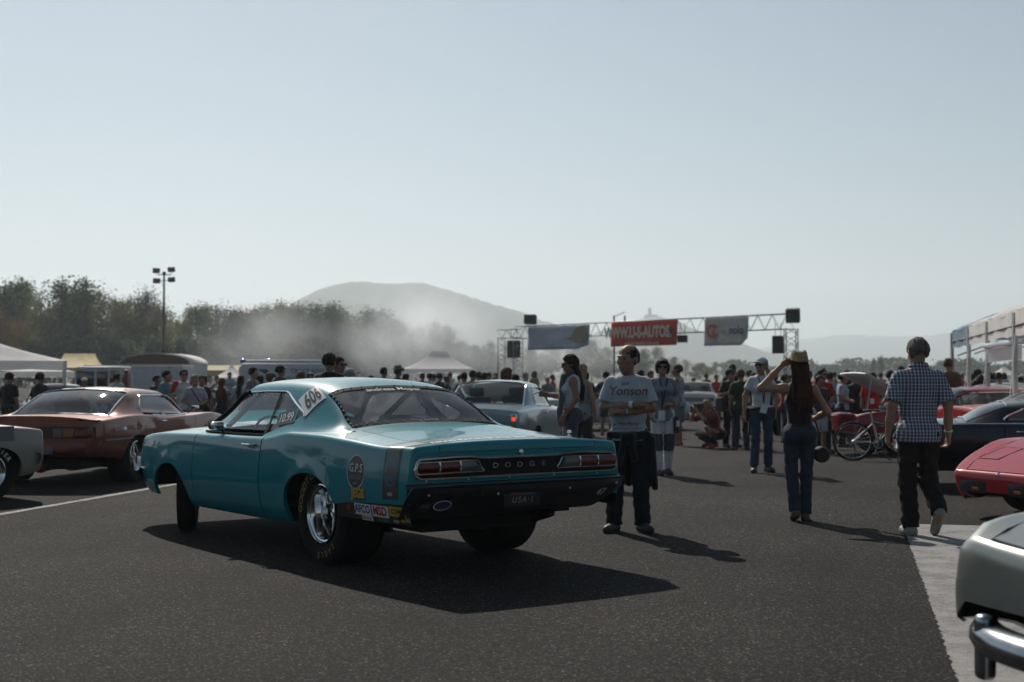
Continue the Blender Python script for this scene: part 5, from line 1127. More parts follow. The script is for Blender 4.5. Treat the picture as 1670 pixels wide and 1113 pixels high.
# floodlight mast
lp = thing('light_mast', 'tall thin steel mast carrying four floodlights before the trees', 'light mast', (gx(267, 95), 95, gz(95)))
zt_ = at(267, 446, 95).z - gz(95); MB().tube([(0, 0, 0), (0, 0, zt_ * .5), (0, 0, zt_)], [.11, .09, .06], n=10).build('mast', M('mast_steel', (.12, .12, .12), .5, .5), lp)
MB().tube([(-.45, 0, zt_ - .1), (.45, 0, zt_ - .1)], .035, n=6).tube([(-.5, 0, zt_ - .55), (.5, 0, zt_ - .45)], .03, n=6).build('crossarm', blackm, lp); MB().box((0, 0, zt_), (.2, .2, .2)).build('junction_box', blackm, lp, bevel=.02)
MB().box((0, -.12, 1.9 + 1.2), (.22, .12, .3)).build('switch_box', blackm, lp)
for x, z, a in ((-.52, zt_ + .18, 25), (.48, zt_ + .25, -10), (-.5, zt_ - .5, 30), (.5, zt_ - .42, -25)):
    f_ = MB(); rot = Matrix.Rotation(R(a), 3, 'Z') @ Matrix.Rotation(R(18), 3, 'X'); f_.box((x, 0, z), (.46, .22, .34), rot=rot); f_.build('floodlight', blackm, lp, bevel=.03); f2 = MB(); f2.box(Vector((x, 0, z)) + rot @ Vector((0, -.115, 0)), (.40, .01, .28), rot=rot); f2.build('lamp_glass', M('lamp_glass', (.2, .22, .24), .1, .3), lp)
    MB().tube([(x, 0, z - .17), (x, 0, zt_ - .1 if z > zt_ else zt_ - .5)], .02, n=5).build('bracket', blackm, lp)
# rescue van
def van_profile(pts, w, name, mat, r, bev=.05):
    m = MB(); n = len(pts); m.add([(x, -w / 2, z) for x, z in pts] + [(x, w / 2, z) for x, z in pts], [tuple(range(n)), tuple(range(2 * n - 1, n - 1, -1))] + [(i, n + i, n + (i + 1) % n, (i + 1) % n) for i in range(n)]); return m.build(name, mat, r, bevel=bev)
vw = PAINT('van_white', (.55, .56, .57), metal=0, rough=.4); dg = M('dark_glass', (.02, .025, .03), .08, coat=.5)
vn = thing('rescue_van', 'white rescue van with blue roof lights behind the crowd', 'van', (gx(408, 47), 48, gz(48)), R(8)); vn.scale = (.86, .86, .87)
van_profile([(-.6, .45), (-.6, 2.15), (-.45, 2.32), (3.2, 2.32), (3.75, 2.1), (4.3, 1.45), (5.0, 1.25), (5.15, .9), (5.15, .45)], 1.95, 'body', vw, vn)
MB().box((1.35, 0, 2.40), (3.4, 1.5, .10)).build('roof_pod', vw, vn, bevel=.04)
for x, nm in ((-.45, 'blue_light'), (.55, 'blue_light'), (2.9, 'blue_light')): MB().lathe([(2.34, .13), (2.45, .12), (2.5, .05), (2.505, .001)], 12, axis='z', c=(x, -.5, 0)).build(nm, M('blue_lens', (.03, .06, .28), .15, coat=.5), vn)
MB().poly([(3.85, -.981, 1.9), (3.3, -.981, 1.95), (3.3, -.981, 1.4), (4.25, -.981, 1.4)], depth=(0, -.012, 0)).build('side_window', dg, vn, smooth=False); MB().poly([(3.74, -.85, 2.05), (3.74, .85, 2.05), (4.27, .85, 1.47), (4.27, -.85, 1.47)], depth=(.03, 0, .03)).build('windscreen', dg, vn, smooth=False)
MB().poly([(.1, -.981, 2.1), (.45, -.981, 2.1), (1.0, -.981, 1.75), (.65, -.981, 1.75)], depth=(0, -.01, 0)).build('side_stripe', M('van_blue', (.05, .08, .16), .5), vn, smooth=False)
decal('van_lettering', text_geo('CROCE ROSSA', .22, .01), lambda u, v: (2.1 + u, -.99, 2.02 + v), M('van_blue'), vn); decal('van_lettering', text_geo('SOCCORSO STRADALE', .17, .01), lambda u, v: (2.1 + u, -.99, 1.75 + v), M('van_blue'), vn)
for x in (.5, 4.2):
    for e in (1, -1): wheel(vn, x, e * .85, .34, .34, .22, .2, 'steel', e, rimmat=dullmetal)
# box truck and trailer
tk = thing('box_truck', 'white box truck with open windowed cab beside the grey trailer', 'truck', (gx(118, 46), 47, gz(47)), R(4))
MB().box((.75, 0, 1.0), (1.5, 1.9, 1.3)).box((.75, 0, 1.86), (1.42, 1.8, .10)).build('cab', vw, tk, bevel=.06); 
for x0, x1 in ((.06, .62), (.70, 1.05), (1.12, 1.42)): MB().box(((x0 + x1) / 2, -.955, 1.5), (x1 - x0, .02, .5)).build('cab_window', dg, tk, bevel=.01)
for x in (.03, .66, 1.085, 1.45): MB().box((x, -.93, 1.52), (.06, .06, .6)).build('window_post', vw, tk, smooth=False)
MB().box((1.62, -.6, 1.35), (.12, .6, .9)).build('red_bulkhead', M('truck_red', (.16, .03, .03), .5), tk, bevel=.02); 
for e in (1, -1): wheel(tk, .4, e * .82, .33, .33, .22, .2, 'steel', e, rimmat=dullmetal)
tr_ = thing('box_trailer', 'plain grey white box trailer before the trees', 'trailer', (gx(122, 52), 53, gz(53)), R(2)); MB().box((1.85, 1.1, 1.15), (3.7, 2.2, 1.7)).build('box', M('trailer_grey', (.40, .41, .43), .5), tr_, bevel=.03)
MB().box((1.85, -.012, 1.98), (3.66, .02, .05)).build('top_rail', alu, tr_); MB().box((1.85, -.012, .34), (3.66, .02, .05)).build('bottom_rail', alu, tr_); MB().box((3.2, -.012, 1.2), (.03, .02, 1.5)).build('door_seam', trimgrey, tr_)
for x in (1.6, 2.4): wheel(tr_, x, .1, .3, .3, .2, .17, 'steel', -1, rimmat=dullmetal)
ar = thing('arched_shelter', 'arched translucent shelter with brown end wall behind the trailer', 'shelter', (gx(243, 66), 67, gz(67))); W2 = 58 * 66 / FPX; zb_, ztp = at(0, 594, 66).z + .3, at(0, 577, 66).z + .3
g = [[(W2 * math.cos(a), y, zb_ + (ztp - zb_) * math.sin(a)) for y in (0, 2, 4)] for a in np.linspace(0, PI, 19)]; o = MB().grid(g).build('arched_roof', canvasw, ar); thicken(o, .03)
MB().poly([(W2 * math.cos(a) * .98, -.01, zb_ + (ztp - zb_) * math.sin(a) * .98) for a in np.linspace(0, PI, 19)]).build('end_wall', M('tarp_brown', (.16, .12, .08), .8), ar, smooth=False); MB().box((.3, 2, zb_ / 2), (2 * W2 - .6, 4, zb_)).build('side_wall', M('shelter_grey', (.45, .46, .47), .6), ar, smooth=False)
# crowd barriers
def barrier(x, Y, rz, label):
    r = thing('crowd_barrier', label, 'barrier', (x, Y, gz(Y)), R(rz)); m = MB(); m.tube([(-1.1, 0, .2), (-1.1, 0, 1.08), (1.1, 0, 1.08), (1.1, 0, .2), (-1.1, 0, .2)], .022, n=6); m.build('frame', alu, r)
    for k in np.linspace(-1, 1, 15): MB().tube([(k, 0, .2), (k, 0, 1.08)], .009, n=4).build('bar', alu, r)
    for e in (-.8, .8): MB().tube([(e, -.3, .02), (e, -.1, .1), (e, .1, .1), (e, .3, .02)], .02, n=5).build('foot', alu, r)
barrier(gx(982, 41), 41, 4, 'grey crowd barrier behind the man with arms crossed'); barrier(gx(935, 43), 43, -6, 'grey crowd barrier behind the blonde woman in grey')
# ------------------------------------------------------------------ people: smooth distance-field bodies with separate garments
def smin(a, b, k):
    h = np.clip(.5 + .5 * (b - a) / k, 0, 1); return b + (a - b) * h - k * h * (1 - h)
def d_cone(P, a, b, ra, rb):
    a = np.asarray(a, np.float32); ab = np.asarray(b, np.float32) - a; L2 = max(float(ab @ ab), 1e-9); t = np.clip(((P - a) @ ab) / L2, 0, 1)
    return np.linalg.norm(P - a - t[..., None] * ab, axis=-1) - (ra + (rb - ra) * t)
def d_ell(P, c, r, Rm=None):
    q = P - np.asarray(c, np.float32)
    if Rm is not None: q = q @ np.asarray(Rm, np.float32)
    r = np.asarray(r, np.float32); k0 = np.linalg.norm(q / r, axis=-1); k1 = np.linalg.norm(q / (r * r), axis=-1) + 1e-9; return k0 * (k0 - 1) / k1
class Field:
    def __init__(s, lo, hi, h):
        s.h = h; s.lo = np.array(lo, np.float32) - 2.5 * h; n = np.ceil((np.array(hi) - s.lo) / h).astype(int) + 4; s.D = np.full(n, .5, np.float32)
    def block(s, lo, hi):
        i0 = np.clip(np.floor((np.asarray(lo) - s.lo) / s.h).astype(int), 0, np.array(s.D.shape) - 1); i1 = np.clip(np.ceil((np.asarray(hi) - s.lo) / s.h).astype(int) + 1, 1, s.D.shape)
        if np.any(i1 <= i0): return None, None
        ax = [s.lo[k] + s.h * np.arange(i0[k], i1[k], dtype=np.float32) for k in range(3)]
        return tuple(slice(i0[k], i1[k]) for k in range(3)), np.stack(np.meshgrid(*ax, indexing='ij'), -1)
    def bounds(s, p, e):
        if p[0] == 'c': a, b, ra, rb = p[1:5]; a = np.array(a); b = np.array(b); r = max(ra, rb) + e; return np.minimum(a, b) - r, np.maximum(a, b) + r
        c = np.array(p[1]); r = max(p[2]) + e; return c - r, c + r
    def ev(s, P, p, e):
        if p[0] == 'c': return d_cone(P, p[1], p[2], p[3], p[4]) - e
        return d_ell(P, p[1], [q + e for q in p[2]], p[3] if len(p) > 3 else None)
    def add(s, p, e=0.0, k=.03, cut=None):
        lo, hi = s.bounds(p, e); m = k * 1.2 + 2 * s.h; sl_, P = s.block(lo - m, hi + m)
        if sl_ is None: return
        d = s.ev(P, p, e)
        if cut is not None:
            for c, n in cut: d = np.maximum(d, (P - np.asarray(c, np.float32)) @ np.asarray(n, np.float32))
        s.D[sl_] = smin(s.D[sl_], d, k)
    def sub(s, p, e=0.0, k=.01):
        lo, hi = s.bounds(p, e); m = k * 1.2 + 2 * s.h; sl_, P = s.block(lo - m, hi + m)
        if sl_ is not None: s.D[sl_] = -smin(-s.D[sl_], s.ev(P, p, e), k)
    def P(s): return np.stack(np.meshgrid(*[s.lo[k] + s.h * np.arange(s.D.shape[k], dtype=np.float32) for k in range(3)], indexing='ij'), -1)
    def plane(s, c, n):                                       # keep the side where (p-c).n < 0
        n = np.asarray(n, np.float32); c = np.asarray(c, np.float32); ax = [s.lo[k] + s.h * np.arange(s.D.shape[k], dtype=np.float32) - c[k] for k in range(3)]
        s.D = np.maximum(s.D, ax[0][:, None, None] * n[0] + ax[1][None, :, None] * n[1] + ax[2][None, None, :] * n[2])
    def wrinkle(s, amp, f=28, seed=0, stretch=(1, 1, .45)):
        rs = np.random.RandomState(seed); ax = [s.lo[k] + s.h * np.arange(s.D.shape[k], dtype=np.float32) for k in range(3)]; W_ = np.zeros_like(s.D)
        for i in range(5):
            w = rs.normal(size=3) * f * np.array(stretch) * (1 + .5 * i); ph = rs.rand() * 6; W_ += np.sin(ax[0][:, None, None] * w[0] + ax[1][None, :, None] * w[1] + ax[2][None, None, :] * w[2] + ph) / (1 + .45 * i)
        s.D += amp * W_
    def mesh(s, name, mat):
        D = s.D; ins = D < 0; n0, n1, n2 = D.shape; c = [(i, j, k) for i in (0, 1) for j in (0, 1) for k in (0, 1)]
        cnt = sum(ins[i:n0 - 1 + i, j:n1 - 1 + j, k:n2 - 1 + k].astype(np.int8) for i, j, k in c); act = (cnt > 0) & (cnt < 8); idx = np.argwhere(act)
        me = bpy.data.meshes.new(name)
        if len(idx) == 0: me.materials.append(mat); return me
        num = np.zeros((len(idx), 3), np.float32); den = np.zeros(len(idx), np.float32); val = {q: D[idx[:, 0] + q[0], idx[:, 1] + q[1], idx[:, 2] + q[2]] for q in c}
        for a in c:
            for ax in range(3):
                if a[ax]: continue
                b_ = list(a); b_[ax] = 1; va, vb = val[a], val[tuple(b_)]; x = (va < 0) != (vb < 0); t = np.where(x, va / np.where(x, va - vb, 1), 0)
                for d in range(3): num[:, d] += np.where(x, a[d] + (t if d == ax else 0), 0)
                den += x
        V = s.lo + s.h * (idx + num / den[:, None]); im = np.full(act.shape, -1, np.int32); im[tuple(idx.T)] = np.arange(len(idx)); Q = []
        for ax in range(3):
            o1, o2 = [(1, 2), (2, 0), (0, 1)][ax]; sl0 = [slice(1, None)] * 3; sl0[ax] = slice(0, -1); sl1 = [slice(1, None)] * 3; sl1[ax] = slice(1, None)
            A = ins[tuple(sl0)]; B = ins[tuple(sl1)]; e = np.argwhere(A != B); e[:, o1] += 1; e[:, o2] += 1
            ok = (e[:, 0] < n0 - 1) & (e[:, 1] < n1 - 1) & (e[:, 2] < n2 - 1); e = e[ok]; fl = ins[tuple(e.T)]
            def g(d1, d2): q = e.copy(); q[:, o1] -= d1; q[:, o2] -= d2; return im[tuple(q.T)]
            q = np.stack([g(1, 1), g(0, 1), g(0, 0), g(1, 0)], 1); q[~fl] = q[~fl][:, ::-1]; Q.append(q)
        Q = np.concatenate(Q); Q = Q[(Q >= 0).all(1)]; n = len(Q)
        me.vertices.add(len(V)); me.vertices.foreach_set('co', V.astype(np.float32).ravel()); me.loops.add(4 * n); me.loops.foreach_set('vertex_index', Q.ravel().astype(np.int32)); me.polygons.add(n); me.polygons.foreach_set('loop_start', np.arange(0, 4 * n, 4, dtype=np.int32))
        me.update(calc_edges=True); me.polygons.foreach_set('use_smooth', [True] * n); me.materials.append(mat); return me

def denim_mat():
    m = M('denim', oc=True, rough=.85, var=.3, scale=5, bump=.5, bscale=220, spec=.2); return m
skinm = M('skin', oc=True, rough=.55, var=.10, scale=14, bump=.12, bscale=180, spec=.35); clothm = M('cloth', oc=True, rough=.9, var=.12, scale=8, bump=.35, bscale=160, spec=.2, sheen=.2)
denimm = denim_mat(); hairm = M('hair', oc=True, rough=.7, var=.5, scale=40, bump=1.0, bscale=110, spec=.18); shoem = M('shoe', oc=True, rough=.6, var=.2, scale=12, bump=.2); capm = M('cap_cloth', oc=True, rough=.9, var=.35, scale=22)
def V3(*a): return np.array(a, float)
def pose(**kw):
    p = dict(pel=V3(0, 0, .94), lean=V3(0, 0, 1), sh_w=.158, female=False, fat=0., hy=0., hp=0., hs=1.04,
             arms={1: (V3(.215, .03, 1.15), V3(.23, -.035, .89), V3(0, -.12, -1), .35), -1: (V3(-.215, .03, 1.15), V3(-.23, -.035, .89), V3(0, -.12, -1), .35)},
             legs={1: (V3(.105, -.015, .50), V3(.118, .02, .085), None), -1: (V3(-.105, -.015, .50), V3(-.118, .02, .085), None)})
    p.update(kw); return p
def rotz(a): c, s_ = math.cos(a), math.sin(a); return np.array([[c, -s_, 0], [s_, c, 0], [0, 0, 1.]])
def rotx(a): c, s_ = math.cos(a), math.sin(a); return np.array([[1, 0, 0], [0, c, -s_], [0, s_, c.real]])
def body_prims(p):
    f = p['female']; fat = p['fat']; z = p['lean'] / np.linalg.norm(p['lean']); x = V3(1, 0, 0); y = np.cross(z, x); y /= np.linalg.norm(y); x = np.cross(y, z); Rm = np.stack([x, y, z], 1)
    T = lambda a, b, c: p['pel'] + Rm @ V3(a, b, c)
    sw = p['sh_w'] - (.018 if f else 0); hipw = .088 if f else .095
    J = dict(sh={e: T(e * sw, .012, .455) for e in (1, -1)}, neck=T(0, .012, .53), head=T(0, -.016, .678), Rm=Rm, T=T)
    tor = [('e', T(0, .008, .0), (.145 + (.008 if f else 0) + fat * .3, .106 + fat * .2, .13), Rm), ('e', T(0, -.006 - fat * .5, .17), ((.122 if f else .138) + fat, .10 + fat * .9, .17), Rm), ('e', T(0, .0, .345), (.150 if f else .162 + fat * .4, .108 + fat * .3, .185), Rm),
           ('c', T(0, .012, .475), T(sw * .9, .012, .448), .058, .047), ('c', T(0, .012, .475), T(-sw * .9, .012, .448), .058, .047), ('e', T(0, .05, .40), (.13, .07, .14), Rm)]
    if f: tor += [('e', T(e * .072, -.092, .335), (.062, .058, .06), Rm) for e in (1, -1)]
    else: tor += [('e', T(e * .07, -.065, .37), (.075, .055, .06), Rm) for e in (1, -1)]
    tor += [('e', T(e * .075, .065, -.03), (.085, .085, .09), Rm) for e in (1, -1)]
    nk = [('c', J['neck'] - Rm @ V3(0, 0, .03), J['head'] - Rm @ V3(0, -.015, .05), .054 if not f else .046, .050 if not f else .043), ('c', J['neck'], T(sw * .7, .02, .46), .04, .034), ('c', J['neck'], T(-sw * .7, .02, .46), .04, .034)]
    arm = {}; leg = {}; hand = {}; k_ = .92 if f else 1.0
    for e in (1, -1):
        el, wr, hd, cu = p['arms'][e]; s_ = J['sh'][e]; arm[e] = [('c', s_, el, .053 * k_, .042 * k_), ('c', el, el * .45 + wr * .55, .042 * k_, .038 * k_), ('c', el * .45 + wr * .55, wr, .038 * k_, .027 * k_), ('e', s_ + (el - s_) * .12, (.058 * k_, .06 * k_, .062 * k_))]
        d = hd / np.linalg.norm(hd); fwd = V3(0, -1, 0); n = np.cross(d, V3(-e, 0, 0) if abs(d[2]) > .6 else V3(0, 0, 1)); n = V3(-e, 0, 0) - d * (d @ V3(-e, 0, 0)) if abs(d[0]) < .8 else V3(0, 1, 0) - d * d[1]
        n /= np.linalg.norm(n); sd_ = np.cross(d, n); h_ = [('c', wr + sd_ * .014, wr + d * .08 + sd_ * .024, .02, .016), ('c', wr - sd_ * .014, wr + d * .08 - sd_ * .024, .02, .016), ('c', wr, wr + d * .08, .022, .017)]; fi = []
        for q, L_ in ((-.031, .062), (-.0105, .074), (.0105, .078), (.031, .07)):
            b0 = wr + d * .083 + sd_ * q; d1 = d * math.cos(cu) + n * math.sin(cu); d2 = d * math.cos(cu * 2.2) + n * math.sin(cu * 2.2); b1 = b0 + d1 * L_ * .55; fi += [('c', b0, b1, .0095, .009), ('c', b1, b1 + d2 * L_ * .5, .009, .0075)]
        th = fwd - d * (fwd @ d); th = th / max(np.linalg.norm(th), 1e-6); b0 = wr + d * .03 + th * .024; b1 = b0 + d * .035 + th * .022 + n * .008; fi += [('c', b0, b1, .012, .0105), ('c', b1, b1 + d * .03 + n * .01, .0105, .008)]; hand[e] = (h_, fi)
        kn, an, tp = p['legs'][e]; hip = p['pel'] + V3(e * hipw, .0, -.02); mid = hip * .55 + kn * .45
        leg[e] = [('c', hip, mid, .092, .078), ('c', mid, kn, .078, .056), ('c', kn, kn * .35 + an * .65, .055, .05), ('c', kn * .35 + an * .65, an, .048, .036), ('e', kn * .68 + an * .32 + V3(0, .02, 0), (.05, .056, .10))]
    J['hip'] = p['pel']; return dict(tor=tor, neck=nk, arm=arm, leg=leg, hand=hand, J=J)
def head_prims(p, J):
    Rh = rotz(p['hy']) @ rotx(p['hp']); c = J['head'] + V3(0, 0, (p['hs'] - 1) * .06); g_ = p['hs']; Hc = lambda a, b, d: c + Rh @ V3(a, b, d) * g_; k = .95 if p['female'] else 1.0
    H1 = [('e', Hc(0, .018, .03), (.076 * k, .095 * k, .088 * k), Rh), ('e', Hc(0, -.022, -.03), (.062 * k, .072, .085), Rh), ('e', Hc(0, -.032, -.07), (.05 * k, .052, .046), Rh), ('e', Hc(0, -.066, -.098), (.022, .02, .02), Rh)]
    H2 = [('c', Hc(0, -.088, .008), Hc(0, -.108, -.024), .009, .0145), ('c', Hc(-.036, -.083, .024), Hc(.036, -.083, .024), .010, .010), ('c', Hc(-.018, -.086, -.058), Hc(.018, -.086, -.058), .009, .009), ('c', Hc(-.014, -.086, -.068), Hc(.014, -.086, -.068), .009, .009), ('e', Hc(.043, -.064, -.02), (.02, .02, .022), Rh), ('e', Hc(-.043, -.064, -.02), (.02, .02, .022), Rh)]
    ear = [('e', Hc(e * .077 * k, .012, -.008), (.011, .022, .031), Rh) for e in (1, -1)]; sock = [('e', Hc(e * .031, -.097, .004), (.017, .014, .011), Rh) for e in (1, -1)]
    sc = lambda L_: [(q[0], q[1], tuple(v * g_ for v in q[2]), q[3]) if q[0] == 'e' else (q[0], q[1], q[2], q[3] * g_, q[4] * g_) for q in L_]
    return sc(H1), sc(H2), sc(ear), sc(sock), Hc, Rh
def bb(pr):
    lo = np.min([np.minimum(np.array(q[1]), np.array(q[2]) if q[0] == 'c' else np.array(q[1])) - (max(q[3], q[4]) if q[0] == 'c' else max(q[2])) for q in pr], 0); hi = np.max([np.maximum(np.array(q[1]), np.array(q[2]) if q[0] == 'c' else np.array(q[1])) + (max(q[3], q[4]) if q[0] == 'c' else max(q[2])) for q in pr], 0); return lo, hi
def make_body(p, h, fine=True, bare=False):
    B = body_prims(p); J = B['J']; H1, H2, ear, sock, Hc, Rh = head_prims(p, J); allp = B['tor'] + B['neck'] + H1 + ear + sum(B['arm'].values(), []) + sum(B['leg'].values(), []) + sum([B['hand'][e][0] + B['hand'][e][1] for e in (1, -1)], [])
    lo, hi = bb(allp); F = Field(lo - .02, hi + .02, h)
    for q in B['tor']: F.add(q, -.012, .045)
    for e in (1, -1):
        for i, q in enumerate(B['leg'][e]): F.add(q, 0 if bare and i > 1 else -.02, .025)
        for q in B['arm'][e]: F.add(q, 0, .022)
        for q in B['hand'][e][0]: F.add(q, 0, .012)
        for q in B['hand'][e][1]: F.add(q, 0 if fine else .006, .006)
        an = p['legs'][e][1]; tp = p['legs'][e][2]; tp = tp if tp is not None else an + V3(e * .035, -.17, -.052); F.add(('c', an - V3(0, -.035, .045), tp, .036, .026), 0, .03)
    for q in B['neck']: F.add(q, 0, .035)
    for q in H1: F.add(q, 0, .025)
    if fine:
        for q in sock: F.sub(q, 0, .012)
        for q in H2: F.add(q, 0, .014)
    else: F.add(H2[0], .003, .014)
    for q in ear: F.add(q, 0, .008)
    return F.mesh('person', skinm), B, Hc, Rh
def make_shirt(p, B, h, sleeve=.42, hem=.86, ease=.014, neck=.075, seed=1, amp=.0016, vneck=0., flare=.0, mat=None):
    T = B['J']['T']; J = B['J']; pr = B['tor'] + [('e', T(0, .0, -.05), (.150 + flare, .118 + flare, .16), J['Rm'])]; sl = []
    lo, hi = bb(pr + B['arm'][1] + B['arm'][-1]); F = Field(lo - .04, hi + .04, h)
    for q in pr: F.add(q, ease * .8, .045)
    for e in (1, -1):
        s_ = J['sh'][e]; el, wr = p['arms'][e][0], p['arms'][e][1]
        if sleeve <= 0: continue
        if sleeve <= .5:
            end = s_ + (el - s_) * (sleeve * 2); d = (el - s_) / np.linalg.norm(el - s_); F.add(('c', s_, end + d * .05, .056, .060 + ease * .3), ease * .6, .022, cut=[(end, d)])
        else:
            F.add(('c', s_, el, .055, .050), ease * .6, .022); t = (sleeve - .5) * 2; end = el + (wr - el) * t; d = (wr - el) / np.linalg.norm(wr - el); F.add(('c', el, end + d * .04, .054, .044), ease * .6, .02, cut=[(end, d)])
    F.wrinkle(amp, 26, seed)
    F.plane((0, 0, hem), (0, 0, -1)); nk = J['neck']
    F.sub(('e', nk + V3(0, -.01, .035), (neck, neck * 1.0, .06), J['Rm']), 0, .006)
    if sleeve <= 0:
        for e in (1, -1): F.sub(('e', J['sh'][e] + V3(e * .03, 0, .0), (.07, .10, .115)), 0, .01); 
        F.sub(('e', nk + V3(0, -.06, .0), (.085, .09, .11)), 0, .01); F.sub(('e', nk + V3(0, .07, .02), (.08, .06, .07)), 0, .01)
    if vneck: F.sub(('c', nk + V3(0, -.11, .02), nk + V3(0, -.12, -vneck), .04, .012), 0, .006)
    return F.mesh('shirt', mat or clothm)
def make_trousers(p, B, h, top=1.03, end=.06, ease=.012, width=(.092, .066, .060), seed=2, amp=.0016, mat=None):
    T = B['J']['T']; pr = [q for q in B['tor'][:2]] + B['tor'][-2:]; lg = sum(B['leg'].values(), []); lo, hi = bb(pr + lg); F = Field(lo - .05, hi + .05, h)
    for q in pr: F.add(q, ease, .05)
    for e in (1, -1):
        kn, an, _ = p['legs'][e]; hip = p['pel'] + V3(e * .09, .0, -.02); F.add(('c', hip, kn, width[0], width[1]), ease * .4, .03)
        d = (an - kn) / np.linalg.norm(an - kn)
        if end < .45:
            stop = kn + (an + d * .04 - kn) * (1 - (end - .03) / .5); F.add(('c', kn, stop + d * .05, width[1], width[2]), ease * .5, .03, cut=[(stop, d)])
        else:
            d2 = (kn - hip) / np.linalg.norm(kn - hip); stop = hip + (kn - hip) * ((.94 - end) / .44); F.add(('c', hip, stop + d2 * .06, width[0], width[1] + .02), ease * .5, .03, cut=[(stop, d2)])
    if end >= .45:
        for e in (1, -1):
            kn = p['legs'][e][0]; hip = p['pel'] + V3(e * .10, 0, -.02); d2 = (kn - hip) / np.linalg.norm(kn - hip)
        F.plane((0, 0, end), (0, 0, -1))
    F.wrinkle(amp, 24, seed, (1, 1, 1.2)); up = B['J']['Rm'] @ V3(0, 0, 1); F.plane(p['pel'] + up * (top - .94), up)
    return F.mesh('trousers', mat or denimm)
def make_shoe(p, e, h, thick=.0):
    an = p['legs'][e][1]; tp = p['legs'][e][2]; tp = tp if tp is not None else an + V3(e * .035, -.17, -.052); d = tp - (an - V3(0, 0, .05)); d /= np.linalg.norm(d); heel = an - V3(0, 0, .05) - d * .045
    up = V3(0, 0, 1) - d * d[2]; up /= np.linalg.norm(up); pr = [('c', heel, an + up * .0, .038, .042), ('c', heel, tp, .041, .033), ('c', an + up * .01, heel * .4 + tp * .6, .04, .032), ('c', heel * .5 + tp * .5, tp + d * .02, .043, .036)]
    lo, hi = bb(pr); F = Field(lo - .02, hi + .02, h)
    for q in pr: F.add(q, .004, .02)
    F.plane(an - up * .083, -up); return F.mesh('shoe', shoem)
def make_hair(p, B, Hc, Rh, style, h, seed=3):
    k = (.95 if p['female'] else 1.0) * p['hs']; cr = [('e', Hc(0, .018, .03), (.076 * k, .095 * k, .088 * k), Rh)]; ex = []; vol = {'short': .009, 'crop': .005, 'bald': .003, 'long': .016, 'bob': .024, 'curly': .034, 'pony': .012, 'wavy': .014}[style]
    nk = B['J']['neck']; Tt = B['J']['T']
    if style in ('long', 'wavy'):
        rs = np.random.RandomState(11); w = .10 if style == 'wavy' else .06
        for i in range(26 if style == 'wavy' else 14):
            q = rs.uniform(-1, 1); z1 = .33 + rs.uniform(-.05, .05); z2 = (.24 if style == 'wavy' else .19) + rs.uniform(-.05, .09); m_ = Tt(q * w + rs.normal() * .012, .115 + .045 * (1 - abs(q)) + rs.uniform(0, .02), z1)
            ex.append(('c', Hc(q * .062, .07 * (1 - .4 * q * q), .02), m_, .026, .020)); ex.append(('c', m_, Tt(q * w * rs.uniform(.75, 1.25) + rs.normal() * .015, .13 + .03 * (1 - abs(q)) + rs.uniform(-.01, .025), z2), .020, .006))
    if style == 'pony': ex += [('c', Hc(0, .10, .02), Hc(.05, .12, -.10), .024, .03), ('c', Hc(.05, .12, -.10), Tt(.13, -.07, .40), .03, .018)]
    if style == 'curly': ex += [('e', Hc(e * .07, .04, -.05), (.05, .075, .10), Rh) for e in (1, -1)] + [('e', Hc(0, .09, -.06), (.08, .05, .11), Rh)]
    if style == 'bob': ex += [('e', Hc(e * .072, .02, -.02), (.03, .07, .075), Rh) for e in (1, -1)] + [('c', Hc(-.04, -.075, .075), Hc(.04, -.07, .08), .026, .022)]
    lo, hi = bb(cr + ex); F = Field(lo - .05, hi + .05, h); F.add(cr[0], vol, .02); F.add(('e', Hc(0, .03, .0), (.073 * k, .088 * k, .08), Rh), vol, .02)
    n1 = Rh @ V3(0, -.86, -.5) if style != 'bob' else Rh @ V3(0, -.8, -.6); F.plane(Hc(0, -.062 if style not in ('crop',) else -.05, .055), n1)
    if style in ('short', 'crop', 'bald', 'pony'): F.plane(Hc(0, 0, -.055), Rh @ V3(0, .25, -1))
    for e in (1, -1): F.sub(('e', Hc(e * .085, -.04, -.035), (.03, .045, .06), Rh), 0, .01)
    if style == 'bald': F.sub(('e', Hc(0, -.03, .115), (.075, .10, .085), Rh), 0, .01)
    for q in ex: F.add(q, 0, .012 if style in ('long', 'wavy') else .03)
    F.wrinkle(.0045 if style not in ('crop', 'bald') else .003, 75, seed, (1, 1, .28)); return F.mesh('hair', hairm)
def make_cap(Hc, Rh, h, brim=True):
    pr = [('e', Hc(0, .018, .045), (.092, .112, .085), Rh)]; lo, hi = bb(pr); F = Field(lo - .12, hi + .12, h); F.add(pr[0], 0, .02); F.plane(Hc(0, 0, .04), Rh @ V3(0, .12, -1))
    if brim: F.add(('e', Hc(0, -.115, .045), (.075, .085, .011), Rh @ rotx(-.12)), 0, .008)
    return F.mesh('cap', capm)
def brimmed_hat(Hc, Rh, mat, brim=.155, crown=.105, name='hat'):
    g = []; n = 36
    for k in range(n):
        a = 2 * PI * k / n; ca, sa = math.cos(a), math.sin(a); row = []
        for r, z in ((.001, crown - .012), (.03, crown - .018 if abs(sa) < .9 else crown - .006), (.062, crown), (.082, crown - .016), (.090, crown * .5), (.097, .012), (.10, .004), (brim * .8, -.004), (brim, .0), (brim, .006), (brim * .8, .004), (.096, .01)):
            up = (.035 * abs(ca) ** 3 - .022 * (sa < 0) * abs(sa)) * max(0, (r - .1) / (brim - .1)); row.append(Hc(r * ca * .96, r * sa * 1.12 + .015, .055 + z + up + (.012 * math.cos(2 * a) if z > .08 and r < .07 else 0)))
        g.append(row)
    return MB().grid(g, closeu=True).mesh(name, mat, sharp=50)
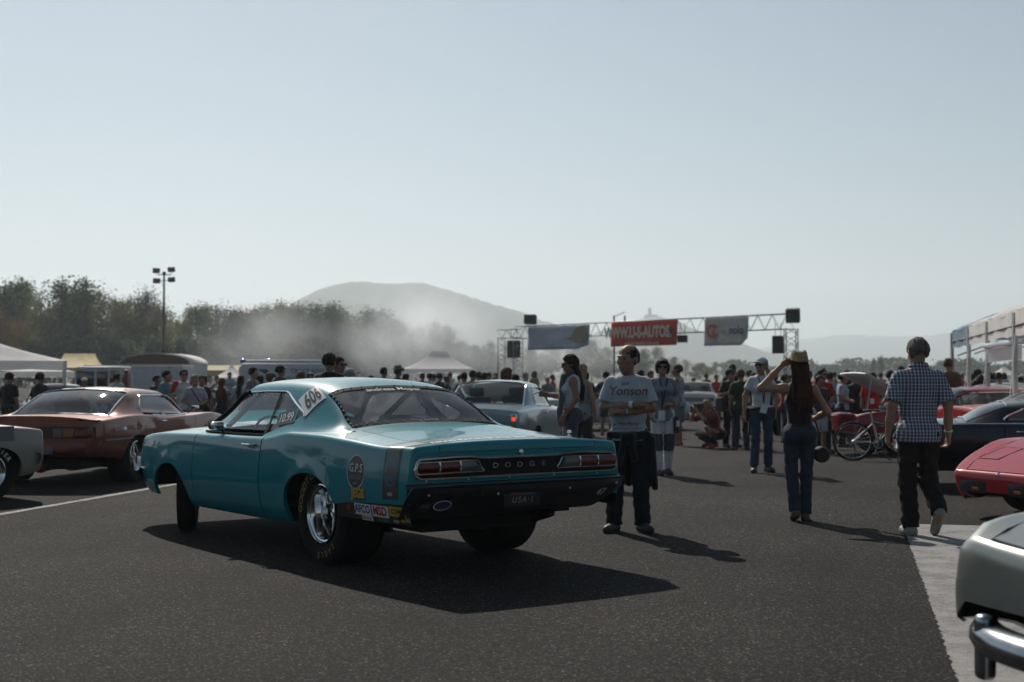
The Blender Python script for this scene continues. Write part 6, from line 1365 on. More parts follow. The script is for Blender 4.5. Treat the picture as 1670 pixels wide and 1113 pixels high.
SKIN = (.36, .20, .135); SKIN2 = (.28, .15, .10); SKIN3 = (.45, .27, .19)
def finish(root, parts, colors):
    for nm, me in parts:
        c = link(nm, me, root); c.color = (*colors.get(nm, (.1, .1, .1)), 1)
def person(label, u, Y, H, rz, p, look, h=.0095, group=None, vfoot=None, fine=True, cat='person'):
    me, B, Hc, Rh = make_body(p, h, fine, look.get('trousers', {}).get('end', 0) > .3); root = link('person', me); s_ = H / 1.75; root.location = (gx(u, Y), Y, gz(Y)); root.rotation_euler = (0, 0, R(rz)); root.scale = (s_, s_, s_); root.color = (*look.get('skin', SKIN), 1); tag(root, label, cat, group)
    sh = dict(look.get('shirt', {})); col = sh.pop('color', (.3, .3, .3)); sm = sh.get('mat')
    o = link('shirt', make_shirt(p, B, h, **sh), root); o.color = (*col, 1); parts = {'shirt': o}
    tr2 = dict(look.get('trousers', {})); col = tr2.pop('color', (.05, .06, .09)); o = link(tr2.pop('name', 'trousers'), make_trousers(p, B, h, **tr2), root); o.color = (*col, 1)
    if look.get('shoes') is not None:
        for e in (1, -1): o = link('shoe', make_shoe(p, e, h * .85), root); o.color = (*look['shoes'], 1)
    if look.get('hair'): o = link('hair', make_hair(p, B, Hc, Rh, look['hair'][0], h), root); o.color = (*look['hair'][1], 1)
    if look.get('cap'): o = link('cap', make_cap(Hc, Rh, h), root); o.color = (*look['cap'], 1)
    if look.get('glasses'):
        g = MB()
        for e in (1, -1): q = [Hc(e * .034 + .026 * math.cos(a), -.104 + .018 * abs(e * .034 + .026 * math.cos(a)) / .06, .006 + .020 * math.sin(a)) for a in np.linspace(0, 2 * PI, 14, endpoint=False)]; g.poly(q, depth=Rh @ V3(0, -.006, 0)); g.tube([Hc(e * .06, -.09, .012), Hc(e * .082, .01, .012)], .004, n=5)
        g.tube([Hc(-.02, -.108, .01), Hc(.02, -.108, .01)], .004, n=5); link('sunglasses', g.mesh('sunglasses', M('dark_lens', (.01, .01, .012), .12), smooth=False), root)
    root['_'] = 0; del root['_']; return root, B, Hc, Rh, parts
def onto(B, x, z, e=.0, e2=0.): return None
def surf_y(mesh_o, x, z, front=True):
    d = Vector((0, 1 if front else -1, 0)); ok, loc, n, i = mesh_o.ray_cast(Vector((x, -1.2 if front else 1.2, z)), d); return loc.y if ok else None
def print_on(obj_, name, geo, x0, z0, mat, parent, off=.011, front=True):
    u, v, F = geo; pts = []; last = 0
    for a, b_ in zip(u, v):
        y = surf_y(obj_, x0 + a, z0 + b_, front); y = last if y is None else y; last = y; pts.append((x0 + a, y - off if front else y + off, z0 + b_))
    m = MB(); m.add(pts, F); return m.build(name, mat, parent, smooth=False)
def sdf_part(name, pr, h, mat, parent, color, k=.03, wr_=.0, seed=5, planes=(), f=22):
    lo, hi = bb(pr); F = Field(lo - .04, hi + .04, h)
    for q in pr: F.add(q, 0, k)
    if wr_: F.wrinkle(wr_, f, seed)
    for c, n in planes: F.plane(c, n)
    o = link(name, F.mesh(name, mat), parent); o.color = (*color, 1); return o
def arms(l=None, r=None):
    d = pose()['arms']; d = dict(d)
    if l: d[1] = l
    if r: d[-1] = r
    return d
def legs(l=None, r=None):
    d = dict(pose()['legs'])
    if l: d[1] = l
    if r: d[-1] = r
    return d
DENIM = (.045, .062, .095); DKDENIM = (.022, .028, .042); BLACK = (.012, .012, .013)
# --- the man with crossed arms
p = pose(fat=.026, hy=-.62, hp=.06, hs=1.14, arms=arms((V3(.225, -.03, 1.165), V3(-.045, -.225, 1.125), V3(-1, .1, .02), .5), (V3(-.225, -.03, 1.175), V3(.085, -.225, 1.20), V3(.9, .35, -.1), .5)), legs=legs((V3(.115, -.02, .5), V3(.135, .03, .085), V3(.20, -.13, .033)), (V3(-.115, -.02, .5), V3(-.135, .02, .085), V3(-.19, -.145, .033))))
m1, B, Hc, Rh, pt = person('balding man with crossed arms in grey printed tee and tied jacket beside the teal car', 1024, 13.05, 1.70, -6, p, dict(skin=SKIN2, shirt=dict(color=(.40, .43, .46), sleeve=.40, hem=.86, ease=.02, amp=.0022, flare=.012), trousers=dict(color=(.013, .016, .022), width=(.094, .074, .07), ease=.012, amp=.003), shoes=(.025, .025, .027), hair=('bald', (.018, .015, .013))), h=.0085)
shirt_o = pt['shirt']; bpy.context.view_layer.update(); maroon = M('maroon_ink', (.20, .075, .085), .8)
print_on(shirt_o, 'shirt_print', text_geo('Yonson', .12, .010, .2), .0, 1.325, maroon, m1); print_on(shirt_o, 'shirt_print', text_geo('Jack', .045, .004, .2), -.02, 1.40, maroon, m1); print_on(shirt_o, 'shirt_print', text_geo('Hot Parts', .05, .004, .25), .0, 1.02, maroon, m1); print_on(shirt_o, 'shirt_print', text_geo('ROAD RACE SUPPLY', .03, .003), .0, .975, maroon, m1)
wr_ = p['arms'][-1][1]; MB().tube([wr_ + V3(-.065, .02, 0), wr_ + V3(-.035, .012, 0)], .036, n=14).build('watch', white_ink, m1); wr_ = p['arms'][1][1]; MB().tube([wr_ + V3(.05, -.004, .001), wr_ + V3(.03, -.004, .0)], .036, n=14).build('bracelet', dullmetal, m1)
jk = [('e', (0, .01, .90), (.205, .165, .075)), ('c', (-.17, -.06, .92), (.05, -.175, .91), .04, .04), ('c', (.17, -.06, .92), (-.02, -.18, .90), .04, .035), ('c', (-.03, -.185, .90), (-.07, -.175, .66), .035, .03), ('c', (.03, -.185, .90), (.06, -.17, .70), .035, .03), ('c', (.19, .03, .88), (.235, .05, .46), .06, .045), ('c', (.13, .14, .88), (.16, .16, .44), .07, .05), ('c', (0, .17, .88), (0, .18, .46), .07, .05), ('c', (-.13, .14, .88), (-.15, .16, .52), .07, .05), ('c', (.21, -.05, .86), (.25, -.02, .42), .045, .035)]
sdf_part('tied_jacket', jk, .01, clothm, m1, BLACK, .03, .004, 4)
for e in (1, -1): MB().lathe([(-.006, .001), (-.004, .006), (0, .009), (.004, .006), (.006, .001)], 10, axis='x', c=tuple(Hc(e * .031, -.083, .005))).build('eye', M('eye_dark', (.05, .045, .04), .15), m1)
# --- the man in the checked shirt walking away
def plaid():
    m, nt, b, out = nodes_of('checked_cloth'); L = nt.links.new; tc = nd(nt, 'ShaderNodeTexCoord'); sp = nd(nt, 'ShaderNodeSeparateXYZ'); L(tc.outputs['Object'], sp.inputs[0])
    def stripes(sock, per, ph, w):
        a = nd(nt, 'ShaderNodeMath', operation='MULTIPLY_ADD'); a.inputs[1].default_value = 1 / per; a.inputs[2].default_value = ph + 50; L(sock, a.inputs[0]); f = nd(nt, 'ShaderNodeMath', operation='FRACT'); L(a.outputs[0], f.inputs[0]); g = nd(nt, 'ShaderNodeMath', operation='LESS_THAN'); g.inputs[1].default_value = w; L(f.outputs[0], g.inputs[0]); return g.outputs[0]
    col = None; base = (.06, .13, .24, 1)
    rgb = nd(nt, 'ShaderNodeRGB'); rgb.outputs[0].default_value = base; cur = rgb.outputs[0]
    for sock, per, ph, w, c, f in ((sp.outputs[0], .029, .0, .30, (.62, .60, .59), .6), (sp.outputs[2], .029, .0, .28, (.62, .60, .59), .55), (sp.outputs[0], .029, .55, .16, (.20, .03, .04), .75), (sp.outputs[2], .058, .55, .10, (.18, .03, .04), .6), (sp.outputs[0], .029, .36, .08, (.012, .03, .08), .6), (sp.outputs[2], .029, .42, .18, (.015, .035, .09), .45)):
        st = stripes(sock, per, ph, w); mk = nd(nt, 'ShaderNodeMath', operation='MULTIPLY'); mk.inputs[1].default_value = f; L(st, mk.inputs[0]); mx = nd(nt, 'ShaderNodeMix', data_type='RGBA'); L(mk.outputs[0], mx.inputs[0]); L(cur, mx.inputs[6]); mx.inputs[7].default_value = (*c, 1); cur = mx.outputs[2]
    L(cur, b.inputs['Base Color']); b.inputs['Roughness'].default_value = .9; n = nd(nt, 'ShaderNodeTexNoise'); n.inputs['Scale'].default_value = 9; L(tc.outputs['Object'], n.inputs[0]); bp = nd(nt, 'ShaderNodeBump'); bp.inputs['Strength'].default_value = .4; bp.inputs['Distance'].default_value = .02; L(n.outputs['Fac'], bp.inputs['Height']); L(bp.outputs[0], b.inputs['Normal']); return m
p = pose(fat=.012, hp=.30, hy=.12, hs=1.06, sh_w=.17, arms=arms((V3(.245, .05, 1.16), V3(.265, -.02, .90), V3(.02, -.15, -1), .45), (V3(-.245, .06, 1.16), V3(-.265, .0, .90), V3(-.02, -.1, -1), .7)), legs=legs((V3(.085, -.05, .50), V3(.075, .0, .085), V3(.085, -.17, .033)), (V3(-.10, -.06, .50), V3(-.135, .13, .235), V3(-.135, .02, .055))))
m2, B, Hc, Rh, pt = person('grey haired man in checked shirt and black trousers walking away past the painted bay', 1497, 12.75, 1.765, 180, p, dict(skin=SKIN, shirt=dict(color=(.1, .15, .2), sleeve=.45, hem=.83, ease=.026, amp=.0028, flare=.02, mat=plaid()), trousers=dict(color=(.022, .016, .016), width=(.096, .074, .068), amp=.004), shoes=(.28, .26, .22), hair=('short', (.13, .115, .10))), h=.0085)
wr_ = p['arms'][-1][1]; MB().tube([wr_ + V3(0, .0, .035), wr_ + V3(0, 0, .015)], .037, n=14).build('wristwatch', white_ink, m2)
nk = B['J']['neck']; MB().tube([nk + V3(.072 * math.cos(a), .068 * math.sin(a) + .0, .028 + .012 * math.sin(a)) for a in np.linspace(-.3, PI + .3, 16)], .019, n=6, flat=1.5).build('collar', MAT['checked_cloth'] if 'checked_cloth' in MAT else pt['shirt'].data.materials[0], m2)
# --- the woman in the straw hat walking away
p = pose(female=True, hp=.0, arms=arms((V3(.40, -.03, 1.40), V3(.155, -.05, 1.66), V3(-.75, .0, .25), .6), (V3(-.29, .03, 1.15), V3(-.20, -.19, 1.07), V3(.5, -.8, 0), .6)), legs=legs((V3(.085, .0, .50), V3(.06, .07, .12), V3(.055, -.05, .04)), (V3(-.075, -.03, .5), V3(-.06, -.02, .085), None)))
m3, B, Hc, Rh, pt = person('long haired woman in black top and jeans holding her straw hat', 1303, 14.0, 1.63, 180, p, dict(skin=SKIN, shirt=dict(color=BLACK, sleeve=0, hem=.99, ease=.008), trousers=dict(color=(.035, .047, .07), width=(.088, .062, .064), amp=.0022, top=1.0, ease=.007), shoes=(.09, .06, .04), hair=('wavy', (.055, .022, .014))), h=.0085)
straw = M('straw', (.34, .24, .15), .85, var=.25, scale=30, bump=.9, bscale=140); link('straw_hat', brimmed_hat(Hc, Rh, straw, .140, .112), m3)
MB().lathe([(.068, .0975), (.098, .093)], 30, axis='z', c=tuple(Hc(0, .015, 0))).build('hat_band', M('hat_band', (.04, .03, .025), .8), m3)
MB().tube([(-.235, -.03, .78), (-.225, -.10, .92), (-.205, -.185, 1.06), (-.20, -.19, 1.09)], .009, n=6).lathe([(-.06, .001), (-.055, .07), (-.025, .088), (.025, .088), (.055, .07), (.06, .001)], 24, axis='y', c=(-.24, -.03, .70)).build('round_bag', blackm, m3)
MB().tube([p['arms'][-1][1] + V3(0, -.02, 0), p['arms'][-1][1] + V3(.01, .0, 0)], .035, n=12).build('bracelet', M('gold_metal', (.5, .35, .15), .3, .8), m3)
# --- the woman in the white cap
p = pose(female=True, hy=-.75, arms=arms((V3(.25, .05, 1.15), V3(.22, .02, .92), V3(0, .1, -1), .4), (V3(-.24, .04, 1.16), V3(-.265, -.02, .90), V3(0, -.1, -1), .4)), legs=legs((V3(.10, -.03, .5), V3(.115, .05, .09), V3(.14, -.11, .035)), (V3(-.10, -.05, .51), V3(-.125, -.04, .085), V3(-.17, -.2, .033))))
m4, B, Hc, Rh, pt = person('blonde woman in white cap and polo with black jacket tied round jeans', 1241, 21.0, 1.70, 4, p, dict(skin=SKIN, shirt=dict(color=(.55, .58, .62), sleeve=.30, hem=.98, ease=.012), trousers=dict(color=DENIM, width=(.088, .064, .066), end=.10, ease=.008), shoes=BLACK, hair=('pony', (.42, .29, .15)), cap=(.45, .46, .48), glasses=True), h=.011)
MB().tube([(-.07, -.09, 1.47), (-.02, -.155, 1.28), (.0, -.16, 1.05)], .008, n=5).tube([(.07, -.09, 1.47), (.02, -.155, 1.28), (.0, -.16, 1.05)], .008, n=5).build('lanyard', blackm, m4); MB().box((.0, -.17, .97), (.10, .012, .13), rot=Matrix.Rotation(.25, 3, 'Y')).build('badge', white_ink, m4)
jk = [('e', (0, .01, .96), (.185, .15, .05)), ('c', (.18, .05, .95), (.25, .07, .60), .06, .04), ('c', (.08, .13, .95), (.12, .16, .6), .07, .05), ('c', (-.08, .13, .95), (-.12, .16, .6), .07, .05), ('c', (-.18, .05, .95), (-.26, .05, .64), .055, .035)]; sdf_part('tied_jacket', jk, .012, clothm, m4, BLACK, .03, .003, 6)
# --- the woman in grey shirt and white riding trousers
p = pose(female=True, hy=-.22, arms=arms((V3(.25, .04, 1.15), V3(.10, -.15, 1.06), V3(-1, -.1, 0), .4), (V3(-.24, .04, 1.15), V3(-.20, -.05, .92), V3(.2, -.3, -1), .4)), legs=legs((V3(.095, -.03, .5), V3(.085, .06, .10), V3(.10, -.1, .035)), (V3(-.09, -.04, .5), V3(-.07, -.04, .085), V3(-.06, -.2, .033))))
m5, B, Hc, Rh, pt = person('dark haired woman in sunglasses, grey shirt and white trousers with knee patches', 1080, 20.3, 1.66, 8, p, dict(skin=SKIN, shirt=dict(color=(.19, .215, .245), sleeve=.93, hem=.82, ease=.016, amp=.0026, flare=.004, vneck=.08), trousers=dict(color=(.58, .58, .58), width=(.094, .074, .062), mat=clothm), shoes=BLACK, hair=('bob', (.02, .013, .011)), glasses=True), h=.011)
for e in (1, -1): kn, an = p['legs'][e][0], p['legs'][e][1]; sdf_part('knee_patch', [('c', kn + (p['pel'] + V3(e * .1, 0, 0) - kn) * .2, kn, .090, .086), ('c', kn, kn + (an - kn) * .25, .086, .082)], .011, clothm, m5, (.05, .055, .065), .02)
MB().tube([(-.06, -.09, 1.46), (-.04, -.15, 1.25), (-.05, -.16, 1.0)], .010, n=5).tube([(.06, -.09, 1.46), (.0, -.15, 1.25), (-.05, -.16, 1.0)], .010, n=5).build('lanyard', blackm, m5); MB().box((-.055, -.175, .90), (.10, .012, .15)).build('badge', white_ink, m5)
MB().box((.19, -.08, .76), (.06, .13, .24), rot=Matrix.Rotation(-.2, 3, 'X')).build('hip_pouch', blackm, m5, bevel=.02); MB().box((.2, -.15, .78), (.05, .01, .09)).build('pouch_patch', white_ink, m5); MB().tube([p['arms'][1][1] + V3(.03, 0, 0), p['arms'][1][1] + V3(.05, .01, 0)], .04, n=10).build('wristband', M('orange_band', (.5, .12, .05), .7), m5)
# --- the woman with the phone, in white tank top
p = pose(female=True, hp=.18, arms=arms((V3(.205, .05, 1.15), V3(.20, -.13, .92), V3(0, -.3, -1), .4), (V3(-.19, -.06, 1.16), V3(-.09, -.32, 1.20), V3(.2, -1, .15), .6)))
m6, B, Hc, Rh, pt = person('woman in white tank top and grey scarf looking at her phone', 931, 18.8, 1.70, -84, p, dict(skin=SKIN2, shirt=dict(color=(.58, .60, .64), sleeve=0, hem=.88, ease=.010), trousers=dict(color=(.075, .08, .09), width=(.098, .07, .06), mat=clothm), shoes=BLACK, hair=('long', (.028, .015, .011)), glasses=True), h=.010)
wq = p['arms'][-1][1]; MB().box(wq + V3(.01, -.13, .03), (.075, .15, .012), rot=Matrix.Rotation(.35, 3, 'X')).build('phone', M('phone_black', (.02, .02, .022), .2), m6)
sdf_part('scarf', [('e', B['J']['neck'] + V3(0, -.01, .02), (.078, .078, .055)), ('c', (.05, -.11, 1.45), (.09, -.15, 1.15), .04, .035), ('c', (.09, -.15, 1.15), (.12, -.17, .88), .035, .045)], .010, clothm, m6, (.09, .10, .11), .03, .006, 8)
wq = p['arms'][1][1]; MB().tube([wq + V3(0, .03, .09), wq + V3(0, .025, .075)], .037, n=10).build('red_wristband', M('red_band', (.5, .04, .03), .6), m6); MB().tube([wq + V3(0, .008, .02), wq + V3(0, .006, .01)], .035, n=10).build('bracelet', MAT['gold_metal'], m6)
# --- blonde woman in grey behind her
p = pose(female=True)
m7, B, Hc, Rh, pt = person('blonde woman in loose grey top and dark leggings behind the phone woman', 949, 22.5, 1.64, 150, p, dict(shirt=dict(color=(.24, .25, .27), sleeve=0, hem=.78, ease=.02, flare=.02), trousers=dict(color=(.03, .024, .022), width=(.095, .068, .055), mat=clothm), shoes=BLACK, hair=('long', (.36, .24, .13))), h=.014)
# --- the boy in vest and denim shorts
p = pose(arms=arms((V3(.23, -.02, 1.15), V3(.18, -.12, .93), V3(0, -.3, -1), .4), None), hy=.15)
m8, B, Hc, Rh, pt = person('boy in grey vest and knee length denim shorts before the white sedan', 1105, 31.2, 1.79, -115, p, dict(skin=SKIN2, shirt=dict(color=(.30, .31, .35), sleeve=0, hem=.84, ease=.022, flare=.015), trousers=dict(color=(.15, .19, .24), width=(.11, .095, .09), end=.5, name='shorts'), shoes=None, hair=('short', (.05, .03, .02))), h=.014)
# --- the crouching photographer
p = pose(female=True, pel=V3(0, .16, .30), lean=V3(0, -.42, .9), arms=arms((V3(.22, -.36, .62), V3(.05, -.42, .80), V3(-.3, -.3, .9), .6), (V3(-.22, -.36, .60), V3(-.06, -.42, .78), V3(.3, -.3, .9), .6)), legs=legs((V3(.20, -.30, .45), V3(.15, -.02, .11), V3(.19, -.17, .035)), (V3(-.20, -.26, .30), V3(-.14, .05, .14), V3(-.16, -.09, .04))))
m9, B, Hc, Rh, pt = person('crouching blonde photographer in maroon tee taking a picture', 1160, 30.0, 1.72, -62, p, dict(shirt=dict(color=(.16, .018, .028), sleeve=.42, hem=.25, ease=.018), trousers=dict(color=(.02, .025, .035), top=1.02), shoes=(.25, .03, .03), hair=('long', (.36, .24, .12))), h=.013)
MB().box(Hc(0, -.14, .0), (.15, .08, .10)).build('camera_body', blackm, m9, bevel=.015); MB().tube([Hc(0, -.17, 0), Hc(0, -.30, .0)], .04, n=12).build('camera_lens', blackm, m9)
# ------------------------------------------------------------------ the crowd: shared bodies in several poses, own colours and heads
CR = {}
def crowd_proto(key):
    if key in CR: return CR[key]
    ps, fem, sleeve, bottom, hs = key; h = .021
    ar = {'down': arms(), 'front': arms((V3(.25, .03, 1.16), V3(.10, -.20, 1.08), V3(-.8, -.5, 0), .5), (V3(-.25, .03, 1.16), V3(-.10, -.20, 1.06), V3(.8, -.5, 0), .5)), 'photo': arms((V3(.24, -.16, 1.34), V3(.07, -.24, 1.55), V3(-.3, -.2, .9), .6), (V3(-.24, -.16, 1.34), V3(-.07, -.24, 1.55), V3(.3, -.2, .9), .6)),
          'hip': arms((V3(.33, .05, 1.18), V3(.18, -.02, 1.0), V3(-.7, -.4, -.3), .5), None), 'phone': arms(None, (V3(-.25, .0, 1.17), V3(-.14, -.22, 1.22), V3(.4, -.6, .5), .6)), 'up': arms((V3(.38, .0, 1.42), V3(.14, -.04, 1.60), V3(-.6, 0, .6), .5), None), 'cross': arms((V3(.27, -.02, 1.17), V3(-.05, -.2, 1.13), V3(-1, .1, 0), .5), (V3(-.27, -.02, 1.17), V3(.08, -.2, 1.19), V3(1, .2, 0), .5))}[ps]
    p = pose(female=fem, arms=ar, fat=0 if fem else .012, hy={'front': .2, 'hip': -.4, 'phone': .25, 'down': -.12}.get(ps, 0)); me, B, Hc, Rh = make_body(p, h, False, bottom != 'long'); L_ = [('shirt', make_shirt(p, B, h, sleeve=sleeve, hem=.86 if bottom != 'dress' else .62, ease=.02, amp=.003, flare=.01 if bottom != 'dress' else .03))]
    if bottom == 'dress': pass
    else: L_.append(('trousers' if bottom == 'long' else 'shorts', make_trousers(p, B, h, end=.06 if bottom == 'long' else .5, width=(.092, .068, .064), amp=.003)))
    L_ += [('shoe', make_shoe(p, 1, h * .8)), ('shoe', make_shoe(p, -1, h * .8))]
    for q in hs.split('+'):
        if q == 'cap': L_.append(('cap', make_cap(Hc, Rh, .014)))
        elif q == 'hat': L_.append(('hat', brimmed_hat(Hc, Rh, M('hat_felt', oc=True, rough=.9, var=.2), .15, .10)))
        elif q == 'shades':
            g = MB(); 
            for e in (1, -1): g.box(Hc(e * .035, -.1, .006), (.05, .02, .035))
            L_.append(('sunglasses', g.mesh('sunglasses', M('dark_lens', (.01, .01, .012), .12), smooth=False)))
        else: L_.append(('hair', make_hair(p, B, Hc, Rh, q, .014)))
    CR[key] = (me, L_); return CR[key]
RED, WHT, GRY, NVY, BRN, DHAIR, BLD, GHAIR, TEALC = (.42, .025, .02), (.55, .56, .58), (.17, .175, .18), (.03, .04, .07), (.10, .06, .035), (.02, .015, .012), (.36, .24, .12), (.22, .21, .20), (.11, .2, .24)
def crowd(label, u, vtop, Y, rz, key, shirt, low=DKDENIM, hair=DHAIR, skin=SKIN2, extra=None, group='spectators in the paddock', hatc=(.2, .17, .1)):
    me, L_ = crowd_proto(key); hatex = .03 if 'cap' in key[4] else (.06 if 'hat' in key[4] else .012); H = (CAMH + (609 - vtop) * Y / FPX - gz(Y)); H = max(1.50, min(1.92, H / (1 + hatex / 1.75))); r = link('person', me); s_ = H / 1.75
    r.location = (gx(u, Y), Y, gz(Y)); r.rotation_euler = (0, 0, R(rz)); r.scale = (s_, s_, s_); r.color = (*skin, 1); tag(r, label, 'person', group)
    for nm, m_ in L_:
        c = link(nm, m_, r); c.color = (*{'shirt': shirt, 'trousers': low, 'shorts': low, 'shoe': (.04, .035, .03), 'hair': hair, 'cap': hatc, 'hat': hatc}.get(nm, (.02, .02, .02)), 1)
    if extra: extra(r)
    return r
MS = lambda ps, hs='short', sl=.42, bt='long': (ps, False, sl, bt, hs)
FS = lambda ps, hs='long', sl=.42, bt='long': (ps, True, sl, bt, hs)
def strap(r): MB().tube([(-.15, .02, 1.46), (-.05, .15, 1.30), (.12, .15, 1.08), (.18, .0, .98)], .016, n=5).build('strap', blackm, r)
def cam_bag(r): MB().tube([(-.10, -.12, 1.44), (.10, -.18, 1.10)], .012, n=5).build('camera_strap', blackm, r); MB().box((.10, -.24, 1.02), (.15, .10, .11)).build('camera', blackm, r, bevel=.02)
def sleeves(col):
    def f(r):
        for e in (1, -1): sdf_part('sleeve', [('c', (e * .17, .012, 1.42), (e * .215, .02, 1.28), .082, .078)], .02, clothm, r, col, .02)
    return f
def badge(r): MB().tube([(-.06, -.1, 1.45), (0, -.165, 1.15)], .008, n=4).tube([(.06, -.1, 1.45), (0, -.165, 1.15)], .008, n=4).build('lanyard', blackm, r); MB().box((0, -.17, 1.1), (.09, .012, .12)).build('badge', white_ink, r)
def hivis(r): 
    for e in (1, -1): sdf_part('reflective_band', [('c', (e * .10, .13, 1.38), (e * .12, .13, 1.1), .035, .03)], .02, clothm, r, (.4, .42, .06), .02)
def backlogo(r): MB().box((0, .155, 1.36), (.13, .012, .07)).build('back_emblem', M('emblem_yellow', (.4, .3, .05), .7), r)
def bagside(r): MB().box((-.27, -.02, .95), (.12, .28, .32)).build('shoulder_bag', blackm, r, bevel=.04)
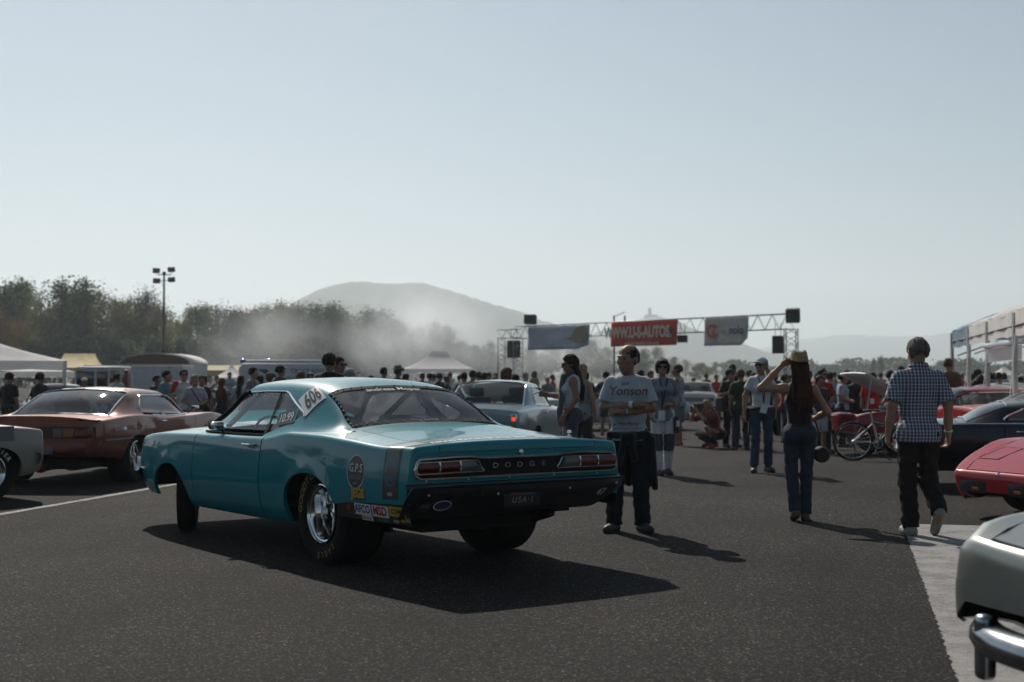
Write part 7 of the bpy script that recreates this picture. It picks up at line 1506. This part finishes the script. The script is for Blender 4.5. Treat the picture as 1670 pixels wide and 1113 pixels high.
P_ = [
 ('man in black polo with his back turned beside the off white canopy', 16, 606, 29, 158, MS('down'), BLACK, (.1, .1, .11)),
 ('man in black tee with a strap across his back behind the copper coupe', 66, 606, 29, 150, MS('down', 'short'), (.014, .014, .016), DKDENIM, DHAIR, SKIN2, strap),
 ('person in pale cap whose head shows over the copper coupe roof', 138, 614, 33, 20, MS('down', 'short+cap'), GRY, DKDENIM, DHAIR, SKIN2, None, 'spectators in the paddock', (.5, .48, .45)),
 ('crop haired man in pale tee before the grey trailer', 191, 607, 34, 165, MS('down', 'crop'), (.4, .4, .4)),
 ('man in dark jacket with pale stripe behind the teal shirted man', 256, 611, 33, 60, MS('front'), (.05, .055, .06)),
 ('man in teal shirt turned sideways behind the copper coupe', 272, 603, 30, 70, MS('front'), TEALC),
 ('man in sunglasses and white tee with red sleeves', 300, 601, 29, 28, MS('down', 'short+shades'), (.5, .49, .48), DKDENIM, DHAIR, SKIN, sleeves(RED)),
 ('grey haired man in pale lilac polo carrying a camera', 318, 610, 27.5, 22, MS('front', 'short'), (.40, .37, .42), DKDENIM, GHAIR, SKIN, cam_bag),
 ('man in black tee half hidden behind the lilac polo man', 329, 611, 31, 30, MS('down'), BLACK),
 ('man in white tee with his back turned near the yellow canopy', 334, 612, 35, 170, MS('down'), WHT),
 ('red haired woman in dark strapless dress with a hand raised', 362, 617, 32, 175, FS('up', 'long', 0, 'dress'), (.03, .027, .035), (.03, .03, .03), (.16, .04, .025), SKIN),
 ('black haired woman in white and blue racing jacket', 393, 611, 32, 165, FS('phone', 'long', .95), (.34, .40, .50)),
 ('man in grey shirt looking aside before the rescue van', 413, 598, 30.5, 75, MS('down'), GRY, DKDENIM, DHAIR, SKIN),
 ('black haired head low beside the grey shirted man', 424, 612, 34, 140, FS('down', 'curly'), BLACK),
 ('man in flat cap and dark checked shirt before the rescue van', 457, 593, 31.5, 140, MS('down', 'short+cap'), (.03, .035, .05), DKDENIM, DHAIR, SKIN2, None, 'spectators in the paddock', (.05, .045, .05)),
 ('brown haired woman behind the checked shirt capped man', 441, 607, 35, 150, FS('down', 'bob'), BRN, DKDENIM, BRN),
 ('brown haired woman beside the rescue van stripe', 491, 606, 36, 150, FS('down', 'curly'), (.1, .04, .04), DKDENIM, BRN),
 ('short haired woman next to the rescue van lettering', 506, 607, 37, 30, FS('down', 'bob'), GRY, DKDENIM, (.12, .07, .05)),
 ('tall man in black shirt standing close behind the teal car roof', 537, 573, 19, 160, MS('down'), BLACK),
 ('man in dark sunglasses beside the tall man in black', 551, 580, 20.2, 62, MS('down', 'short+shades'), (.02, .02, .022)),
 ('person in pale grey sun cap behind the teal car roof', 571, 598, 24, 70, MS('down', 'short+cap'), GRY, DKDENIM, GHAIR, SKIN, None, 'spectators in the paddock', (.36, .36, .36)),
 ('dark haired man in tan shirt standing alone in the thin smoke', 626, 598, 36, 165, MS('down'), (.22, .16, .1)),
 ('person in olive brimmed hat before the white pitched canopy', 649, 594, 34, 160, MS('down', 'short+hat'), (.04, .04, .035), DKDENIM, DHAIR, SKIN2, None, 'spectators in the paddock', (.16, .14, .08)),
 ('dark haired head beside the olive hat', 662, 608, 36, 165, MS('down'), BLACK),
 ('dark haired head nearest the white pitched canopy post', 689, 608, 46, 170, MS('down'), NVY), ('dark haired man in white tee under the white pitched canopy', 701, 608, 46, 160, MS('hip'), WHT), ('person in blue cap under the white pitched canopy', 707, 608, 48, 150, MS('down', 'short+cap'), NVY, DKDENIM, DHAIR, SKIN2, None, 'spectators in the paddock', (.05, .1, .2)),
 ('person in black cap under the white pitched canopy', 717, 607, 44, 130, MS('down', 'short+cap'), BLACK, DKDENIM, DHAIR, SKIN2, None, 'spectators in the paddock', BLACK), ('short person in dark cap right of the pitched canopy', 729, 612, 44, 100, MS('down', 'crop+cap'), BLACK, DKDENIM, DHAIR, SKIN2, None, 'spectators in the paddock', (.03, .03, .04)),
 ('man in navy jacket behind the ice blue coupe', 757, 606, 33, 170, MS('down', 'short', .95), NVY), ('marshal with yellow reflective bands behind the ice blue coupe', 771, 603, 34, 165, MS('down', 'short', .95), (.025, .03, .04), DKDENIM, DHAIR, SKIN2, hivis), ('man in white tee between the marshal and the picture taker', 781, 605, 36, 170, MS('down'), WHT), ('person lifting both arms to take a picture over the ice blue coupe', 790, 607, 33, 100, MS('photo'), (.12, .09, .09)),
 ('woman with big curly brown hair behind the ice blue coupe roof', 827, 600, 27, 120, FS('down', 'curly'), BLACK, DKDENIM, (.09, .035, .022)), ('person in black brimmed cap beside the curly haired woman', 840, 610, 31, 110, MS('down', 'short+hat'), BLACK, DKDENIM, DHAIR, SKIN2, None, 'spectators in the paddock', BLACK), ('grey haired person fading in the smoke', 857, 607, 42, 140, MS('down', 'short'), GRY, DKDENIM, GHAIR), ('hazy person in pale cap behind the ice blue coupe', 893, 613, 48, 170, MS('down', 'crop+cap'), GRY, DKDENIM, GHAIR, SKIN, None, 'spectators in the paddock', (.4, .36, .3)),
 ('dark head behind the blonde woman in grey', 956, 606, 37, 160, MS('down'), BLACK), ('man in navy shirt with yellow back emblem at the crowd barrier', 989, 604, 38, 170, MS('hip', 'short+cap', .42, 'shorts'), NVY, (.1, .08, .06), DHAIR, SKIN2, backlogo, 'spectators in the paddock', (.02, .02, .02)),
 ('dark haired man half hidden behind the man with crossed arms', 1045, 602, 36, 160, MS('down'), BLACK), ('dark bearded man between the crossed arms man and the woman in grey shirt', 1061, 604, 37, 20, MS('down'), (.03, .03, .03)),
 ('man in black tee and cap with a shoulder bag', 1191, 599, 30.3, 25, MS('phone', 'short+cap+shades'), (.013, .013, .014), (.014, .014, .016), DHAIR, SKIN, bagside, 'spectators in the paddock', BLACK), ('tall man in dark tee behind the black capped man', 1194, 593, 36, 165, MS('phone'), BLACK),
 ('man in dark green tee and blue jeans with his back turned', 1208, 601, 29, 172, MS('down'), (.025, .042, .016), (.03, .04, .06), BRN), ('man in red tee beyond the dark green tee', 1222, 603, 44, 60, MS('down', 'short'), RED), ('dark haired man in white tee between the green tee and the white cap', 1229, 607, 40, 160, MS('down'), WHT, BLACK),
 ('dark haired woman behind the white capped woman', 1262, 603, 38, 160, FS('down', 'curly'), (.05, .07, .12)), ('person in bright red top behind the straw hat woman', 1280, 610, 33, 70, MS('photo'), RED), ('dark haired person beside the straw hat woman', 1318, 603, 30, 165, MS('down'), BLACK, DKDENIM),
 ('man in red polo facing this way behind the straw hat woman', 1341, 600, 27.5, 15, MS('front', 'short+shades'), RED, (.03, .025, .025), DHAIR, SKIN), ('child in white shorts beside the red polo man', 1336, 640, 27, 20, MS('down', 'short', .42, 'shorts'), (.05, .04, .05), (.5, .46, .5)), ('dark haired man in pale blue tee behind the red polo man', 1353, 606, 33, 150, MS('down'), (.25, .31, .4)),
 ('man in pale blue shirt leaning by the open hood', 1374, 607, 30.5, 70, MS('front'), (.28, .33, .38), (.02, .022, .026)), ('man in black jacket under the open hood', 1393, 608, 31.5, 160, MS('down', 'short', .95), BLACK), ('brown haired man in dark shirt behind the open hood', 1381, 602, 36, 150, MS('down'), (.03, .03, .03), BLACK, BRN), ('man in dark top between the black jacket and the red tee', 1405, 605, 34, 165, MS('hip'), (.03, .025, .03)),
 ('man in red tee with a badge on a lanyard', 1422, 606, 28.8, -15, MS('hip', 'crop'), RED, (.04, .04, .05), DHAIR, SKIN2, badge), ('man in white tee with his back turned behind the open hood', 1452, 603, 29.5, 165, MS('hip', 'short'), WHT), ('dark haired man left of the checked shirt', 1469, 596, 33, 160, MS('down'), (.04, .04, .05)),
 ('brown haired man in brown tee by the blue end canopy', 1547, 583, 31, 150, MS('hip', 'short'), (.09, .055, .04), DKDENIM, BRN), ('dark haired man before the silver roof', 1583, 609, 36, 165, MS('down'), NVY), ('man in black cap beneath the canopy row', 1594, 600, 34, 130, MS('down', 'short+cap'), BLACK, DKDENIM, DHAIR, SKIN2, None, 'spectators in the paddock', BLACK), ('black haired woman beneath the canopy row', 1599, 611, 33, 160, FS('down', 'bob'), BLACK),
 ('man in navy tee beside the canopy post', 1614, 606, 35, 160, MS('down', 'crop'), NVY), ('broad man in charcoal shirt above the red fastback', 1629, 606, 31, 165, MS('hip', 'crop'), (.03, .03, .034)), ('person in white shirt and cap above the red fastback roof', 1664, 610, 36, 140, MS('down', 'short+cap'), WHT, DKDENIM, DHAIR, SKIN, None, 'spectators in the paddock', WHT),
]
for q in P_: crowd(*q)
# a row of far spectators along the strip, told apart only by place
rr = random.Random(5)
keys = [MS('down'), MS('hip'), FS('down', 'long'), MS('front'), MS('down', 'short+cap'), FS('down', 'curly')]
for u in [240, 352, 378, 470, 610, 736, 745, 800, 812, 870, 905, 1150, 1168, 1235, 1255, 1290, 1312, 1330, 1362, 1388, 1412, 1436, 1462, 1482, 1512, 1530, 1560, 1570, 1588, 1606, 1620, 1640, 1650, 1660]:
    cn, cc = rr.choice([('black', BLACK), ('navy', NVY), ('grey', GRY), ('white', WHT), ('white', WHT), ('red', RED), ('red', RED), ('tan', (.25, .18, .11)), ('pale blue', (.2, .27, .36))])
    crowd('small far spectator in %s in the crowd along the strip' % cn, u + rr.uniform(-4, 4), 607 + rr.uniform(-2, 5), rr.uniform(50, 64), rr.choice([150, 165, 180, 20, 90]), rr.choice(keys), cc, DKDENIM, rr.choice([DHAIR, BRN, DHAIR]), SKIN2, None, 'far spectators along the strip')
# ------------------------------------------------------------------ bicycle
bk = thing('bicycle', 'green framed bicycle on its side stand before the dark red car', 'bicycle', (gx(1388, 24.6), 24.5, gz(24.5)), R(-8)); grn = PAINT('bike_green', (.02, .13, .04), metal=.1)
for x, nm in ((0, 'wheel'), (1.02, 'wheel')):
    w = empty('wheel', (x, 0, .335), 0, bk); MB().loop([(.32 * math.cos(a), 0, .32 * math.sin(a)) for a in np.linspace(0, 2 * PI, 40, endpoint=False)], .022, n=8).build('tyre', rubber, w); MB().loop([(.295 * math.cos(a), 0, .295 * math.sin(a)) for a in np.linspace(0, 2 * PI, 40, endpoint=False)], .010, n=6).build('rim', alu, w); m = MB()
    for k in range(24): a = 2 * PI * k / 24; m.tube([(.02 * math.cos(a + .5), .02 * (-1) ** k, .02 * math.sin(a + .5)), (.29 * math.cos(a), 0, .29 * math.sin(a))], .0018, n=3, cap=False)
    m.lathe([(-.05, .012), (-.03, .025), (.03, .025), (.05, .012)], 12); m.build('spokes', alu, w)
BBk, ST, HT = (.42, 0, .30), (.30, 0, .80), (.83, 0, .86)
MB().tube([BBk, (.86, 0, .74)], [.035, .03], n=8).build('down_tube', grn, bk); MB().tube([(.33, 0, .66), (.60, 0, .60), (.70, 0, .60)], .026, n=8).build('top_tube', grn, bk); MB().tube([BBk, (.33, 0, .68)], .022, n=8).build('seat_tube', alu, bk); MB().tube([(.33, 0, .66), (.295, 0, .86)], .014, n=8).build('seat_post', alu, bk)
for e in (.06, -.06): MB().tube([(0, e, .335), (.40, e * .7, .31)], .012, n=6).tube([(0, e, .335), (.33, e * .4, .64)], .010, n=6).build('rear_stay', alu, bk)
MB().tube([(.86, 0, .74), (.83, 0, .90)], .024, n=8).build('head_tube', grn, bk)
for e in (.055, -.055): MB().tube([(.87, e, .70), (1.02, e, .335)], .015, n=6).build('fork_blade', alu, bk)
sad = MB().grid([[(.295 + x - .12 * 0, y * (1 if x < 0 else .45), .875 + .012 * math.cos(y * 20) - .02 * abs(x) * 2) for y in np.linspace(-.075, .075, 7)] for x in np.linspace(-.12, .15, 8)]).build('saddle', blackm, bk); thicken(sad, .03)
MB().tube([(.83, 0, .90), (.84, 0, .98), (.86, 0, .99)], .014, n=6).tube([(.80, .30, 1.03), (.86, .10, 1.0), (.86, -.10, 1.0), (.80, -.30, 1.03)], .012, n=6).build('handlebar', alu, bk)
for e in (1, -1): MB().tube([(.80, e * .30, 1.03), (.76, e * .33, 1.06), (.70, e * .33, 1.13)], .016, n=6).build('bar_end', blackm, bk)
MB().lathe([(-.045, .09), (-.04, .09), (-.04, .06), (-.045, .06)], 20, c=BBk).build('chainring', dullmetal, bk); MB().tube([(.42, -.06, .30), (.36, -.06, .14)], .011, n=5).box((.36, -.10, .135), (.09, .08, .02)).build('crank', dullmetal, bk); MB().tube([(.42, .06, .30), (.48, .06, .45)], .011, n=5).box((.48, .10, .455), (.09, .08, .02)).build('crank', dullmetal, bk)
MB().tube([(.44, -.05, .28), (.60, -.20, .02)], .011, n=5).build('side_stand', blackm, bk); MB().tube([(0, -.045, .30), (.03, -.05, .18)], .012, n=5).build('derailleur', blackm, bk)
# ------------------------------------------------------------------ hazy air and drifting tyre smoke
def volume_box(name, lo, hi, dens, col=(.9, .93, .96), aniso=.3, noise=None, label=None, shape='box'):
    m = bpy.data.materials.new(name); m.use_nodes = True; nt = m.node_tree; nt.nodes.remove(nt.nodes['Principled BSDF']); out = nt.nodes['Material Output']
    pv = nd(nt, 'ShaderNodeVolumePrincipled'); pv.inputs['Color'].default_value = (*col, 1); pv.inputs['Density'].default_value = dens; pv.inputs['Anisotropy'].default_value = aniso
    nt.links.new(pv.outputs[0], out.inputs['Volume'])
    c = [(a + b_) / 2 for a, b_ in zip(lo, hi)]; d = [b_ - a for a, b_ in zip(lo, hi)]
    if noise:
        tc = nd(nt, 'ShaderNodeTexCoord'); nz = nd(nt, 'ShaderNodeTexNoise'); nz.inputs['Scale'].default_value = noise; nz.inputs['Detail'].default_value = 5; nz.inputs['Roughness'].default_value = .6
        nt.links.new(tc.outputs['Object'], nz.inputs['Vector'])
        gr = nd(nt, 'ShaderNodeTexGradient', gradient_type='SPHERICAL'); mp = nd(nt, 'ShaderNodeMapping'); mp.inputs['Scale'].default_value = [2 / k for k in d]; nt.links.new(tc.outputs['Object'], mp.inputs[0]); nt.links.new(mp.outputs[0], gr.inputs[0])
        r1 = nd(nt, 'ShaderNodeMapRange'); r1.inputs[1].default_value = .42; r1.inputs[2].default_value = .66; r1.inputs[3].default_value = .08; r1.inputs[4].default_value = 1.4; nt.links.new(nz.outputs['Fac'], r1.inputs[0])
        mu = nd(nt, 'ShaderNodeMath', operation='MULTIPLY'); nt.links.new(gr.outputs['Fac'], mu.inputs[0]); nt.links.new(r1.outputs[0], mu.inputs[1])
        m2 = nd(nt, 'ShaderNodeMath', operation='MULTIPLY'); nt.links.new(mu.outputs[0], m2.inputs[0]); m2.inputs[1].default_value = dens; nt.links.new(m2.outputs[0], pv.inputs['Density'])
    o = MB().box((0, 0, 0), d).build(name, m, smooth=False, loc=c); tag(o, label, None, kind='stuff'); return o
volume_box('haze', (-6900, -2900, -8), (6900, 6900, 420), 3.0e-4, col=(.84, .935, 1.0), aniso=.35, label='pale haze filling the air over the airfield')
def smoke(u0, u1, v0, v1, Y, dep, dens, ns, label):
    a, b_ = at(u0, v1, Y), at(u1, v0, Y); volume_box('smoke', (a.x, Y - dep / 2, max(a.z, -.2)), (b_.x, Y + dep / 2, b_.z), dens, col=(.92, .965, 1.0), aniso=.55, noise=ns, label=label)
smoke(300, 560, 480, 660, 118, 26, .042, .24, 'thin tyre smoke drifting behind the crowd')
smoke(520, 830, 455, 670, 116, 30, .085, .26, 'white tyre smoke billowing behind the white pitched canopy')
smoke(690, 1060, 530, 650, 135, 34, .035, .2, 'faint smoke trailing under the gantry')
